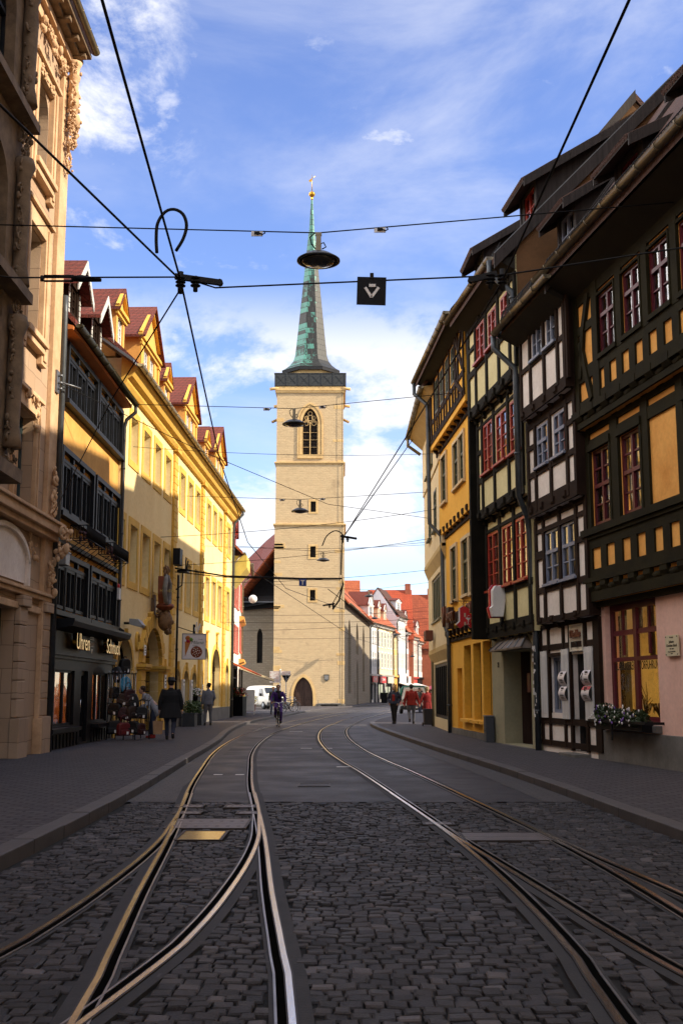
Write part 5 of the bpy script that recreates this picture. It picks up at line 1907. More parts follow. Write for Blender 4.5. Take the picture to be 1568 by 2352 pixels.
mb.quad((8.4, 9, 0), (0, 9, 0), (0, 9, 12.3), (8.4, 9, 12.3))
mb.build('wall', P_CR, R5)
mb = MB()
for z, y_ in ((3.1, -.12), (6.7, -.26)):
    mb.prism([(y_ + .16, z - .5), (y_ - .02, z - .05), (y_ - .02, z + .12), (y_ + .16, z + .12)], -.03, 8.4, 'x')
mb.prism([(-.3, 12.0), (-.85, 12.5), (-.85, 12.62), (-.3, 12.7)], -.05, 8.4, 'x')
mb.build('moulding', M('ochre_moulding', (.52, .38, .16), (.42, .29, .11), 2, .85, .2), R5)
for h in q1:
    window(R5, *h, -.06, OLIV, 5, 1, fr=.1, mid=.16, curtain=None, glass=GLASS_DARK, sill=.12)
for h in q2 + q3:
    window(R5, *h, -.28, OLIV, 2, 2, .6, fr=.1, curtain=None, sill=.12)
w_ = window(R5, 1.2, 6.9, .5, 2.62, .05, BLACKP, 6, 1, fr=.12, mid=.1, curtain=None, glass=GLASS_DARK, name='shop_window')
gable_roof(R5, -.1, 8.4, -.9, 12.7, 4.6, 18.5, 9.5, 12.7, BROWNT)
gutter(R5, -.3, 8.5, -.95, 12.6, GUTM, .1)
pipe_down(R5, [(.1, -.95, 12.5), (.1, -.95, 12.2), (.1, -.4, 11.8)], GUTM, .07, 'downpipe')
mb = MB()
mb.box(.15, .35, -.05, .1, .05, 3.0)
mb.box(.75, .95, -.05, .1, .05, 3.0)
mb.build('shop_post', M('olive_stone', (.16, .13, .06), (.1, .08, .04), 2, .85, .3), R5)
mb = MB()
mb.box(2.2, 2.5, -.5, -.2, 3.55, 3.95)
mb.box(3.0, 3.3, -.5, -.2, 3.55, 3.95)
mb.box(2.5, 3.0, -.45, -.3, 3.7, 3.76)
mb.build('sign_letter', BROWNL, R5)

# --- unseen houses added behind the photographer and across the bend for their shade
def unseen_house(name, label, loc, rz, length, eave, ridge, depth, m):
    h = thing(name, label, 'house', loc, rz)
    ws = [(1 + i * 2.4, 2.1 + i * 2.4, z, z + 1.6) for z in (1.0, 4.2, 7.2) for i in range(int((length - 1) / 2.4))]
    k = MB()
    wall(k, 0, length, 0, eave, 0, ws, .2)
    shell(k, 0, length, 0, depth, 0, eave)
    gable_wall(k, 0, 0, eave, depth / 2, ridge, depth, eave)
    k.add([(length, depth, eave), (length, 0, eave), (length, depth / 2, ridge)], [(0, 1, 2)])
    k.build('wall', m, h)
    for w__ in ws:
        window(h, *w__, .1, WHITF, 2, 2, fr=.07, curtain=None)
    gable_roof(h, -.1, length + .1, -.5, eave + .1, depth / 2, ridge + .2, depth + .5, eave + .1, REDT)
    return h
# ------------------------------------------------------------------ unseen neighbours added to shade the street and bounce light
unseen_house('unseen_gabled_house', 'unseen plain rendered gabled house added for shade next to the pink ground floor', (6.72, 16.82, 0), R(9 - 90), 22, 18.0, 30.0, 11, P_CR)
unseen_house('unseen_gabled_house', 'unseen ochre gabled house added for shade far behind the photographer, right side', (8.3, -5.4, 0), R(-90), 18, 13.0, 21.0, 10, P_OR)
unseen_house('unseen_gabled_house', 'unseen low cream house added for shade round the corner behind the cream jettied house', (13.2, 80, 0), R(-92), 29, 12.0, 18.0, 9, P_CR)
unseen_house('unseen_gabled_house', 'unseen ochre gabled house behind the photographer, left side', (-7.2, -4.2, 0), R(90), 17.4, 13.0, 19.0, 10, OCHRE)
unseen_house('unseen_gabled_house', 'unseen pale gabled house far behind the photographer, left side', (-7.4, -24, 0), R(90), 19.6, 13.0, 19.0, 10, P_CR)
unseen_house('unseen_row_house', 'unseen long tall gabled house round the bend, added to shade the church nave', (29.0, 155, 0), R(-101), 43.5, 17.0, 26.0, 10, P_WH)
unseen_house('unseen_row_house', 'unseen long gabled house farther round the bend, added to shade the far street', (41.8, 201, 0), R(-105), 46, 15.0, 22.0, 10, P_CR)

# ------------------------------------------------------------------ church
CH = thing('church', 'pale stone church with a tall square tower, green copper spire and golden ball', 'church', (-3.33, 117, 0))
COPPER, t, b = node_mat('copper_sheets')
o = coords(t)
k = t.nodes.new('ShaderNodeTexBrick')
k.inputs['Scale'].default_value = 1
k.inputs['Brick Width'].default_value = .52
k.inputs['Row Height'].default_value = .62
k.inputs['Mortar Size'].default_value = .03
k.inputs['Bias'].default_value = -.05
for i, c in (('Color1', (.075, .24, .195)), ('Color2', (.03, .125, .105)), ('Mortar', (.02, .035, .03))):
    k.inputs[i].default_value = (*c, 1)
t.links.new(coords(t, 'wall'), k.inputs['Vector'])
k2 = t.nodes.new('ShaderNodeTexBrick')
k2.inputs['Scale'].default_value = 1
k2.inputs['Brick Width'].default_value = .52
k2.inputs['Row Height'].default_value = .62
k2.inputs['Mortar Size'].default_value = 0
k2.inputs['Color1'].default_value = (0, 0, 0, 1)
k2.inputs['Color2'].default_value = (1, 1, 1, 1)
t.links.new(coords(t, 'wall'), k2.inputs['Vector'])
s_ = t.nodes.new('ShaderNodeSeparateXYZ')
t.links.new(o, s_.inputs[0])
hz = t.nodes.new('ShaderNodeMapRange')          # the worn black sheets sit in the middle of the spire and on its right flank
hz.inputs[1].default_value, hz.inputs[2].default_value, hz.inputs[3].default_value, hz.inputs[4].default_value = 50.5, 45.5, -.34, .16
t.links.new(s_.outputs[2], hz.inputs[0])
rx_ = t.nodes.new('ShaderNodeMapRange')
rx_.inputs[1].default_value, rx_.inputs[2].default_value, rx_.inputs[3].default_value, rx_.inputs[4].default_value = .2, 1.2, 0, .38
t.links.new(s_.outputs[0], rx_.inputs[0])


def tm(op, a, b_, clamp=False):
    n_ = t.nodes.new('ShaderNodeMath')
    n_.operation = op
    n_.use_clamp = clamp
    for i_, q_ in enumerate((a, b_)):
        if isinstance(q_, (int, float)):
            n_.inputs[i_].default_value = q_
        else:
            t.links.new(q_, n_.inputs[i_])
    return n_.outputs[0]


sepk = t.nodes.new('ShaderNodeSeparateColor')
t.links.new(k2.outputs['Color'], sepk.inputs[0])
worn = tm('ADD', tm('ADD', tm('MULTIPLY', sepk.outputs[0], .30), tm('MULTIPLY', tnoise(t, o, 3.4, 9, .75, (1, 1, .4)), 1.05)), tm('ADD', hz.outputs[0], rx_.outputs[0]))
col = mixc(t, ramp(t, worn, [(.76, (0, 0, 0)), (.84, (1, 1, 1))]), k.outputs['Color'], (.018, .019, .018))
t.links.new(col, b.inputs['Base Color'])
b.inputs['Roughness'].default_value = .5
b.inputs['Metallic'].default_value = .15
inv = tm('MULTIPLY', k.outputs['Fac'], -1.0)
bump(t, b, inv, .6, .04)

TW, TW2, TW3 = 3.64, 3.57, 3.53
slits = [(-.03, .52, 10.85, 11.95), (-.02, .55, 15.35, 16.5), (0, .55, 20.15, 21.25)]
slits = [(a_ + .1, b_ + .1, c_, e_) for a_, b_, c_, e_ in slits]
door = (-1.58, .42, .05, 3.02, 'p', 2.0)
bell = (-.84, .86, 26.3, 31.3, 'p', 1.75)
mb = MB()


def tower_section(mb, hw, z0, z1, hl, yi):
    wall(mb, -hw, hw, z0, z1, yi, hl, .55)
    mb.quad((-hw, 2 * TW - yi, z0), (-hw, yi, z0), (-hw, yi, z1), (-hw, 2 * TW - yi, z1))
    mb.quad((hw, yi, z0), (hw, 2 * TW - yi, z0), (hw, 2 * TW - yi, z1), (hw, yi, z1))
    mb.quad((hw, 2 * TW - yi, z0), (-hw, 2 * TW - yi, z0), (-hw, 2 * TW - yi, z1), (hw, 2 * TW - yi, z1))


tower_section(mb, TW, 0, 18.7, slits[:2] + [door], 0)
tower_section(mb, TW2, 18.7, 25.3, slits[2:], TW - TW2)
tower_section(mb, TW3, 25.3, 33.7, [bell], TW - TW3)
tower = mb.build('tower', TOWER, CH)
mb = MB()
for z, hw in ((18.6, TW), (25.2, TW2), (33.0, TW3)):
    for z0, z1, o_ in (((z, z + .14, .06), (z + .14, z + .3, .16)) if z < 30 else ((z, z + .7, .14), (z + .2, z + .55, .2))):
        mb.box(-hw - o_, hw + o_, TW - hw - o_, 2 * TW - (TW - hw) + o_, z0, z1)
mb.build('string_course', TRIMST, tower, .02)
mb = MB()
for i, (a_, b_, c_, e_) in enumerate(slits):
    y_ = -.04 if i < 2 else .03
    mb.box(a_ - .22, a_, y_, .3, c_ - .2, e_ + .2)
    mb.box(b_, b_ + .22, y_, .3, c_ - .2, e_ + .2)
    mb.box(a_, b_, y_ + .004, .3, e_, e_ + .2)
    mb.box(a_, b_, y_ + .004, .3, c_ - .2, c_)


def arch_band(mb, h, g, y0, y1):
    a_, b_, c_, e_, kd, rs_ = h
    pi_, po_ = arc_pts(a_, b_, e_ - rs_, e_, kd), arc_pts(a_ - g, b_ + g, e_ - rs_, e_ + g * 1.25, kd)
    n_ = len(pi_)
    mb.add([(p[0], y0, p[1]) for p in pi_] + [(p[0], y0, p[1]) for p in po_], [(i, i + 1, i + 1 + n_, i + n_) for i in range(n_ - 1)])
    mb.add([(p[0], y0, p[1]) for p in po_] + [(p[0], y1, p[1]) for p in po_], [(i, i + 1, i + 1 + n_, i + n_) for i in range(n_ - 1)])
    mb.add([(p[0], y0, p[1]) for p in pi_] + [(p[0], y1, p[1]) for p in pi_], [(i + n_, i + 1 + n_, i + 1, i) for i in range(n_ - 1)])
    mb.box(a_ - g, a_, y0, y1, c_, e_ - rs_)
    mb.box(b_, b_ + g, y0, y1, c_, e_ - rs_)


arch_band(mb, bell, .28, .05, .6)
arch_band(mb, (bell[0] - .34, bell[1] + .34, bell[2] - .2, bell[3] + .42, 'p', 2.0), .16, -.0, .3)
arch_band(mb, door, .26, -.05, .5)
mb.box(bell[0] - .5, bell[1] + .5, -.02, .5, bell[2] - .45, bell[2] - .02)
rs = random.Random(8)
for i in range(30):
    z = rs.uniform(.3, 33)
    s_ = rs.choice((-1, 1))
    hw = TW if z < 18.4 else TW2 if z < 25 else TW3
    w_ = rs.uniform(.5, 1.2)
    mb.box(*sorted((s_ * (hw + .012), s_ * (hw - w_))), TW - hw - .015, .5, z, z + rs.uniform(.25, .42))
mb.build('dressed_stone', TRIMST, tower, .015)
mb = MB()
for i, (a_, b_, c_, e_) in enumerate(slits):
    mb.box(a_, b_, .42, .5, c_, e_)
    for k_ in range(7):
        z = c_ + .06 + k_ * (e_ - c_ - .1) / 7
        mb.box(a_, b_, .3, .41, z, z + .06)
for k_ in range(22):
    z = bell[2] + .08 + k_ * .155
    mb.prism([(.34, z), (.6, z + .13), (.6, z + .17), (.34, z + .04)], bell[0], bell[1], 'x')
mb.box(bell[0], bell[1], .7, .76, bell[2], bell[3])
mb.build('louvre', M('dark_louvre', (.035, .022, .014), (.018, .012, .008), 3, .8, .3), tower)
mb = MB()
xm = (bell[0] + bell[1]) / 2
for x in (xm - .045, bell[0], bell[1] - .09):
    mb.box(x, x + .09, .22, .34, bell[2], bell[3] - 1.7)
for zz in (bell[2], bell[2] + .8, bell[2] + 1.6, bell[2] + 2.4):
    mb.box(bell[0] + .09, bell[1] - .09, .26, .3, zz, zz + .035)


def ring(mb, cx, cz, r_, th, y_, a0=0, a1=2 * math.pi, n_=20):
    mb.tube([(cx + r_ * math.cos(a0 + (a1 - a0) * i / n_), y_, cz + r_ * math.sin(a0 + (a1 - a0) * i / n_)) for i in range(n_ + 1)], th, 6)


zq = bell[3] - 1.75
for cx in (xm - .4, xm + .4):
    ring(mb, cx, zq + .05, .38, .05, .28, 0, math.pi)
    ring(mb, cx, zq + .12, .2, .035, .28)
ring(mb, xm, zq + .72, .30, .05, .28)
ring(mb, xm - .36, zq + .74, .2, .035, .28)
ring(mb, xm + .36, zq + .74, .2, .035, .28)
ring(mb, xm, zq + 1.22, .22, .04, .28)
mb.build('tracery', TRIMST, tower)
mb = MB()
pts = arc_pts(door[0], door[1], 1.02, 3.02, 'p')
mb.add([(p[0], .3, p[1]) for p in [(door[1], .05)] + list(reversed(pts)) + [(door[0], .05)]], [tuple(range(len(pts) + 2))])
xm = (door[0] + door[1]) / 2
mb.box(xm - .03, xm + .03, .25, .3, .05, 2.9)
for s_ in (-1, 1):
    for z0, z1 in ((.2, .85), (1.0, 1.65), (1.8, 2.3)):
        xa = xm + s_ * .12
        xb = xm + s_ * (.82 if z1 < 2 else .55)
        xa, xb = sorted((xa, xb))
        for q_ in ((xa, xb, z0, z0 + .05), (xa, xb, z1 - .05, z1), (xa, xa + .05, z0 + .05, z1 - .05), (xb - .05, xb, z0 + .05, z1 - .05)):
            mb.box(q_[0], q_[1], .27, .299, q_[2], q_[3])
mb.build('door', WOODD, tower)
mb = MB()
mb.prism([(1.55, 2.75), (1.8, 2.58), (2.05, 2.75), (2.07, 3.3), (1.53, 3.3)], -.09, -.03, 'y')
mb.build('plaque', M('bronze_plaque', (.05, .05, .045), (.03, .03, .028), 4, .5, .1), tower)
mb = MB()
for i in range(5):
    mb.box(1.62, 1.98, -.095, -.091, 2.82 + i * .08, 2.84 + i * .08)
mb.build('plaque_text', WHITEP, tower)
mb = MB()
mb.box(.9, 3.3, -.55, 0, .28, .4)
mb.box(1.0, 1.25, -.5, 0, 0, .28)
mb.box(2.95, 3.2, -.5, 0, 0, .28)
mb.box(-TW - .06, door[0] - .3, -.1, 0, 0, .5)
mb.box(door[1] + .3, TW + .06, -.1, 0, 0, .3)
mb.box(.95, 1.0, -.5, -.45, .4, .75)
mb.box(3.2, 3.25, -.5, -.45, .4, .75)
mb.build('stone_bench', PLINTH, tower, .02)
mb = MB()
for s_ in (-1, 1):
    for y_ in (-.1, 2 * TW):
        mb.tube([(s_ * (TW3 - .2), .15 + y_, 33.5), (s_ * (TW3 + .75), y_ - .0, 33.35)], .17, 6)
        mb.tube([(s_ * (TW3 - .2), 1.5, 30.5), (s_ * (TW3 + .6), 1.4, 30.1)], .15, 6)
mb.build('gargoyle', TRIMST, tower)
mb = MB()
g_ = 3.78
y0_, y1_ = TW - g_, TW + g_
for q in ((-g_, g_, y0_, y0_ + .08), (-g_, g_, y1_ - .08, y1_), (-g_, -g_ + .08, y0_ + .08, y1_ - .08), (g_ - .08, g_, y0_ + .08, y1_ - .08)):
    mb.box(*q, 33.72, 35.05)
mb.box(-g_ - .05, g_ + .05, y0_ - .05, y1_ + .05, 35.05, 35.12)
for i in range(7):
    x = -g_ + .05 + i * (2 * g_ - .1) / 6
    mb.box(x - .05, x + .05, y0_ - .05, y0_, 33.72, 35.05)
    if i < 6:
        x2 = x + (2 * g_ - .1) / 6
        mb.beam((x + .25, y0_ - .015, 33.95), (x2 - .25, y0_ - .015, 34.8), .04, .03)
        mb.beam((x + .25, y0_ - .017, 34.8), (x2 - .25, y0_ - .017, 33.95), .04, .03)
mb.build('gallery', M('black_sheet_gallery', (.028, .032, .034), (.016, .018, .02), 2, .6, .2), tower)
mb = MB()
C8 = [(math.cos(R(22.5 + 45 * i)), math.sin(R(22.5 + 45 * i))) for i in range(8)]


def oct_sweep(mb, prof):
    vs = [(c_[0] * r_ / math.cos(R(22.5)), TW + c_[1] * r_ / math.cos(R(22.5)), z) for r_, z in prof for c_ in C8]
    mb.add(vs, [(i * 8 + k_, i * 8 + (k_ + 1) % 8, (i + 1) * 8 + (k_ + 1) % 8, (i + 1) * 8 + k_) for i in range(len(prof) - 1) for k_ in range(8)])
    return mb


oct_sweep(mb, [(2.75, 33.7), (2.75, 36.2)]).build('octagon_drum', TRIMST, tower)
oct_sweep(MB(), [(2.5, 35.85), (3.1, 35.72), (3.14, 36.1)]).build('spire_eave', SLATE, tower)
mb = oct_sweep(MB(), [(3.14, 36.1), (2.75, 36.35), (2.3, 36.75), (1.95, 37.25), (1.74, 37.9), (1.5, 40.2), (.76, 48.0), (.36, 52.4), (.30, 52.6), (.10, 56.4), (.0, 56.6)])
mb.build('spire', COPPER, tower)
mb = MB()
mb.ball((0, TW, 57.05), .36, 16, 11, (1, 1, .92))
mb.lathe([(.37, 57.02), (.38, 57.05), (.37, 57.08)], (0, TW, 0), 16)
mb.lathe([(.1, 56.3), (.14, 56.5), (.14, 56.75)], (0, TW, 0), 10)
mb.build('golden_ball', GOLD, tower)
mb = MB()
mb.tube([(0, TW, 57.3), (0, TW, 59.4)], [.05, .02], 6)
mb.tube([(-.35, TW, 58.7), (.4, TW, 59.25)], .03, 5)
mb.prism([(-.35, 58.75), (-.02, 58.95), (-.05, 58.6), (-.3, 58.5)], TW - .01, TW + .01, 'y')
mb.build('weather_vane', GOLD, tower)
mb = MB()
mb.tube([(TW - .25, -.06, 33.0), (TW - .25, -.07, .2)], .02, 5)
mb.build('lightning_cable', IRON, tower)
# nave, running away to the right of the tower
nx0, ny0 = 3.6, 1.0
ndx, ndy = 3.59, 38.0
nl = math.hypot(ndx, ndy)
mb = MB()
lanc = [(4.6, 8.2, 1.4, 9.4, 'p', 2.6), (15.2, 18.8, 5.9, 9.7, 'p', 2.6), (25.2, 28.6, 1.6, 9.9, 'p', 2.8), (15.8, 18.4, .1, 5.3, 'p', 2.4), (12.6, 13.6, .8, 2.8, 'p', .8)]
wall(mb, 0, nl, 0, 10.7, 0, lanc, .55)
mb.quad((nl, 0, 0), (nl, 12, 0), (nl, 12, 10.7), (nl, 0, 10.7))
mb.add([(nl, 0, 10.7), (nl, 12, 10.7), (nl, 6, 18.5)], [(0, 1, 2)])
nave = mb.build('nave', NAVE, CH, loc=(nx0, ny0, 0), rot=(0, 0, math.atan2(ndy, ndx)))
mb = MB()
for h in lanc:
    a_, b_, c_, e_, kd, rs_ = h
    pts = arc_pts(a_, b_, e_ - rs_, e_, kd)
    mb.add([(p[0], .5, p[1]) for p in [(b_, c_)] + list(reversed(pts)) + [(a_, c_)]], [tuple(range(len(pts) + 2))])
mb.build('blocked_lancet', M('grey_infill', (.30, .26, .20), (.22, .19, .14), 1, .95, .3), nave)
mb = MB()
mb.prism([(-.5, 10.75), (6, 18.6), (12, 10.75), (12, 10.55), (6, 18.35), (-.5, 10.55)], .5, nl, 'x')
mb.build('nave_roof', ORT, nave)
gutter(nave, .5, nl, -.58, 10.72, GUTM, .12)
mb = MB()
for i in range(30):
    mb.box(1 + i * 1.2, 1.5 + i * 1.2, 1.3, 1.36, 12.7, 13.05)
mb.build('snow_guard', IRON, nave)
# choir end left of the tower
mb = MB()
cw = (-5.75, -5.15, 4.6, 8.3, 'p', .9)
wall(mb, -12, -3.0, 0, 10.4, 5.5, [cw, (-4.9, -4.1, .1, 2.2, 'p', .8)], .5)
mb.quad((-12, 16, 0), (-12, 5.5, 0), (-12, 5.5, 10.4), (-12, 16, 10.4))
choir = mb.build('choir', NAVE, CH)
mb = MB()
mb.quad((-5.75, 5.95, 4.6), (-5.15, 5.95, 4.6), (-5.15, 5.95, 8.3), (-5.75, 5.95, 8.3))
mb.box(-5.48, -5.42, 5.88, 5.94, 4.6, 8.0)
for z in (5.3, 6.0, 6.7, 7.4):
    mb.box(-5.75, -5.15, 5.89, 5.93, z, z + .04)
mb.quad((-4.9, 5.95, .1), (-4.1, 5.95, .1), (-4.1, 5.95, 2.2), (-4.9, 5.95, 2.2))
mb.build('lancet_window', DARKIN, choir)
mb = MB()
Pk = (-3.2, 9.5, 20.0)
mb.add([(-7.2, 5.0, 10.2), (-2.8, 5.0, 10.6), Pk], [(0, 1, 2)])
mb.build('slate_hip', SLATE, choir)
mb = MB()
mb.add([(-7.2, 5.0, 10.2), Pk, (-6.0, 22, 20.0), (-16, 22, 9.9)], [(0, 1, 2, 3)])
mb.build('tile_hip', Mtile('church_tile', (.24, .05, .035), (.16, .035, .026), .24, .26), choir)
mb = MB()
mb.prism([(4.2, 11.1), (4.2, 11.0), (5.6, 11.7), (5.6, 11.8)], -7.6, -3.6, 'x')
mb.quad((-7.6, 4.2, 10.4), (-3.5, 4.2, 11.1), (-3.5, 6.0, 12.1), (-7.6, 6.0, 11.4))
mb.build('metal_canopy', ZINC, choir)

# ------------------------------------------------------------------ houses of the far street, right of the tower
FO = Vector((3.84, 156, 0))
FE = Vector((math.sin(R(14)), math.cos(R(14)), 0))


def far_house(label, u0, u1, eave, ridge, wm, rm, fm, ncol, floors, dorm=(), shop=None, depth=7, trim=None, wfrac=.6, cat='house'):
    h = thing('town_house', label, cat, FO + FE * u0, R(76))
    ln = u1 - u0
    ws = []
    p_ = ln / ncol
    for z0, z1 in floors:
        for i in range(ncol):
            ws.append((i * p_ + p_ * (1 - wfrac) / 2, i * p_ + p_ * (1 + wfrac) / 2, z0, z1))
    k = MB()
    wall(k, 0, ln, 3.8, eave, 0, ws, .15)
    shell(k, 0, ln, 0, depth, 0, eave)
    gable_wall(k, 0, 0, eave, depth / 2, ridge, depth, eave)
    k.build('wall', wm, h)
    for w__ in ws:
        window(h, *w__, .04, fm, 2, (2, 1), .62, fr=.11, bar=.05, curtain=None, casing=(trim, .16, -.05) if trim else None)
    k = MB()
    wall(k, 0, ln, 0, 3.8, -.02, [(.4, ln * .46, .5, 2.7), (ln * .52, ln - .4, .1, 2.7)], .2)
    k.box(0, ln, -.3, 0, 3.75, 4.0)
    k.build('shop_floor', shop or ANTH, h)
    window(h, .4, ln * .46, .5, 2.7, .1, BLACKP, 2, 1, fr=.1, curtain=None, glass=GLASS_DARK, name='shop_window')
    window(h, ln * .52, ln - .4, .1, 2.7, .1, BLACKP, 2, 1, fr=.1, curtain=None, glass=GLASS_DARK, name='shop_window')
    gable_roof(h, -.05, ln + .05, -.55, eave + .05, depth / 2, ridge + .1, depth, eave + .05, rm)
    k = MB()
    k.prism([(-.5, eave - .05), (-.35, eave - .35), (.02, eave - .45), (.02, eave - .05)], 0, ln, 'x')
    k.build('cornice', trim or WHITF, h)
    gutter(h, 0, ln, -.62, eave, GUTM, .1)
    for xc, hw, z0, ze, za in dorm:
        dormer(h, xc, hw, .4, z0, ze, za, wm, REDT, trim or WHITF, WHITF, [(xc - hw * .6, xc + hw * .6, z0 + .5, ze - .35)], 3.2, .2)
    pipe_down(h, [(.12, -.5, eave - .1), (.12, -.1, eave - .8), (.12, -.1, .1)], PIPE, .09)
    return h


FL = [(4.9, 7.1), (7.9, 10.1)]
CRM = M('warm_cream_render', (.74, .60, .40), (.66, .52, .33), 1, .9, .2)
f1 = far_house('narrow white house next to the church nave, red shop sign over its door', .1, 4.7, 11.0, 15.0, M('grey_white_render', (.62, .62, .62), (.5, .5, .52), 1, .9, .2), ORT, WHITF, 3, FL, [(2.6, 1.6, 11.2, 13.6, 15.4)], M('pale_shop', (.5, .49, .47), (.42, .41, .4), 2, .7, .1), 7, None, .62)
f2 = far_house('broad cream house with a light roof, white dormers and a kebab shop sign', 4.8, 15.8, 11.0, 15.3, CRM, ORT, WHITF, 5, FL, [(3.4, .75, 11.5, 13.7, 14.6), (7.4, .75, 11.4, 13.5, 14.4)], M('grey_shop', (.30, .29, .28), (.22, .21, .2), 2, .7, .1), 7, WHITF, .5)
f3 = far_house('narrow yellow house under a deep bracketed eave', 15.9, 19.1, 10.3, 14, M('yellow_far', (.72, .50, .18), (.62, .42, .13), 1, .9, .2), ORT, WHITF, 3, FL, [], OCHRE, 6, None, .6)
f4 = far_house('tall white house with a steep brown roof and closely set windows', 19.2, 26.0, 13.0, 17.5, M('white_far', (.72, .72, .74), (.62, .62, .65), 1, .9, .2), BROWNT, WHITF, 6, [(5.0, 7.6), (9.2, 11.8)], [(3.4, 1.9, 13.6, 15.6, 16.0)], ANTH, 6, None, .7)
f5 = far_house('white house with long red shutters beside the tall white one', 26.1, 31.0, 11.0, 15, M('white_far_two', (.70, .68, .68), (.6, .58, .58), 1, .9, .2), ORT, VERM, 4, [(5.0, 7.6), (8.4, 10.6)], [(2.4, 1.0, 11.4, 13.4, 14.6)], VERM, 6, None, .72)
f6 = far_house('pale pink house in the far row, between red shutters and a grey front', 31.1, 36.5, 10.5, 15, M('pink_far', (.66, .47, .42), (.56, .38, .34), 1, .9, .2), ORT, WHITF, 4, [(4.8, 6.9), (7.6, 9.7)], [(2.6, 1.2, 10.8, 13.2, 14.5)], VERM, 6, None, .62)
f7 = far_house('grey-white far house with tall glazed bays', 36.6, 41.7, 10.0, 14.5, M('grey_far', (.56, .57, .58), (.46, .47, .48), 1, .9, .2), ORT, WHITF, 4, [(4.8, 7.0), (7.4, 9.4)], [(2.4, 1.0, 10.4, 12.6, 13.6)], ANTH, 6, None, .75)
f8 = far_house('salmon house with dark framed windows near the end of the far row', 41.8, 47.9, 10.0, 14.5, M('salmon_far', (.70, .40, .26), (.6, .32, .2), 1, .9, .2), ORT, BBEAM, 5, [(4.8, 7.0), (7.6, 9.5)], [(2.0, .9, 10.4, 12.4, 13.4), (4.4, .9, 10.4, 12.4, 13.4)], WOODD, 6, None, .6)
f9 = far_house('orange-red house last in view before the cream corner', 48.0, 52.5, 9.8, 14, M('red_far', (.55, .17, .08), (.46, .13, .06), 1, .9, .2), ORT, WHITF, 3, [(4.8, 6.9), (7.4, 9.2)], [(2.2, .9, 10.0, 12.0, 13.0)], WHITF, 6, None, .6)


def shop_sign(par, x0, x1, z0, z1, m, s_=None, sm=None, size=.5, y=-.35):
    k = MB()
    k.box(x0, x1, y, y + .12, z0, z1)
    sg = k.build('shop_sign', m, par, .01)
    if s_:
        text(s_, size, sm or WHITEP, 'lettering', sg, .01, 'CENTER', 1.6, loc=((x0 + x1) / 2, y - .02, (z0 + z1) / 2))
    return sg


shop_sign(f1, .5, 3.6, 2.85, 3.7, REDP, 'OK', WHITEP, .5)
shop_sign(f2, .6, 4.6, 2.8, 3.7, REDP, 'DÖNER', WHITEP, .45)
shop_sign(f2, 6.0, 10.2, 2.8, 3.7, M('pale_sign', (.55, .5, .42), (.5, .45, .38), 2, .6, 0))
shop_sign(f4, .4, 5.8, 2.9, 4.4, WHITEP)
shop_sign(f5, .4, 4.2, 2.9, 4.0, M('grey_sign', (.45, .45, .46), (.4, .4, .41), 2, .6, 0))
for par, x0, x1, m in ((f4, .2, 6.4, WHITEP), (f5, .2, 4.6, WHITEP), (f6, .2, 5.0, WHITEP), (f8, .2, 5.8, M('salmon_awning', (.56, .24, .10), (.5, .2, .08), 2, .85, 0))):
    k = MB()
    k.prism([(-.05, 3.0), (-2.0, 2.45), (-2.0, 2.35), (-.05, 2.9)], x0, x1, 'x')
    k.build('awning', m, par)


def big_roof(label, x0, x1, y0, eave, ridge, dep, m, chim=True):
    h = thing('red_roof_house', label, 'house', (x0, y0, 0))
    ln = x1 - x0
    k = MB()
    shell(k, 0, ln, 0, dep, 0, eave, True)
    gable_wall(k, 0, 0, eave, dep / 2, ridge, dep, eave)
    k.add([(ln, dep, eave), (ln, 0, eave), (ln, dep / 2, ridge)], [(0, 1, 2)])
    k.build('wall', M('brick_red_wall', (.30, .09, .05), (.22, .06, .035), 2, .9, .2) if 'brick_red_wall' not in bpy.data.materials else bpy.data.materials['brick_red_wall'], h)
    gable_roof(h, -.1, ln + .1, -.4, eave, dep / 2, ridge, dep + .4, eave, m)
    k = MB()
    k.box(ln - 1.0, ln - .1, dep / 2 - .5, dep / 2 + .4, ridge - 1, ridge + 1.0)
    if chim:
        k.build('chimney', bpy.data.materials['brick_red_wall'], h, .03)
    return h


VERMT = Mtile('vermilion_roof_tile', (.42, .075, .03), (.30, .05, .022), .4, .34)
big_roof('big red-tiled roof with a chimney rising behind the white far houses', 4.5, 11.6, 184, 10, 18.4, 10, VERMT)
big_roof('darker red roof behind the far row, right of the chimney', 11.9, 16.2, 196, 9, 18.6, 9, Mtile('brick_roof_tile', (.34, .08, .035), (.22, .05, .025), .4, .34))
big_roof('low red roof at the very back right', 15.6, 24, 216, 9, 17.6, 9, VERMT)
big_roof('pale orange roof just right of the church tower', -3.5, 2.6, 160, 11, 17.6, 9, ORT, False)
# ------------------------------------------------------------------ lamps and wires over the street
def wire(label, pts, r, cat='wire', group='overhead wires', name='overhead_wire', sag=0.0, m=None, n=14):
    if len(pts) == 2 and sag:
        a, b = Vector(pts[0]), Vector(pts[1])
        pts = [a.lerp(b, i / n) - Vector((0, 0, sag * 4 * (i / n) * (1 - i / n))) for i in range(n + 1)]
    mb = MB()
    mb.tube(pts, r, 6)
    o = mb.build(name, m or WIREM)
    return tag(o, label, cat, group)


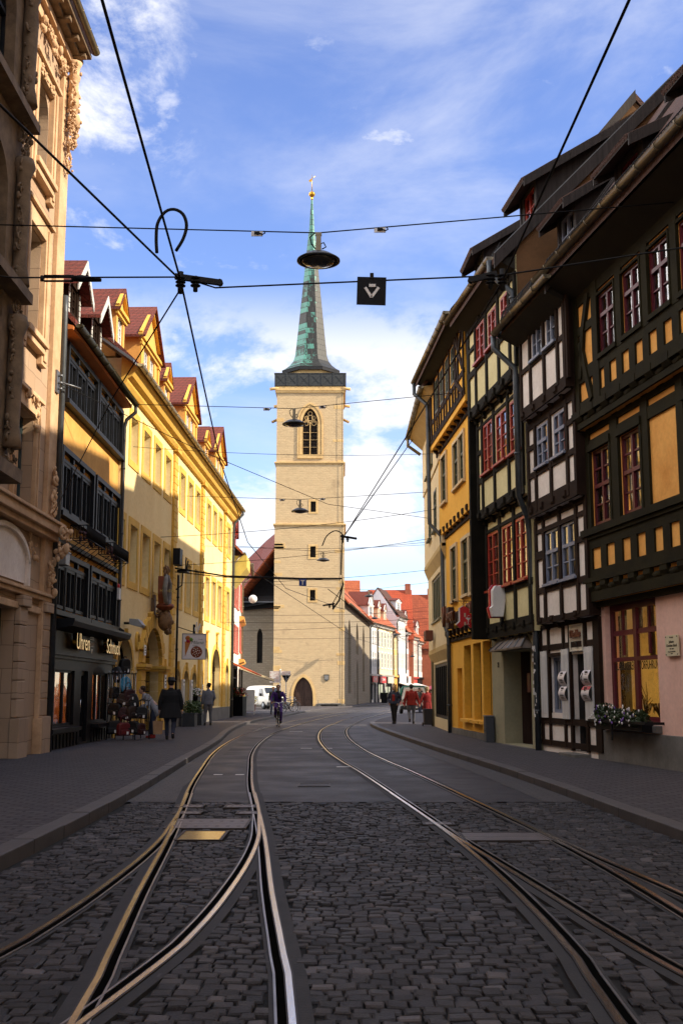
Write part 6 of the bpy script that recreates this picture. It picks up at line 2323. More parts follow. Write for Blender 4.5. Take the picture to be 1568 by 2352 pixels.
def hanging_lamp(label, x, y, z, dia, rz=0.0):
    t_ = thing('hanging_lamp', label, 'street lamp', (x, y, z), rz, 'dish lamps hung on span wires')
    s = dia / .75
    k = MB()
    k.lathe([(0, -.36 * s), (.10 * s, -.365 * s), (.22 * s, -.40 * s), (.33 * s, -.47 * s), (.375 * s, -.50 * s), (.375 * s, -.525 * s), (.34 * s, -.53 * s), (.32 * s, -.51 * s), (.2 * s, -.43 * s), (0, -.40 * s)], (0, 0, 0), 32)
    k.build('shade', M('lamp_shade_black', (.02, .022, .026), (.012, .013, .016), 3, .35, .05, 40) if 'lamp_shade_black' not in bpy.data.materials else bpy.data.materials['lamp_shade_black'], t_)
    k = MB()
    k.lathe([(0, -.60 * s), (.12 * s, -.59 * s), (.24 * s, -.56 * s), (.31 * s, -.525 * s), (.30 * s, -.515 * s), (0, -.515 * s)], (0, 0, 0), 24)
    k.build('glass_bowl', M('smoky_bowl', (.035, .035, .038), (.025, .025, .028), 3, .12, 0) if 'smoky_bowl' not in bpy.data.materials else bpy.data.materials['smoky_bowl'], t_)
    k = MB()
    k.box(-.05 * s, .05 * s, -.04 * s, .04 * s, -.36 * s, -.20 * s)
    k.box(-.045 * s, .045 * s, -.03 * s, .03 * s, -.20 * s, -.02 * s)
    k.box(-.055 * s, .055 * s, -.035 * s, .035 * s, -.05 * s, .0)
    k.build('hanger', GUTM, t_)
    k = MB()
    k.tube([(-.06 * s, 0, 0), (-.15 * s, 0, -.08 * s), (-.12 * s, 0, -.2 * s), (-.05 * s, 0, -.3 * s)], .012 * s, 5)
    k.tube([(.06 * s, 0, -.3 * s), (.13 * s, 0, -.26 * s), (.09 * s, 0, -.18 * s), (.04 * s, 0, -.2 * s)], .012 * s, 5)
    k.build('cable', WIREM, t_)
    return t_


def junction_tag(label, x, y, z, w):
    t_ = thing('junction_box', label, 'junction box', (x, y, z), 0, 'junction boxes on the lamp wires')
    MB().box(-w / 2, w / 2, -.01, .01, -w * .45, 0).build('plate', WHITEP, t_)
    k = MB()
    k.box(-w * .22, w * .22, -.035, -.011, -w * .32, -w * .08)
    k.tube([(w * .2, -.03, -w * .2), (w * .5, -.03, -w * .35), (w * .7, -.02, -w * .2), (w * .6, 0, w * .02)], .012, 5)
    k.build('fuse', BLACKP, t_)
    return t_


# span wires with their dish lamps: (left end, lamp point, right end)
spans = [((-7.1, 18.75, 9.6), (-.40, 18.75, 9.42), (5.9, 19.0, 10.1), .75, 'largest black dish lamp, high in front of the copper spire'),
         ((-7.0, 35.0, 10.55), (-1.5, 35.0, 10.4), (3.7, 35.3, 11.0), .75, 'dish lamp hanging in front of the belfry window'),
         ((-6.6, 47.5, 9.75), (-1.76, 47.5, 9.6), (3.75, 47.6, 9.95), .75, 'dish lamp in front of the tower below the belfry'),
         ((-6.4, 66, 10.0), (-1.07, 66, 9.65), (6, 66, 10.3), .75, 'small dish lamp in front of the tower, above the blue T sign'),
         ((-5.5, 90, 10.0), (2.18, 90, 9.55), (9, 90, 10.4), .75, 'dish lamp just right of the tower over the nave roof'),
         ((-2.9, 115, 10.4), (3.35, 115, 9.4), (12, 115, 10.4), .75, 'dish lamp before the white dormer house of the far street'),
         ((2.0, 133, 10.4), (6.3, 133, 8.6), (15, 133, 10.4), .75, 'dish lamp before the yellow bracketed house'),
         ((6.0, 158, 10.4), (9.8, 158, 6.9), (17, 158, 10.4), .75, 'lowest dish lamp, farthest off over the far street')]
for i, (a, c, b_, d, lab) in enumerate(spans):
    wire('thin span wire carrying the ' + ['largest dish lamp', 'dish lamp at the belfry', 'dish lamp below the belfry', 'small dish lamp by the T sign', 'dish lamp right of the tower', 'dish lamp by the white dormers', 'dish lamp by the yellow house', 'farthest dish lamp'][i], [a, c, b_], .011 if i < 3 else .013)
    hanging_lamp(lab, *c, d)
    if i < 3:
        f = .33 if i == 0 else .3
        for s_, q in ((-1, Vector(c).lerp(Vector(a), .16)), (1, Vector(c).lerp(Vector(b_), .17))):
            junction_tag('small white junction box %s of the %s' % ('left' if s_ < 0 else 'right', ['largest dish lamp', 'dish lamp at the belfry', 'dish lamp below the belfry'][i]), *q, .2)
# contact wires follow the rails at 5.8 m
ZC = 5.85


def lift(pts, y0, y1, st=3):
    return [Vector((p.x + q.x, p.y + q.y, 0)) * .5 + Vector((0, 0, ZC)) for p, q in list(zip(pts[0], pts[1]))[::st] if y0 <= p.y <= y1]


cL = lift((A_L, offset(A_L, 1.0)), -6, 34, 4)
cL = [Vector((-1.02, -6, ZC)), Vector((-1.72, 11.6, ZC)), Vector((-2.3, 21, ZC)), Vector((-2.75, 33, ZC)), Vector((-2.35, 48, ZC)), Vector((.2, 62, ZC + .1))]
wire('black contact wire over the left track, running to the tower', cL, .0115)
cR = [Vector((2.1, -6, ZC)), Vector((1.72, 11.6, ZC)), Vector((1.12, 19, ZC)), Vector((.05, 32, ZC))]
wire('black contact wire over the right track', cR, .0115)
wire('contact wire of the branch track, slanting in from top left', [(-4.6, -1, ZC), (-2.72, 7.2, ZC), (-1.72, 11.55, ZC)], .0115)
wire('slack tail wire from the left node down to the house wall', [(-1.72, 11.65, ZC - .05), (-3.35, 16.2, ZC - .04), (-6.95, 27.0, ZC - .1)], .010)
wire('long stay wire from the cream house to the hanging node', [(3.1, 48.4, 12.4), (.05, 32, ZC + .02)], .018)
SW1 = [(-7.15, 11.9, 6.4), (-3.55, 11.75, 5.95), (-1.72, 11.6, 5.9), (-1.35, 11.6, 5.78), (1.72, 11.6, 5.92), (3.6, 11.4, 6.15), (7.4, 11.0, 6.6)]
wire('heavy span wire across the street holding the square sign', SW1, .009)
wire('span wire with hook on the left wall, low in front of the tower', [(-6.9, 27.05, 9.0), (-4.2, 33, 8.6), (-.5, 41.5, 8.4), (3.8, 47.0, 8.7)], .010)
k = 0
for (a, b_, lab, r) in (((-6.95, 37.0, 9.6), (3.55, 39.5, 9.9), 'thin cross wire under the belfry', .008),
                        ((-6.6, 41, 7.1), (3.7, 42.5, 8.4), 'cross wire from the long yellow house at second floor height', .010),
                        ((-6.75, 45, 6.5), (3.6, 44.6, 7.55), 'cross wire just above the node by the tower', .010),
                        ((-6.6, 46, 5.9), (3.75, 47.5, 6.6), 'cross wire beneath the arched jumper cable', .010),
                        ((-6.3, 59, 5.1), (6.5, 62, 5.6), 'cross wire at the foot of the T sign', .010),
                        ((-6.3, 64, 4.9), (8.5, 72, 6.2), 'cross wire over the church door', .010),
                        ((-6.6, 76, 6.6), (9, 84, 7.6), 'far cross wire over the nave lancets', .012),
                        ((-6.0, 82, 5.3), (11, 92, 6.3), 'farthest cross wire by the shop signs', .012),
                        ((-6.5, 52, 8.2), (4.0, 50, 8.0), 'thin cross wire between the slit windows', .008)):
    wire(lab, [a, b_], r, sag=.16)
wire('slanting contact wire before the tower door', [(-4.6, 58, 7.7), (.9, 86, 5.6), (4.3, 107, 5.6)], .015)
wire('slanting contact wire before the nave', [(-.55, 46, 5.65), (2.3, 72, 5.6), (9.5, 120, 5.6)], .015)


def node(label, x, y, z, s, flip=1):
    t_ = thing('wire_insulator', label, 'insulator', (x, y, z), 0, 'insulator nodes on the overhead wires')
    k = MB()
    k.beam((-.06 * flip, 0, .0), (.42 * s * flip, 0, -.07), .045, .06)
    k.tube([(.42 * s * flip, -.03, -.07), (.42 * s * flip, .03, -.07)], .035, 8)
    k.build('arm', IRON, t_)
    k = MB()
    for xx in (0, .16 * flip):
        for i in range(3):
            k.lathe([(.022, -.12 + i * .04), (.055, -.11 + i * .04), (.055, -.10 + i * .04), (.022, -.09 + i * .04)], (xx * s, 0, 0), 10)
    k.build('insulator_disc', BLACKP, t_)
    k = MB()
    k.lathe([(0, -.2), (.03, -.19), (.03, .05), (0, .06)], (0, 0, 0), 8)
    k.lathe([(0, -.18), (.025, -.17), (.025, .0), (0, .01)], (.16 * s * flip, 0, 0), 8)
    k.build('clamp', IRON, t_)
    return t_


node('black insulator node where the two left wires meet', -1.72, 11.58, 5.9, 1)
node('black insulator node over the right track, before the downpipe', 1.72, 11.58, 5.93, -.8, 1)
node('black insulator node at the tower edge below the arched cable', .03, 32, 5.9, .9)
node('small insulator node below the T sign, right of the slit window', -.32, 44, 4.9, .9, -1)
o = wire('loop of thick jumper cable between the two left wires', spline([(-1.84, 10.75, 5.83), (-1.85, 10.75, 5.98), (-1.84, 10.75, 6.14), (-1.77, 10.75, 6.26), (-1.68, 10.75, 6.29), (-1.59, 10.75, 6.24), (-1.55, 10.75, 6.12), (-1.58, 10.75, 5.98), (-1.65, 10.75, 5.85)], .03), .017, 'cable', None, 'jumper_cable')
wire('arched jumper cable at the tower edge', spline([(-.55, 32, 5.62), (-.42, 32, 5.9), (-.2, 32, 6.05), (-.02, 32, 6.0), (.02, 32, 5.85), (.0, 32, 5.4), (-.02, 33, 4.9)], .05), .018, 'cable', None, 'jumper_cable')
wire('thick bundled feeder cable carrying the T sign', [(-6.58, 44.6, 6.35), (-4.6, 44.7, 6.05), (-1.6, 45, 5.98), (.02, 45, 5.98), (.06, 45, 5.75), (-.1, 45, 5.1), (-.35, 45, 4.75)], .035, 'cable', None, 'feeder_cable')
wire('thin companion of the thick feeder cable', [(-6.58, 44.6, 6.2), (-4.6, 44.7, 6.0), (-1.6, 45, 5.93), (-.05, 45, 5.92), (0.0, 45, 5.6), (-.4, 45, 4.9)], .018, 'cable', None, 'feeder_cable')
# turnbuckle on the left end of the heavy span wire
t_ = thing('turnbuckle', 'black turnbuckle and strain insulator on the left of the heavy span wire', 'turnbuckle', (-3.02, 11.72, 5.93))
k = MB()
for z in (-.03, .03):
    k.tube([(-.2, 0, z), (.12, 0, z)], .012, 6)
k.tube([(-.22, 0, -.03), (-.22, 0, .03)], .02, 6)
k.build('frame', IRON, t_)
k = MB()
k.tube([(.1, 0, 0), (.2, 0, 0), (.42, 0, -.02)], [.03, .042, .02], 8)
k.build('strain_insulator', BLACKP, t_)
# square signal sign and T sign
t_ = thing('signal_sign', 'black square sign with a white V and bar hung on the span wire', 'sign', (.325, 11.6, 5.9), 0)
k = MB()
k.prism([(-.155, 0), (.155, -.008), (.145, -.315), (-.165, -.305)], -.012, .012, 'y')
k.build('panel', BLACKP, t_)
k = MB()
for p_, q_ in (((-.072, -.12), (-.005, -.23)), ((.072, -.12), (-.005, -.23))):
    k.beam((p_[0], -.014, p_[1]), (q_[0], -.014, q_[1]), .028, .006, (0, 1, 0))
k.prism([(-.03, -.082), (.04, -.084), (.04, -.116), (-.03, -.114)], -.017, -.0125, 'y')
k.build('symbol', WHITEP, t_)
MB().box(-.02, .02, -.02, .02, -.02, .04).build('clip', IRON, t_)
t_ = thing('tram_sign', 'small blue sign with a white T hung on the feeder cable before the tower', 'sign', (-1.54, 44.9, 5.95), 0)
MB().box(-.145, .145, -.01, .01, -.28, 0).build('panel', M('sign_blue', (.008, .035, .22), (.006, .028, .19), 2, .4, 0), t_)
MB().box(-.08, .08, -.016, -.0105, -.085, -.045).box(-.022, .022, -.0165, -.0105, -.24, -.085).build('symbol', WHITEP, t_)
# control box and wire bracket on the yellow house
t_ = thing('control_box', 'dark control box and clamps fixed to the yellow house by the feeder cable', 'control box', (-6.62, 44.5, 6.1), R(88.5))
MB().box(-.32, .32, -.3, -.02, .35, 1.0).build('housing', ANTH, t_, .01)
k = MB()
k.box(.2, .75, -.5, -.1, .12, .2)
k.tube([(.5, -.4, .2), (.5, -.4, .6), (.6, -.4, .7)], .03, 6)
k.tube([(.7, -.4, .2), (.75, -.45, .62)], .03, 6)
k.tube([(.45, -.3, .1), (.3, -.3, -.4), (.1, -.1, -.6)], .025, 6)
k.build('bracket', IRON, t_)
# wall lamps and boxes on the left houses
t_ = thing('flood_lamp', 'flat grey flood lamp over the first stone arch', 'lamp', (-6.9, 36.6, 3.65), R(90))
k = MB()
k.prism([(-.12, 0), (-.5, -.1), (-.55, -.02), (-.4, .16), (-.12, .18)], -.3, .3, 'x')
k.build('housing', M('grey_lamp', (.3, .31, .32), (.24, .25, .26), 2, .5, .1), t_, .01)
MB().tube([(0, -.15, .05), (0, .1, .05)], .04, 8).build('arm', IRON, t_)
t_ = thing('wall_box', 'grey metal box on the black shop front beside the downpipe', 'box', (-7.1, 28.0, 4.62), R(90))
MB().box(-.2, .22, -.3, 0, 0, .3).build('housing', bpy.data.materials['grey_lamp'], t_, .01)
MB().box(-.22, .24, -.32, 0, .3, .33).build('lid', ZINC, t_)
t_ = thing('alarm_box', 'white alarm box with a red beacon at the shop corner', 'alarm', (-7.1, 35.3, 4.35), R(90))
MB().box(-.13, .13, -.2, 0, 0, .36).build('housing', WHITEP, t_, .01)
MB().lathe([(0, .36), (.07, .36), (.07, .46), (.04, .5), (0, .5)], (0, -.12, 0), 10).build('beacon', REDP, t_)
# ball lamp at the end of the left row
t_ = thing('ball_lamp', 'white ball lamp on an arm at the end of the left row', 'lamp', (-6.6, 80, 8.0), 0)
k = MB()
k.ball((.35, 0, .0), .3, 16, 11)
k.build('globe', WHITEP, t_)
MB().tube([(-.4, 0, .1), (.1, 0, .0)], .05, 8).build('arm', IRON, t_)
# flower racks under the first-floor black windows
for x, lab in ((1.55, 'black wire flower rack under the left black windows'), (5.0, 'black wire flower rack under the right black windows')):
    t_ = thing('flower_rack', lab, 'flower rack', (-7.1, 27.36 + x, 5.42), R(90), 'wire racks on the ochre house')
    k = MB()
    for z in (0, .34):
        for a, b_ in (((0, -.12), (2.3, -.12)), ((0, -.55), (2.3, -.55)), ((0, -.12), (0, -.55)), ((2.3, -.12), (2.3, -.55))):
            k.tube([(*a, z), (*b_, z)], .014, 5)
    for i in range(40):
        k.tube([(i * .059, -.55, 0), (i * .059, -.55, .34)], .008, 4)
    for i in range(6):
        k.tube([(0, -.12 - i * .085, 0), (0, -.12 - i * .085, .34)], .01, 4)
        k.tube([(i * .46, -.12, 0), (i * .46, -.55, 0)], .01, 4)
        k.tube([(i * .46, -.03, -.38), (i * .46, -.5, 0)], .01, 4)
    k.build('basket', IRON, t_)
    k = MB()
    rs = random.Random(int(x * 10))
    for i in range(60):
        k.ball((rs.uniform(.5, 2.2), rs.uniform(-.5, -.2), rs.uniform(.05, .3)), .05, 5, 4)
    k.build('heather', M('dry_heather', (.10, .03, .045), (.05, .05, .02), 8, .9, 0) if 'dry_heather' not in bpy.data.materials else bpy.data.materials['dry_heather'], t_)

# ------------------------------------------------------------------ hung signs
L3Z = R(88.5)


def on_L3(u, out, z):
    e = Vector((math.cos(L3Z), math.sin(L3Z), 0))
    n = Vector((e.y, -e.x, 0))
    return Vector((-7.03, 35.42, 0)) + e * u + n * out + Vector((0, 0, z))


t_ = thing('cafe_sign', 'white hanging cafe sign with ice cream cone and pizza on the yellow house', 'sign', on_L3(11.2, .25, 2.85), R(10))
k = MB()
k.box(0, .92, -.04, .04, 0, 1.0)
k.build('panel', M('sign_white', (.66, .64, .68), (.6, .58, .62), 1.5, .4, 0), t_)
k = MB()
for q in ((-.03, .95, -.055, .055, -.03, 0), (-.03, .95, -.055, .055, 1.0, 1.03), (-.03, 0, -.055, .055, 0, 1.0), (.92, .95, -.055, .055, 0, 1.0)):
    k.box(*q)
k.build('frame', ZINC, t_)
k = MB()
k.prism([(.1, .08), (.32, .68), (.08, .7)], -.05, -.041, 'y')
k.build('cone_picture', M('cone_brown', (.42, .16, .03), (.32, .11, .02), 5, .6, 0), t_)
for c_, r_, m in (((.2, .84), .1, M('scoop_orange', (.5, .17, .03), None, 5, .6, 0)), ((.33, .78), .085, M('scoop_green', (.14, .3, .05), None, 5, .6, 0)), ((.22, .72), .09, M('scoop_red', (.4, .02, .04), None, 5, .6, 0))):
    k = MB()
    k.lathe([(0, -.058), (r_ * .8, -.055), (r_, -.0405)], (c_[0], 0, c_[1]), 16, 'y')
    k.build('scoop_picture', m, t_)
k = MB()
k.lathe([(0, -.05), (.22, -.049), (.235, -.0405)], (.56, 0, .28), 24, 'y')
pz = k.build('pizza_picture', M('pizza_red', (.22, .035, .015), (.1, .06, .02), 14, .7, 0), t_)
k = MB()
for i in range(16):
    a = i * 2.4
    k.lathe([(0, -.053), (.02, -.052), (.022, -.05)], (.56 + .045 * math.sqrt(i) * math.cos(a), 0, .28 + .045 * math.sqrt(i) * math.sin(a)), 7, 'y')
k.build('topping', PETW, pz)
text('Milano', .2, M('dark_green_ink', (.012, .06, .035), None, 3, .5, 0), 'lettering', t_, .004, 'CENTER', .95, .35, loc=(.58, -.045, .66))
text('EISCAFÉ', .045, INK, 'lettering', t_, .003, 'CENTER', 1, loc=(.72, -.045, .79))
text('PIZZERIA', .05, INK, 'lettering', t_, .003, 'CENTER', 1, loc=(.5, -.045, .53))
k = MB()
k.beam((-.3, .0, 1.32), (.45, 0, 1.08), .03, .03)
k.box(.4, .5, -.03, .03, 1.03, 1.4)
k.box(-.35, -.25, -.05, .05, 1.1, 1.4)
k.build('bracket', IRON, t_)
k = MB()
for i, (x, z) in enumerate(((.5, 1.2), (.56, 1.32), (.6, 1.16), (.64, 1.26), (.68, 1.36), (.55, 1.42))):
    k.box(x - .03, x + .03, -.06, .06, z - .08, z + .08)
k.build('white_letter', WHITEP, t_)
for u, lab in ((12.45, 'tall white menu case between the small arches, left one'), (14.6, 'tall white menu case between the small arches, right one')):
    t_ = thing('menu_case', lab, 'menu case', on_L3(u, .04, .98), L3Z, 'white menu cases on the yellow house')
    k = MB()
    k.box(-.2, .2, -.1, 0, 0, 1.05)
    k.build('case', WHITEP, t_, .01)
    MB().box(-.14, .14, -.108, -.1, .08, .8).build('menu_sheet', M('menu_grey', (.32, .32, .34), (.22, .22, .24), 20, .4, 0) if 'menu_grey' not in bpy.data.materials else bpy.data.materials['menu_grey'], t_)
    MB().box(-.1, .1, -.108, -.1, .9, .97).build('heading', INK, t_)
for u, z, w, h_, lab in ((7.75, 1.65, .34, .5, 'white house-number plate on the right pier of the stone portal'), (17.35, 1.45, .3, .4, 'small notice on the second pilaster, upper one'), (17.35, .95, .3, .4, 'small notice on the second pilaster, lower one'), (3.72, 2.75, .3, .35, 'small white plate on the left side of the portal arch')):
    t_ = thing('notice_plate', lab, 'notice', on_L3(u, .19, z), L3Z)
    MB().box(-w / 2, w / 2, -.02, 0, 0, h_).build('plate', WHITEP, t_)
    k = MB()
    for i in range(3):
        k.box(-w * .3, w * .3, -.024, -.0205, h_ * (.2 + i * .25), h_ * (.3 + i * .25))
    k.build('print', INK, t_)
t_ = thing('round_wall_vent', 'round stone ring with a dark hole between the two large arches', 'wall vent', on_L3(3.2, .0, 3.2), L3Z)
k = MB()
k.tube([(.2 * math.cos(i * math.pi / 12), -.03, .28 * math.sin(i * math.pi / 12)) for i in range(25)], .06, 8)
k.build('ring', YELT, t_)
MB().lathe([(0, -.03), (.17, -.03), (.17, 0)], (0, 0, 0), 18, 'y').build('hole', DARKIN, t_)


def on_R(o_, rz, u, out, z):
    e = Vector((math.cos(rz), math.sin(rz), 0))
    n = Vector((e.y, -e.x, 0))
    return Vector(o_) + e * u + n * out + Vector((0, 0, z))


# pharmacy signs
r4 = R(3.5 - 90)
t_ = thing('pharmacy_sign', 'big red gothic A pharmacy sign hung from a wrought iron arm', 'pharmacy sign', on_R((3.86, 40.2, 0), r4, 6.6, .66, 3.41), R(4))
t_.scale = (.47, .47, .47)
k = MB()
k.prism([(-.46, .12), (-.22, -.1), (.04, .12), (.20, .18), (.42, -.08), (.72, .08), (.52, .26), (.44, .26), (.44, .42), (.52, .46), (.52, .8), (.36, .84), (.36, 1.12), (.0, 1.32), (-.24, 1.16), (-.24, .34)], -.1, .1, 'y')
k.build('letter_body', REDP, t_, .006)
k = MB()
k.prism([(-.46, .12), (-.24, .34), (-.24, 1.16), (.0, 1.32), (-.05, 1.33), (-.30, 1.17), (-.30, .36), (-.53, .14)], -.1, .1, 'y')
k.build('letter_edge', WHITEP, t_)
k = MB()
k.box(.02, .13, -.104, -.1, .62, .86)
k.box(.02, .13, -.104, -.1, .1, .3)
k.build('cut_out', M('sign_hole', (.5, .42, .3), None, 2, .8, 0), t_)
k = MB()
k.tube([(.1, -.108, .55), (.46, -.108, .55)], .014, 5)
k.prism([(.12, .54), (.44, .54), (.34, .44), (.22, .44)], -.112, -.102, 'y')
k.tube([(.28, -.108, .44), (.28, -.108, .2), (.2, -.108, .16), (.36, -.108, .16)], .02, 5)
k.tube([(.24, -.112, .3), (.33, -.112, .36), (.23, -.112, .44), (.2, -.112, .6), (.3, -.112, .72), (.4, -.112, .66)], .013, 5)
k.build('bowl_and_snake', WHITEP, t_)
k = MB()
k.tube([(1.4, 0, 1.62), (-.62, 0, 1.62)], .028, 6)
k.ball((-.66, 0, 1.62), .075, 10, 7)
k.tube([(.02, 0, 1.62), (.02, 0, 1.3)], .03, 6)
for s_ in (-1, 1):
    k.tube([(.02 + s_ * .04, 0, 1.42), (.02 + s_ * .14, 0, 1.5), (.02 + s_ * .2, 0, 1.58), (.02 + s_ * .12, 0, 1.56)], .012, 5)
k.tube([(1.36, 0, .9), (1.36, 0, 1.62), (1.36, 0, 2.2)], .03, 6)
for z in (1.3, 1.45, 1.75, 1.9):
    k.tube([(1.36, 0, z), (1.2, 0, z + .05), (1.15, 0, z + .12), (1.23, 0, z + .13)], .012, 5)
k.build('iron_arm', IRON, t_)
for i, (ch, u, z, s_) in enumerate((('V', 1.15, 4.02, 1.0), ('A', 2.0, 3.95, .45), ('P', 2.4, 3.95, .45), ('O', 2.82, 3.95, .45), ('T', 3.22, 3.95, .45), ('O', 6.0, 3.97, .48), ('N', 6.5, 3.97, .48))):
    t_ = thing('wall_letter', 'rust-brown boxed letter %s on the yellow pharmacy wall%s' % (ch, '' if ch != 'O' else (', left of the red sign' if i < 4 else ', right of the red sign')), 'letter', on_R((3.86, 40.2, 0), r4, u, .42, z), r4, 'letters of the pharmacy name')
    text(ch, s_, BROWNL, 'face', t_, .05, 'CENTER', .95)
    MB().box(-s_ * .3, s_ * .3, .12, .3, -s_ * .36, s_ * .36).build('box', M('letter_box_dark', (.05, .02, .015), None, 3, .6, 0) if 'letter_box_dark' not in bpy.data.materials else bpy.data.materials['letter_box_dark'], t_)
r3 = R(7 - 90)
t_ = thing('pharmacy_light_box', 'small white and red pharmacy light box on the green house', 'pharmacy sign', on_R((4.30, 32.9, 0), r3, 2.15, .18, 3.5), r3)
k = MB()
k.prism([(0, .5), (-.08, 0), (-.36, 0), (-.42, .25), (-.36, .3), (-.36, .72), (-.28, .84), (0, .84)], .06, .30, 'x')
k.build('casing', WHITEP, t_, .012)
k = MB()
k.prism([(-.05, .2), (-.12, -.02), (-.4, -.02), (-.46, .25), (-.40, .3), (-.40, .76), (-.3, .88), (-.06, .88)], -.04, .059, 'x')
k.build('red_face', REDP, t_)
k = MB()
k.tube([(-.045, -.14, .5), (-.045, -.36, .5)], .014, 5)
k.tube([(-.045, -.25, .5), (-.045, -.25, .2)], .014, 5)
k.build('emblem', WHITEP, t_)
MB().tube([(.1, 0, 0), (.1, -.12, -.2), (.1, 0, -.35)], .025, 6).build('bracket', IRON, t_)
# memorial plate on the pink wall
r1 = R(9 - 90)
t_ = thing('memorial_plate', 'cream stone memorial plate on the pink wall right of the lit window', 'plaque', on_R((5.47, 24.47, 0), r1, 3.77, .03, 2.15), r1)
MB().box(-.26, .26, -.03, .0, 0, .38).build('slab', M('cream_stone', (.62, .54, .36), (.54, .46, .3), 3, .7, .1), t_, .004)
for s_, z, sz in (('Hier stand', .34, .035), ('Johann', .26, .075), ('Christian Kittel', .19, .07), ('1732 - 1809', .13, .035), ('Komponist und Schüler', .08, .032), ('Bachs', .045, .032)):
    text(s_, sz, INK, 'lettering', t_, .002, 'CENTER', 1, loc=(0, -.032, z))
k = MB()
for x in (-.23, .23):
    for z in (.03, .35):
        k.ball((x, -.032, z), .012, 6, 4)
k.build('bolt', IRON, t_)


# flower box on the lit window
def leaf_cloud(k, c, rad, n, ls, seed, flat=False):
    rs = random.Random(seed)
    for i in range(n):
        d = Vector((rs.gauss(0, 1), rs.gauss(0, 1), rs.gauss(0, 1))).normalized() * (rs.random() ** .4)
        p = Vector(c) + Vector((d.x * rad[0], d.y * rad[1], d.z * rad[2]))
        a = Vector((rs.gauss(0, 1), rs.gauss(0, 1), rs.gauss(0, .8))).normalized()
        b_ = a.orthogonal().normalized()
        s_ = ls * rs.uniform(.6, 1.3)
        k.add([p - a * s_, p + b_ * s_ * .5, p + a * s_, p - b_ * s_ * .5], [(0, 1, 2, 3)])
    return k


t_ = thing('window_flower_box', 'dark flower box with white petunias below the lit shop window', 'flower box', on_R((5.47, 24.47, 0), r1, 1.75, .05, .76), r1)
k = MB()
k.box(-1.15, 1.2, -.28, -.05, 0, .2)
k.build('trough', BLACKP, t_, .01)
MB().box(-1.4, 1.45, -.34, -.31, .14, .19).box(-1.4, -1.37, -.31, .1, .14, .19).box(1.42, 1.45, -.31, .1, .14, .19).box(-.2, -.16, -.33, -.3, -.2, .14).build('holder', IRON, t_)
k = MB()
leaf_cloud(k, (-.75, -.2, .3), (.42, .2, .24), 420, .045, 1)
leaf_cloud(k, (.1, -.2, .24), (.5, .18, .2), 380, .045, 2)
leaf_cloud(k, (.85, -.2, .24), (.4, .18, .18), 330, .045, 3)
k.build('foliage', LEAFD, t_)
k, k2 = MB(), MB()
rs = random.Random(4)
for i in range(70):
    x = rs.choice((-.95, -.8, -.5, .0, .45, .8)) + rs.gauss(0, .1)
    (k if rs.random() < .8 else k2).lathe([(0, -.01), (.028, 0), (.03, .008), (0, .004)], (x, -.36 + rs.uniform(-.05, .12), .28 + rs.uniform(-.2, .2)), 6, 'y')
k.build('white_bloom', PETW, t_)
k2.build('violet_bloom', PETV, t_)


# planters
def planter(label, x, y, w, h_, d, m, seed, bloom=None, rz=0.0, cat='planter', name='planter', lr=.45, lm=None):
    t_ = thing(name, label, cat, (x, y, .1), rz)
    k = MB()
    k.prism([(-w / 2 * .85, 0), (w / 2 * .85, 0), (w / 2, h_), (-w / 2, h_)], -d / 2, d / 2, 'y')
    k.box(-w / 2 - .02, w / 2 + .02, -d / 2 - .02, d / 2 + .02, h_ - .05, h_)
    k.build('tub', m, t_, .01)
    k = MB()
    leaf_cloud(k, (0, 0, h_ + lr * .5), (w * .6, d * .6, lr * .7), 420, .06, seed)
    for i in range(14):
        a = i * 2.4
        k.tube([(0, 0, h_ - .1), (.2 * w * math.cos(a), .2 * d * math.sin(a), h_ + lr * .6), (.5 * w * math.cos(a), .5 * d * math.sin(a), h_ + lr * (.4 + .5 * ((i * 7) % 5) / 5))], [.02, .03, .004], 5, flat=.35)
    k.build('foliage', lm or LEAF, t_)
    if bloom:
        k = MB()
        rs = random.Random(seed + 9)
        for i in range(90):
            k.ball((rs.uniform(-.6, .6) * w, rs.uniform(-.6, .6) * d, h_ + rs.uniform(.05, lr)), .035, 5, 4)
        k.build('bloom', bloom, t_)
    return t_


GREYTUB = M('grey_tub', (.055, .06, .07), (.035, .04, .045), 2, .7, .2)
p = on_L3(12.2, .45, 0)
planter('grey box planter with a drooping plant under the small arches, left one', p.x, p.y, .8, .55, .5, GREYTUB, 21, None, R(88))
p = on_L3(14.1, .45, 0)
planter('grey box planter with a bushy yellow-green plant under the small arches', p.x, p.y, .75, .5, .5, GREYTUB, 22, None, R(88))
p = on_L3(15.85, .12, 0)
t_ = planter('flower basket with pink-white blooms on the sill of the third small arch', p.x, p.y, .9, .4, .3, BLACKP, 23, PETW, R(88), 'flower basket', 'flower_basket', .34)
t_.location.z = .92
planter('tall black planter with red flowers at the end of the left row', -6.2, 69.0, .95, 1.15, .8, BLACKP, 24, INKR, R(80), lr=.5)
planter('tub of yellow flowers beside the white van', -6.85, 86.0, .9, .5, .7, BROWNL, 25, PETY, 0, lr=.7, lm=M('yellow_leaf', (.30, .28, .03), (.2, .22, .02), 6, .7, 0))
planter('round dark litter bin by the far shops', 5.6, 151, .9, 1.3, .8, BLACKP, 26, None, 0, 'litter bin', 'litter_bin', .02)
t_ = thing('utility_cabinet', 'slim grey utility cabinet at the foot of the yellow pharmacy corner', 'cabinet', on_R((3.86, 40.2, 0), r4, 7.35, .02, .1), r4)
MB().box(0, .34, -.24, 0, 0, .72).build('body', bpy.data.materials['grey_tub'], t_, .01)
MB().box(-.02, .36, -.26, .0, .72, .75).build('lid', ZINC, t_)
MB().box(.12, .2, -.252, -.24, .3, .34).build('lock', IRON, t_)
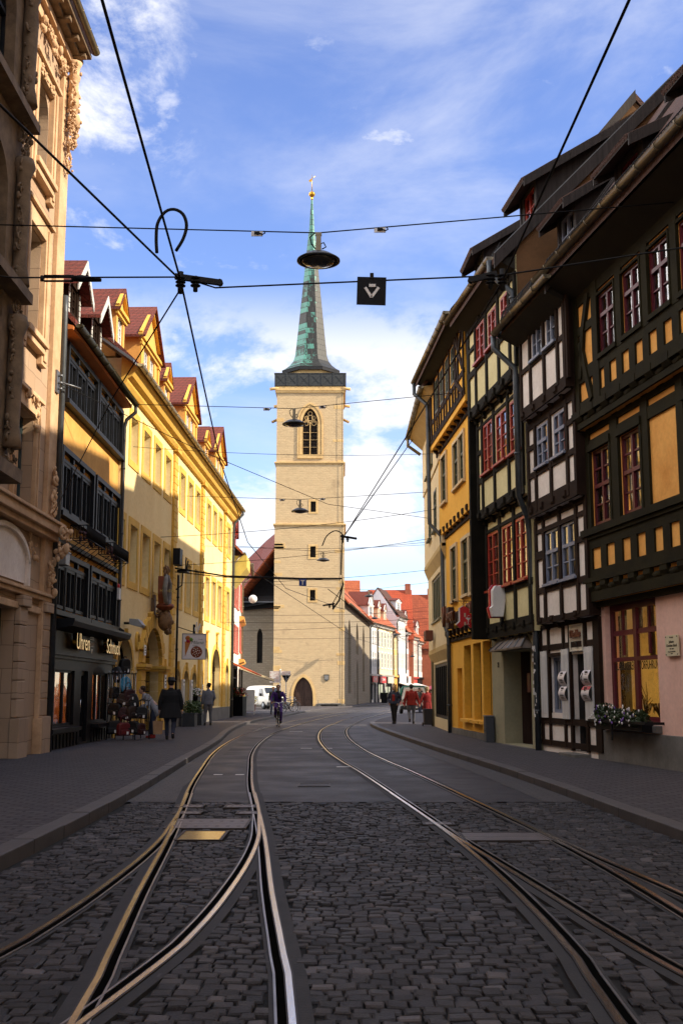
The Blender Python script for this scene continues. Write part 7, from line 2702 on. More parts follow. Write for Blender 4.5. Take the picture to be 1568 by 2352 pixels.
t_ = thing('pavement_sign', 'white framed pavement sign next to the black planter', 'pavement sign', (-5.75, 72.0, .1), R(20))
k = MB()
k.box(-.32, -.27, -.03, .03, 0, 1.55)
k.box(.27, .32, -.03, .03, 0, 1.55)
k.box(-.27, .27, -.03, .03, 1.5, 1.55)
k.build('frame', WHITEP, t_)
MB().box(-.27, .27, -.02, .02, .25, 1.5).build('poster', M('poster_white', (.6, .62, .63), (.4, .45, .5), 2.5, .5, 0), t_)
# direction sign post and back of a give-way sign
t_ = thing('direction_post', 'white post with white direction boards lettered in red, left of the church door', 'sign post', (-4.43, 83, .1))
MB().tube([(0, 0, 0), (0, 0, 3.0)], .04, 12).ball((0, 0, 3.0), .06, 10, 7).build('post', WHITEP, t_)
k = MB()
for i in range(9):
    k.tube([(0, 0, 2.95 - i * .1), (0, 0, 2.90 - i * .1)], .055, 12)
k.build('clamp_ring', ZINC, t_)
for (x0, x1, z0, z1), lines, ax in (((-.76, -.05, 2.08, 2.92), 8, -.68), ((.05, .74, 2.62, 2.91), 3, .64)):
    bd = MB().box(x0, x1, -.02, .02, z0, z1).build('board', WHITEP, t_)
    k = MB()
    for i in range(lines):
        z = z1 - .06 - i * (z1 - z0 - .05) / lines
        w = .44 - .11 * ((i * 5) % 3)
        k.box(*((-.09 - w, -.09) if ax < 0 else (.10, .10 + w)), -.024, -.0205, z - .013, z + .013)
    k.build('text_line', M('pale_red_ink', (.42, .16, .14), None, 3, .6, 0) if 'pale_red_ink' not in bpy.data.materials else bpy.data.materials['pale_red_ink'], bd)
    k = MB()
    s_ = .5 if ax > 0 else -.5
    for z in ([z1 - .13] if ax > 0 else [z1 - .13, z1 - .4, z1 - .68]):
        k.beam((ax - .05, -.023, z), (ax + .04, -.023, z), .016, .004, (0, 1, 0))
        k.beam((ax + s_ * .09, -.023, z), (ax, -.023, z + .045), .016, .004, (0, 1, 0))
        k.beam((ax + s_ * .09, -.023, z), (ax, -.023, z - .045), .016, .004, (0, 1, 0))
    k.build('arrow', INKR, bd)
t_ = thing('give_way_sign', 'black back of a triangular give-way sign dotted with stickers', 'road sign', (-4.02, 83.3, .1))
MB().tube([(0, 0, 0), (0, 0, 2.72)], .03, 10).build('post', ZINC, t_)
MB().prism([(-.36, 2.68), (.36, 2.68), (0, 2.05)], -.015, .015, 'y').build('plate', BLACKP, t_)
MB().box(-.34, .34, -.035, -.016, 2.62, 2.65).build('brace', ZINC, t_)
k = MB()
for x, z in ((-.15, 2.42), (.17, 2.58), (.2, 2.48), (.12, 2.38), (.07, 2.28)):
    k.lathe([(0, -.022), (.025, -.021), (.025, -.016)], (x, 0, z), 10, 'y')
for i in range(9):
    k.box(-.035, .035, -.042, -.034, .4 + i * .16, .48 + i * .16)
k.build('sticker', WHITEP, t_)
# ------------------------------------------------------------------ people
SKIN = M('skin', (.52, .30, .21), (.44, .24, .16), 6, .55, 0)
HAIRM = {}


def hm(name, c):
    if name not in bpy.data.materials:
        M(name, c, None, 9, .8, .3, 60)
    return bpy.data.materials[name]


def blob(mb, name, m, parent, vox=.014, smooth=3):
    """Fuse overlapping closed shapes into one continuous skin."""
    o = mb.build(name, m, parent)
    r = o.modifiers.new('fuse', 'REMESH')
    r.mode = 'VOXEL'
    r.voxel_size = vox
    r.use_smooth_shade = True
    s = o.modifiers.new('soften', 'SMOOTH')
    s.iterations = smooth
    return o


BASE = dict(pel=(0, 0, .93), chest=(0, 0, 1.28), neck=(0, .01, 1.46), head=(0, -.015, 1.62),
            shL=(.18, 0, 1.40), elL=(.24, .03, 1.12), wrL=(.25, -.05, .87), shR=(-.18, 0, 1.40), elR=(-.24, .03, 1.12), wrR=(-.25, -.05, .87),
            hipL=(.09, 0, .90), knL=(.10, -.02, .49), anL=(.10, .02, .09), hipR=(-.09, 0, .90), knR=(-.10, -.02, .49), anR=(-.10, .02, .09))


def person(label, loc, rz, pose=None, hgt=1.75, top=None, pants=None, shoes=None, hair=None, hem=.84, width=1.0, skirt=0, long_hair=0, hat=None, face=0.0, inner=None, cat='person', curl=.6):
    P = {k_: Vector(v) for k_, v in {**BASE, **(pose or {})}.items()}
    t_ = thing('person', label, cat, loc, rz)
    t_.scale = (hgt / 1.75,) * 3
    hd, nk = P['head'], P['neck']
    fr = Matrix.Rotation(face, 3, 'Z')
    b_ = MB()
    b_.ball(hd, .1, 16, 12, (.78, .95, 1.18))
    b_.ball(hd + fr @ Vector((0, -.03, -.055)), .066, 12, 9, (.86, .9, 1.0))
    b_.tube([hd + fr @ Vector((0, -.085, .012)), hd + fr @ Vector((0, -.112, -.022))], [.011, .016], 7)
    for s_ in (-1, 1):
        b_.ball(hd + fr @ Vector((s_ * .079, .005, -.01)), .022, 7, 5, (.5, .8, 1.3))
    b_.tube([hd + Vector((0, .02, -.06)), nk + Vector((0, .01, -.06))], [.05, .062], 10)
    b_.tube([P['pel'] + Vector((0, 0, -.08)), P['pel'] + Vector((0, 0, .1)), P['chest'], nk + Vector((0, 0, -.05))], [.145 * width, .13 * width, .15 * width, .07], 12, flat=.62)
    for s_ in 'LR':
        sh, el, wr = P['sh' + s_], P['el' + s_], P['wr' + s_]
        b_.tube([P['chest'] + (sh - P['chest']) * .6, sh, el, wr], [.06, .052, .04, .026], 9)
        b_.tube([P['hip' + s_], P['kn' + s_], P['an' + s_]], [.078, .052, .036], 9)
        d = (wr - el).normalized()
        fwd = (Vector((0, -1, 0)) - d * Vector((0, -1, 0)).dot(d)).normalized()
        side = d.cross(fwd).normalized()
        b_.ball(wr + d * .05, .045, 9, 7, (.55, .85, 1.0))
        for i in range(4):
            o_ = (i - 1.5) * .019
            p0 = wr + d * .075 + fwd * o_
            ln = (.062, .072, .068, .052)[i]
            b_.tube([p0, p0 + d * ln * .5 + side * .006, p0 + d * ln * (1 - curl * .4) + side * ln * curl * .6 * (1 if s_ == 'R' else -1)], [.0105, .0095, .008], 6)
        p0 = wr + d * .03 + fwd * .03
        b_.tube([p0, p0 + d * .03 + fwd * .022, p0 + d * .055 + fwd * .026], [.012, .0105, .009], 6)
    blob(b_, 'body', SKIN, t_, .0115, 2)
    k = MB()
    for s_ in (-1, 1):
        k.ball(hd + fr @ Vector((s_ * .033, -.086, .018)), .011, 7, 5, (1.2, .6, .8))
        k.box(*sorted((hd.x + s_ * .018, hd.x + s_ * .05)), hd.y - .094, hd.y - .088, hd.z + .036, hd.z + .042) if abs(face) < .1 else None
    k.build('eye', INK, t_)
    k = MB()
    k.tube([hd + fr @ Vector((-.022, -.089, -.066)), hd + fr @ Vector((0, -.096, -.064)), hd + fr @ Vector((.022, -.089, -.066))], .006, 6)
    k.build('mouth', hm('lip', (.30, .09, .08)), t_)
    # clothes follow the limbs a centimetre or two outside the skin
    if pants:
        k = MB()
        k.tube([P['pel'] + Vector((0, 0, .10)), P['pel'], P['pel'] + Vector((0, 0, -.10))], [.150 * width, .168 * width, .155 * width], 12, flat=.68)
        for s_ in 'LR':
            kn, an, hp = P['kn' + s_], P['an' + s_], P['hip' + s_]
            k.tube([hp + Vector((0, 0, .03)), hp.lerp(kn, .5), kn, kn.lerp(an, .35), an.lerp(kn, .06)], [.098 * width, .088 * width, .066, .064, .054], 10)
        blob(k, 'trousers', pants, t_, .013)
    k = MB()
    for s_ in 'LR':
        an = P['an' + s_]
        kn = P['kn' + s_]
        lift = max(0, min(1, (an.y - kn.y) * 1.6))
        toe = an + Vector((0, -.17 + .1 * lift, -.055 - .09 * lift))
        k.tube([an + Vector((0, .05, -.045 + .03 * lift)), an + Vector((0, -.03, -.05)), toe + Vector((0, .04, .012)), toe], [.042, .046, .042, .026], 8, flat=.85)
        k.tube([an + Vector((0, .01, .03)), an + Vector((0, .0, -.05))], [.046, .048], 8)
    blob(k, 'shoe', shoes or RUBBER, t_, .012, 2)
    if top:
        k = MB()
        ch, pl = P['chest'], P['pel']
        lowz = hem
        low = pl + (pl - ch) * ((pl.z - lowz) / max(.05, ch.z - pl.z))
        mid = pl.lerp(ch, .35)
        k.tube([low, low.lerp(mid, .5), mid, ch, P['neck'] + Vector((0, .0, -.09)), P['neck'] + Vector((0, .0, -.0))],
               [(.185 + skirt) * width, (.178 + skirt * .5) * width, .168 * width, .185 * width, .15 * width, .075], 16, flat=.66)
        for s_ in 'LR':
            sh, el, wr = P['sh' + s_], P['el' + s_], P['wr' + s_]
            k.tube([ch + (sh - ch) * .55, sh, sh.lerp(el, .5), el, el.lerp(wr, .5), wr], [.085, .082, .070, .060, .055, .043], 10)
        k.tube([nk + Vector((0, .01, -.04)), nk + Vector((0, .005, .03))], [.085, .068], 10)
        blob(k, 'jacket', top, t_, .014)
    if inner:
        k = MB()
        k.tube([P['pel'] + Vector((0, -.06, -.02)), P['chest'] + Vector((0, -.075, .0)), nk + Vector((0, -.03, -.03))], [.105, .115, .06], 12, flat=.6)
        blob(k, 'shirt', inner, t_, .013)
    if hair:
        k = MB()
        k.ball(hd + fr @ Vector((0, .022, .026)), .106, 14, 10, (.84, .93, 1.08))
        for i in range(16):
            a = i * 2.4
            k.ball(hd + fr @ Vector((.075 * math.cos(a), .035 + .06 * math.sin(a), .05 + .045 * ((i * 5) % 4) / 3)), .034, 7, 5)
        if long_hair:
            for i in range(7):
                a = R(-10 + i * 33)
                x, y = .082 * math.cos(a), .03 + .065 * math.sin(a)
                k.tube([hd + fr @ Vector((x, y, .05)), hd + fr @ Vector((x * 1.18, y * 1.1, -.06)), hd + fr @ Vector((x * 1.1, y + .015, -.06 - long_hair))], [.035, .042, .018], 7)
        blob(k, 'hair', hair, t_, .010, 1)
    if hat == 'brim':
        k = MB()
        k.lathe([(0, .075), (.15, .07), (.155, .078), (.105, .09), (.10, .165), (.07, .185), (0, .17)], hd, 18)
        k.build('hat', INK, t_)
    if hat == 'cap':
        k = MB()
        k.ball(hd + Vector((0, .01, .05)), .108, 14, 9, (.84, .95, .85))
        k.tube([hd + fr @ Vector((0, -.08, .07)), hd + fr @ Vector((0, -.15, .055))], [.06, .05], 8, flat=.2)
        k.build('cap', INK, t_)
    return t_


GREYK = M('grey_knit', (.30, .30, .33), (.20, .20, .22), 14, .95, .4, 40)
DENIM = M('dark_denim', (.035, .045, .085), (.02, .027, .055), 9, .85, .2, 60)
NAVY = M('navy_cloth', (.028, .035, .065), (.016, .02, .04), 9, .8, .2, 60)
BLACKC = M('black_cloth', (.013, .013, .015), (.008, .008, .009), 9, .9, .2, 60)
REDC = M('red_cloth', (.30, .022, .014), (.21, .014, .01), 8, .85, .2, 60)
REDC2 = M('dark_red_cloth', (.20, .010, .012), (.14, .007, .009), 8, .85, .2, 60)
GREYC = M('grey_cloth', (.13, .13, .145), (.09, .09, .10), 8, .85, .2, 60)
SLATEB = M('slate_blue_jacket', (.15, .165, .21), (.10, .115, .15), 8, .8, .2, 60)
PURP = M('violet_cloth', (.055, .018, .17), (.035, .010, .12), 8, .75, .2, 60)
JEANS = M('blue_jeans', (.06, .10, .20), (.04, .07, .14), 8, .85, .2, 60)
BROWNH, BLONDH, GREYH, BLACKH = hm('brown_hair', (.045, .022, .012)), hm('blond_hair', (.42, .26, .09)), hm('grey_blond_hair', (.38, .28, .16)), hm('black_hair', (.015, .012, .010))

person('woman in a grey cardigan and red top bending over the bag racks', (-5.85, 35.5, .1), R(-78), dict(
    pel=(0, .08, .92), chest=(0, -.14, 1.22), neck=(0, -.25, 1.36), head=(0, -.32, 1.49), shL=(.17, -.16, 1.32), shR=(-.17, -.16, 1.32),
    elL=(.22, -.16, 1.04), wrL=(.12, -.36, .98), elR=(-.22, -.12, 1.05), wrR=(-.14, -.34, .95), hipL=(.09, .08, .9), hipR=(-.09, .08, .9), knL=(.1, .03, .49), anL=(.1, .08, .09), knR=(-.1, .0, .49), anR=(-.1, .0, .09)),
    1.72, GREYK, DENIM, hm('red_shoe', (.32, .02, .015)), BROWNH, .72, 1.08, .05, inner=REDC2)
t_ = person('heavy man in a long black coat and brimmed hat walking away', (-5.10, 34.35, .1), R(184), dict(
    knL=(.11, -.08, .5), anL=(.1, -.14, .09), knR=(-.10, -.02, .49), anR=(-.10, .28, .16), elL=(.31, .02, 1.1), wrL=(.33, -.06, .86), elR=(-.31, .02, 1.1), wrR=(-.32, -.04, .86), shL=(.22, 0, 1.4), shR=(-.22, 0, 1.4)),
    1.80, BLACKC, NAVY, RUBBER, BLACKH, .62, 1.42, .06, hat='brim')
t_ = thing('paper_bag', 'brown paper carrier bag hanging from the hand of the man in the long coat', 'bag', (-5.46, 34.3, .27), R(10))
k = MB()
k.prism([(-.13, 0), (.13, 0), (.15, .38), (-.15, .38)], -.06, .06, 'y')
k.build('bag_body', M('kraft_paper', (.40, .24, .13), (.32, .18, .09), 5, .85, .2, 30), t_)
MB().tube([(-.07, 0, .38), (-.05, 0, .52), (0, 0, .57), (.05, 0, .52), (.07, 0, .38)], .008, 5).build('handle', BROWNL, t_)
person('man in a slate-blue jacket and grey jeans looking at the yellow house', (-5.68, 49.0, .1), R(196), dict(
    elR=(-.27, -.02, 1.12), wrR=(-.2, -.2, .98), anL=(.13, .05, .09), anR=(-.12, -.02, .09)), 1.80, SLATEB, GREYC, RUBBER, BLACKH, .86, 1.15, face=R(40))
MB_ = MB()
cyc_rz = R(8)


def bicycle(label, loc, rz, m, lean=0.0, handle='wide'):
    """Wheels in the local y-z plane, front towards -y."""
    t_ = thing('bicycle', label, 'bicycle', loc, rz)
    t_.rotation_euler.y = lean
    for yc, nm in ((-.53, 'front_wheel'), (.53, 'rear_wheel')):
        k = MB()
        k.tube([(0, yc + .335 * math.cos(a), .345 + .335 * math.sin(a)) for a in [2 * math.pi * i / 32 for i in range(33)]], .02, 8)
        w_ = k.build(nm, RUBBER, t_)
        k = MB()
        k.tube([(0, yc + .31 * math.cos(a), .345 + .31 * math.sin(a)) for a in [2 * math.pi * i / 32 for i in range(33)]], .011, 6)
        for i in range(18):
            a = 2 * math.pi * i / 18
            k.tube([(.018 * (-1) ** i, yc, .345), (0, yc + .31 * math.cos(a), .345 + .31 * math.sin(a))], .0022, 4)
        k.lathe([(.0, -.05), (.025, -.05), (.025, .05), (0, .05)], (0, yc, .345), 10, 'x')
        k.build('rim', CHROME, w_)
        k = MB()
        k.tube([(0, yc + .375 * math.cos(a), .345 + .375 * math.sin(a)) for a in [R(20 + 140 * i / 12) for i in range(13)]], .022, 6, flat=.3)
        k.build('mudguard', m, w_)
    bb, st, hd1, hd0 = (0, .08, .30), (0, .22, .80), (0, -.36, .62), (0, -.33, .86)
    k = MB()
    for p_, q_, r_ in ((bb, st, .017), (bb, hd1, .02), (st, hd0, .017), (hd1, hd0, .021), (bb, (.05, .53, .345), .012), (bb, (-.05, .53, .345), .012), (st, (.05, .53, .345), .010), (st, (-.05, .53, .345), .010),
                       (hd1, (.045, -.53, .345), .014), (hd1, (-.045, -.53, .345), .014), (st, (0, .25, .92), .014)):
        k.tube([p_, q_], r_, 8)
    k.build('frame', m, t_)
    k = MB()
    k.tube([(-.30, -.18, 1.02), (-.27, -.26, 1.06), (-.12, -.33, 1.05), (0, -.34, 1.02), (.12, -.33, 1.05), (.27, -.26, 1.06), (.30, -.18, 1.02)], .012, 8)
    k.tube([(0, -.33, .86), (0, -.34, 1.03)], .014, 8)
    k.build('handlebar', CHROME, t_)
    k = MB()
    k.tube([(0, .40, .96), (0, .3, .965), (0, .14, .955), (0, .08, .95)], [.07, .08, .035, .02], 10, flat=.4)
    k.build('saddle', BLACKP, t_)
    k = MB()
    k.lathe([(.0, .03), (.09, .03), (.09, .036), (0, .036)], (0, .08, .30), 16, 'x')
    k.tube([(.06, .08, .30), (.08, -.02, .16)], .012, 6)
    k.tube([(-.06, .08, .30), (-.08, .18, .44)], .012, 6)
    k.box(.06, .16, -.06, .03, .145, .17)
    k.box(-.16, -.06, .13, .22, .425, .45)
    k.build('crank', IRON, t_)
    k = MB()
    k.lathe([(0, -.04), (.045, -.04), (.05, .0), (0, .03)], (0, -.44, .86), 12, 'y')
    k.build('headlamp', CHROME, t_)
    return t_


bicycle('dark bicycle ridden by the cyclist in violet on the left track', (-2.78, 50.5, .01), cyc_rz, BLACKP)
t_ = person('cyclist in a violet jacket and dark scarf riding towards the viewer', (-2.78, 50.5, .01), cyc_rz, dict(
    pel=(0, .26, 1.03), chest=(0, .10, 1.36), neck=(0, .05, 1.53), head=(0, .02, 1.69), shL=(.19, .08, 1.46), shR=(-.19, .08, 1.46), elL=(.31, .02, 1.22), elR=(-.31, .02, 1.22), wrL=(.29, -.17, 1.07), wrR=(-.29, -.17, 1.07),
    hipL=(.1, .22, .99), hipR=(-.1, .22, .99), knL=(.12, -.14, .62), anL=(.12, .0, .23), knR=(-.13, -.22, .80), anR=(-.12, .12, .52)), 1.75, PURP, PURP, RUBBER, BLACKH, 1.0, 1.05, curl=1.2)
k = MB()
k.tube([(-.09, -.0, 1.52), (0, -.06, 1.5), (.09, 0, 1.52), (.0, .1, 1.54), (-.09, 0, 1.52)], .04, 8)
k.tube([(.02, -.07, 1.48), (.04, -.08, 1.2)], [.05, .045], 8, flat=.4)
k.build('scarf', BLACKC, t_)
k = MB()
for s_ in (-1, 1):
    k.ball((s_ * .034, -.072, 1.705), .022, 8, 6, (1.1, .4, .8))
k.build('sunglasses', INK, t_)
person('pedestrian in a green-grey jacket walking towards us behind the cyclist', (-4.30, 72.4, .1), R(10), dict(knL=(.1, -.14, .5), anL=(.1, -.16, .1), anR=(-.1, .22, .13)), 1.75, M('green_grey_jacket', (.06, .075, .06), None, 8, .85, .2), JEANS, RUBBER, BLONDH, .84, inner=M('green_scarf', (.05, .14, .09), None, 8, .9, .1))
person('blond woman in a navy jacket over a red top, hands in pockets', (2.37, 51.7, .1), R(-18), dict(
    elL=(.29, .06, 1.12), elR=(-.29, .06, 1.12), wrL=(.2, -.08, .92), wrR=(-.2, -.08, .92), knL=(.07, -.05, .49), anL=(.05, -.04, .09), knR=(-.07, .0, .49), anR=(-.05, .04, .09)),
    1.72, NAVY, BLACKC, BLACKC, BLONDH, .90, 1.12, .02, .14, face=R(-45), inner=REDC)
person('grey-haired man in a red jacket and grey trousers walking hand in hand', (3.13, 51.5, .1), R(183), dict(
    elL=(.28, .04, 1.12), wrL=(.30, -.02, .86), elR=(-.28, .03, 1.12), wrR=(-.35, -.02, .86), knL=(.11, -.06, .5), anL=(.11, .26, .20), knR=(-.10, -.06, .49), anR=(-.10, -.1, .09)),
    1.76, REDC, GREYC, BLACKC, hm('dark_grey_hair', (.05, .04, .035)), .82, 1.2)
person('woman with short blond hair in a long red jacket walking hand in hand', (3.86, 51.7, .1), R(181), dict(
    elL=(.29, .03, 1.12), wrL=(.36, -.02, .88), elR=(-.27, .03, 1.12), wrR=(-.29, -.04, .86), anL=(.1, .1, .10), anR=(-.1, -.08, .09)),
    1.66, REDC2, BLACKC, hm('brown_shoe', (.14, .06, .03)), GREYH, .66, 1.14, .03)
t_ = thing('trolley_bag', 'dark spotted shopping trolley bag standing beside the woman in the long red jacket', 'bag', (3.60, 48.0, .1), R(5))
k = MB()
k.prism([(-.17, .06), (.17, .06), (.19, .72), (-.19, .72)], -.14, .14, 'y')
k.build('bag_body', M('spotted_bag', (.05, .045, .045), (.006, .006, .007), 30, .8, .2), t_, .03)
MB().tube([(-.12, .1, .7), (-.1, .14, 1.0), (.1, .14, 1.0), (.12, .1, .7)], .014, 6).build('handle', IRON, t_)
k = MB()
for s_ in (-1, 1):
    k.lathe([(0, -.02), (.08, -.02), (.08, .02), (0, .02)], (s_ * .2, .12, .08), 12, 'x')
k.build('wheel', RUBBER, t_)
person('dark clothed person standing in the shade beside the white van', (-8.6, 88.0, .05), R(60), None, 1.75, BLACKC, BLACKC, RUBBER, BLACKH, .7)
person('man in a dark jacket and black cap behind the green and white van', (5.35, 78.6, .0), R(-70), None, 1.80, M('green_black_jacket', (.03, .035, .028), None, 8, .8, .2), NAVY, RUBBER, GREYH, .84, hat='cap')
t_ = person('distant shopper walking under a pink umbrella', (9.2, 118.0, .05), R(190), dict(elR=(-.25, -.1, 1.2), wrR=(-.12, -.2, 1.4)), 1.70, BLACKC, GREYC, RUBBER, BROWNH, .8)
t_ = thing('umbrella', 'pink umbrella held up by the distant shopper', 'umbrella', (9.3, 117.9, 1.45), 0)
k = MB()
k.lathe([(0, .72), (.2, .68), (.4, .55), (.55, .38), (.55, .36), (.4, .52), (.2, .65), (0, .69)], (0, 0, 0), 8, sm=False)
k.build('canopy', M('pink_cloth', (.55, .10, .16), None, 4, .7, 0), t_)
MB().tube([(0, 0, .7), (0, 0, 0)], .012, 6).build('shaft', IRON, t_)
bicycle('silver bicycle parked at the foot of the sign posts before the church', (-3.72, 82.3, .1), R(62), ZINC, R(8))
bicycle('black bicycle parked next to the silver one before the church', (-3.95, 83.0, .1), R(75), BLACKP, R(-6))

# ------------------------------------------------------------------ bag racks in front of the jeweller
BAGC = [(M('bag_black', (.007, .007, .008), None, 8, .6, .3), 'black'), (M('bag_maroon', (.035, .006, .008), None, 8, .55, .3), 'maroon'), (M('bag_brown', (.035, .02, .015), None, 8, .6, .3), 'brown'),
        (M('bag_grey', (.05, .05, .055), None, 8, .8, .3), 'grey'), (M('bag_blue', (.04, .25, .42), None, 8, .7, .3), 'bright blue'), (M('bag_red', (.12, .008, .012), None, 8, .5, .3), 'red')]


def bag(label, loc, rz, w, h_, d, m, kind='bag', group='bags hung on the racks'):
    t_ = thing('backpack' if kind == 'backpack' else 'handbag', label, kind, loc, rz, group)
    k = MB()
    k.prism([(-w / 2 * .92, 0), (w / 2 * .92, 0), (w / 2, h_ * .5), (w / 2 * .86, h_ * .88), (w / 2 * .45, h_), (-w / 2 * .45, h_), (-w / 2 * .86, h_ * .88), (-w / 2, h_ * .5)], -d / 2, d / 2, 'y')
    k.build('bag_body', m, t_, min(.04, d * .3))
    k = MB()
    k.box(-w * .36, w * .36, -d / 2 - .045, -d / 2 + .01, h_ * .08, h_ * .46)
    k.build('pocket', m, t_, .02)
    k = MB()
    if kind == 'backpack':
        k.tube([(-.05, 0, h_ * .97), (-.04, 0, h_ + .06), (.04, 0, h_ + .06), (.05, 0, h_ * .97)], .014, 6)
        for s_ in (-1, 1):
            k.tube([(s_ * w * .25, d / 2, h_ * .9), (s_ * w * .32, d / 2 + .06, h_ * .5), (s_ * w * .3, d / 2, h_ * .1)], .02, 6, flat=.4)
    else:
        k.tube([(-w * .3, 0, h_ * .9), (-w * .22, 0, h_ + .16), (0, 0, h_ + .22), (w * .22, 0, h_ + .16), (w * .3, 0, h_ * .9)], .012, 6)
    k.build('strap', m, t_)
    MB().box(w * .05, w * .2, -d / 2 - .053, -d / 2 - .0455, h_ * .1, h_ * .32).build('price_tag', WHITEP, t_)
    return t_


for (x, y, rz, lab, tall, grp_) in ((-6.62, 34.5, R(15), 'tall black wire rack loaded with bags at the shop corner', 1.95, 0), (-6.3, 34.75, R(35), 'low black wire rack loaded with bags nearer the kerb', 1.15, 1)):
    t_ = thing('bag_rack', lab, 'rack', (x, y, .1), rz)
    k = MB()
    for sx_, sy_ in ((-.42, -.3), (.42, -.3), (.42, .3), (-.42, .3)):
        k.tube([(sx_, sy_, 0), (sx_ * .9, sy_ * .9, tall)], .016, 6)
    for z in (.25, tall * .55, tall):
        k.tube([(-.42, -.3, z), (.42, -.3, z), (.42, .3, z), (-.42, .3, z), (-.42, -.3, z)], .012, 6)
    k.build('frame', IRON, t_)
    k = MB()
    for i in range(8):
        k.tube([(-.4 + i * .114, -.3, tall * .2), (-.4 + i * .114, -.3, tall)], .006, 4)
        k.tube([(-.4 + i * .114, -.3, tall), (-.4 + i * .114, -.48, tall + .06)], .008, 4)
    k.build('wire_grid', CHROME, t_)
bags = [(-6.35, 34.75, 1.72, 3, 'backpack', .34, .46), (-6.02, 34.72, 1.42, 4, 'backpack', .32, .44), (-6.5, 34.55, 1.2, 0, 'bag', .42, .36), (-6.1, 34.5, 1.02, 2, 'bag', .44, .34), (-5.78, 34.55, 1.15, 1, 'bag', .36, .34),
        (-6.45, 34.45, .72, 0, 'bag', .44, .36), (-6.0, 34.35, .60, 1, 'bag', .44, .36), (-5.62, 34.42, .66, 2, 'bag', .4, .34), (-6.4, 34.3, .18, 0, 'bag', .46, .4), (-5.92, 34.15, .14, 5, 'bag', .42, .38), (-5.5, 34.25, .2, 0, 'bag', .4, .36),
        (-5.22, 34.5, .62, 0, 'bag', .38, .36), (-5.2, 34.3, .16, 1, 'bag', .36, .34), (-5.55, 34.55, .95, 0, 'backpack', .32, .42), (-6.2, 34.9, 1.95, 0, 'backpack', .36, .46)]
used = {}
for i, (x, y, z, ci, kind, w, h_) in enumerate(bags):
    x, y = x * .62 - 2.72, y - .3
    m, cn = BAGC[ci]
    where = 'topmost on the tall rack' if z > 1.9 else 'high on the tall rack' if z > 1.3 else 'half-way up the racks' if z > .9 else 'low on the racks' if z > .4 else 'standing on the pavement'
    key = (cn, kind, where)
    used[key] = used.get(key, 0) + 1
    extra = ['', ', nearer the kerb', ', closest to the woman'][used[key] - 1]
    bag('%s %s %s%s' % (cn, kind if kind == 'backpack' else 'handbag', where, extra), (x, y, z + .1), R(20 + (i * 37) % 90 - 45), w, h_, .2, m, kind).rotation_euler.y = R((i * 53) % 40 - 20) if z > .25 else 0

# ------------------------------------------------------------------ vans
VANW = M('white_van_paint', (.72, .69, .62), (.66, .63, .56), 2, .25, 0)
VANG = M('green_van_paint', (.01, .14, .085), (.008, .11, .07), 2, .25, 0)
LAMPR = M('red_lamp', (.40, .012, .010), None, 3, .2, 0)
LAMPC = M('clear_lamp', (.55, .55, .56), None, 3, .08, 0, 60, .6)


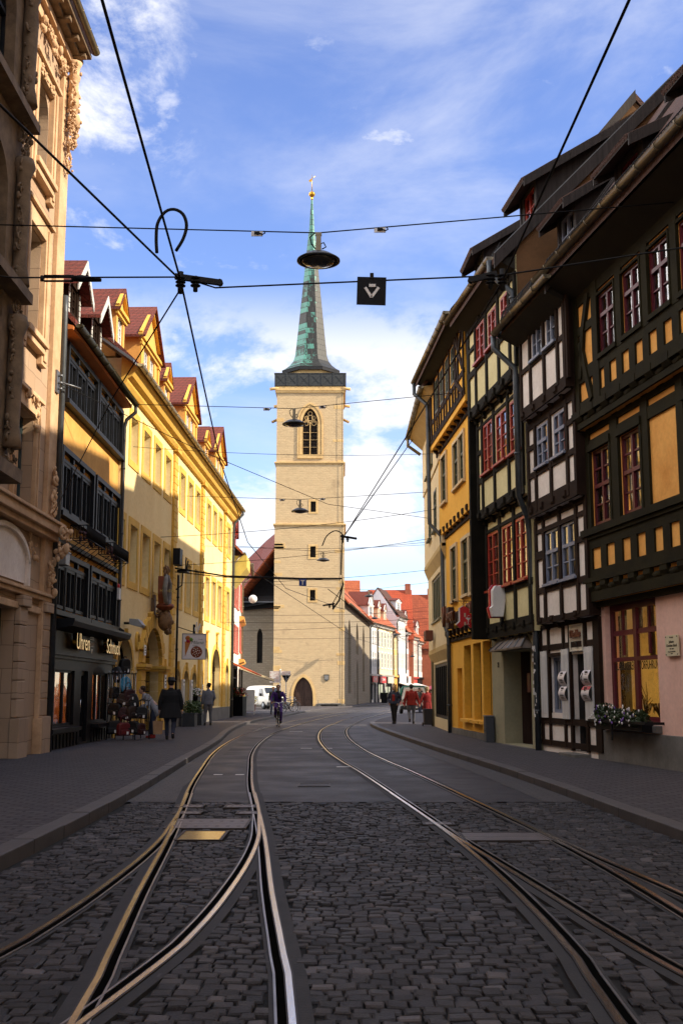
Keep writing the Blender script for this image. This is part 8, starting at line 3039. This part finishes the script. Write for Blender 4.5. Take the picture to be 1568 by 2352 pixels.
def van(label, loc, rz, body2=None):
    """A panel van, nose towards -y; 5.0 m long, 1.95 m high."""
    t_ = thing('van', label, 'van', loc, rz)
    # stations along y: (y, z_bottom, z_belt, z_top, half width at belt, half width at top)
    st = [(-2.46, .42, .78, .84, .72, .70), (-2.36, .30, .86, .98, .86, .80), (-1.98, .27, .98, 1.12, .93, .86), (-1.62, .26, 1.02, 1.26, .95, .84), (-1.02, .25, 1.04, 1.80, .96, .76), (-.7, .25, 1.05, 1.92, .96, .75),
          (.2, .25, 1.05, 1.96, .96, .76), (1.6, .25, 1.05, 1.95, .96, .76), (2.32, .27, 1.05, 1.92, .95, .76), (2.44, .30, 1.02, 1.80, .93, .76), (2.48, .36, .98, 1.02, .90, .86)]
    k = MB()
    vs = []
    n = 0
    for y, zb, zl, zt, wb, wt in st:
        ring_ = [(-wb * .93, zb), (-wb, zb + .14), (-wb, zl), (-wt, zt - .10), (-wt + .10, zt), (0, zt + .035), (wt - .10, zt), (wt, zt - .10), (wb, zl), (wb, zb + .14), (wb * .93, zb)]
        n = len(ring_)
        vs += [(x, y, z) for x, z in ring_]
    fs = [(i * n + j, i * n + j + 1, (i + 1) * n + j + 1, (i + 1) * n + j) for i in range(len(st) - 1) for j in range(n - 1)]
    fs += [(i * n + n - 1, i * n, (i + 1) * n, (i + 1) * n + n - 1) for i in range(len(st) - 1)]
    fs += [tuple(range(n)), tuple(reversed(range((len(st) - 1) * n, len(st) * n)))]
    k.add(vs, fs, True)
    bd = k.build('body', VANW, t_)
    bd.modifiers.new('round', 'SUBSURF').render_levels = 1
    k = MB()
    k.add([(-.72, -1.60, 1.26), (.72, -1.60, 1.26), (.64, -1.05, 1.76), (-.64, -1.05, 1.76)], [(0, 1, 2, 3)])
    k.v = [(x, y - .035, z + .03) for x, y, z in k.v]
    k.build('windscreen', GLASSV, t_)
    for s_ in (-1, 1):
        k = MB()
        k.add([(s_ * .955, -1.42, 1.12), (s_ * .955, -.52, 1.12), (s_ * .80, -.52, 1.74), (s_ * .82, -.98, 1.72)], [(0, 1, 2, 3)][::1])
        k.v = [(x + s_ * .012, y, z) for x, y, z in k.v]
        k.build('side_window', GLASSV, t_)
        k = MB()
        k.box(*sorted((s_ * .99, s_ * 1.2)), -1.42, -1.3, 1.08, 1.32)
        k.build('wing_mirror', BLACKP, t_, .03)
        for yc in (-1.55, 1.45):
            k = MB()
            k.lathe([(0, -.11), (.30, -.11), (.33, -.07), (.33, .07), (.30, .11), (0, .11)], (s_ * .86, yc, .33), 22, 'x')
            w_ = k.build('wheel', RUBBER, t_)
            k = MB()
            k.lathe([(0, -.13), (.19, -.125), (.21, -.10), (.21, .10), (.19, .125), (0, .13)], (s_ * .86, yc, .33), 18, 'x')
            k.build('rim', ZINC, w_)
        k = MB()
        k.box(*sorted((s_ * .48, s_ * .80)), -2.46, -2.30, .76, .96)
        k.build('headlamp', LAMPC, t_, .03)
        k = MB()
        k.box(*sorted((s_ * .83, s_ * .965)), 2.30, 2.47, .62, 1.12)
        k.build('tail_lamp', LAMPR, t_, .02)
        k = MB()
        for y in (-.45, .55):
            k.box(*sorted((s_ * .955, s_ * .972)), y, y + .014, .36, 1.6 if y > 0 else 1.1)
        k.box(*sorted((s_ * .96, s_ * .985)), -.2, 2.2, .86, .90)
        k.build('door_seam', IRON, t_)
    k = MB()
    k.box(-.93, .93, -2.52, -2.24, .28, .60)
    k.build('front_bumper', M('bumper_plastic', (.02, .02, .022), None, 4, .6, .2) if 'bumper_plastic' not in bpy.data.materials else bpy.data.materials['bumper_plastic'], t_, .05)
    MB().box(-.45, .45, -2.49, -2.36, .72, .86).build('grille', BLACKP, t_, .02)
    k = MB()
    k.box(-.95, .95, 2.36, 2.56, .30, .58)
    k.build('rear_bumper', bpy.data.materials['bumper_plastic'], t_, .05)
    k = MB()
    k.box(-.26, .26, 2.565, 2.575, .40, .51)
    k.box(-.26, .26, -2.535, -2.525, .36, .47)
    k.build('number_plate', WHITEP, t_)
    k = MB()
    k.add([(-.66, 2.475, 1.18), (-.03, 2.475, 1.18), (-.03, 2.455, 1.72), (-.60, 2.455, 1.72)], [(3, 2, 1, 0)])
    k.add([(.03, 2.475, 1.18), (.66, 2.475, 1.18), (.60, 2.455, 1.72), (.03, 2.455, 1.72)], [(3, 2, 1, 0)])
    k.v = [(x, y + .03, z) for x, y, z in k.v]
    k.build('rear_window', GLASSV if not body2 else M('covered_rear_window', (.62, .45, .36), (.55, .38, .3), 2, .2, 0), t_)
    k = MB()
    k.box(-.006, .006, 2.49, 2.506, .6, 1.84)
    k.box(-.78, .78, 2.485, 2.505, .985, .995)
    k.build('rear_seam', IRON, t_)
    if body2:
        k = MB()
        for s_ in (-1, 1):
            k.tube([(s_ * .93, 2.44, 1.1), (s_ * .82, 2.44, 1.72), (s_ * .72, 2.43, 1.87)], [.07, .07, .07], 8)
            k.prism([(-.6, 1.1), (2.36, 1.1), (2.36, 1.78), (-.6, 1.74)], s_ * .80, s_ * .965, 'x')
        k.tube([(-.72, 2.42, 1.88), (0, 2.42, 1.92), (.72, 2.42, 1.88)], .05, 8)
        k.build('green_panel', body2, t_)
        k = MB()
        k.box(-.62, -.2, 2.512, 2.52, 1.52, 1.6)
        k.box(-.6, -.15, 2.512, 2.52, 1.24, 1.28)
        k.box(-.6, -.25, 2.512, 2.52, 1.3, 1.34)
        k.box(-.6, -.35, 2.512, 2.52, .84, .92)
        k.build('lettering_strip', INK, t_)
        k = MB()
        for i in range(6):
            x = -.84 + i * .28
            k.prism([(x, .60), (x + .14, .60), (x + .28, .80), (x + .14, .80)], 2.49, 2.508, 'y')
        k.build('warning_stripe', LAMPR, t_)
    return t_


GLASSV = M('van_glass', (.015, .018, .02), None, 3, .03, 0, 60, 0, None, .9)
van('white panel van parked by the church, nose towards the tower door', (-6.35, 96.6, .1), R(28))
van('white and green van seen from behind on the right side of the bend', (5.10, 81.9, .01), R(178), VANG)
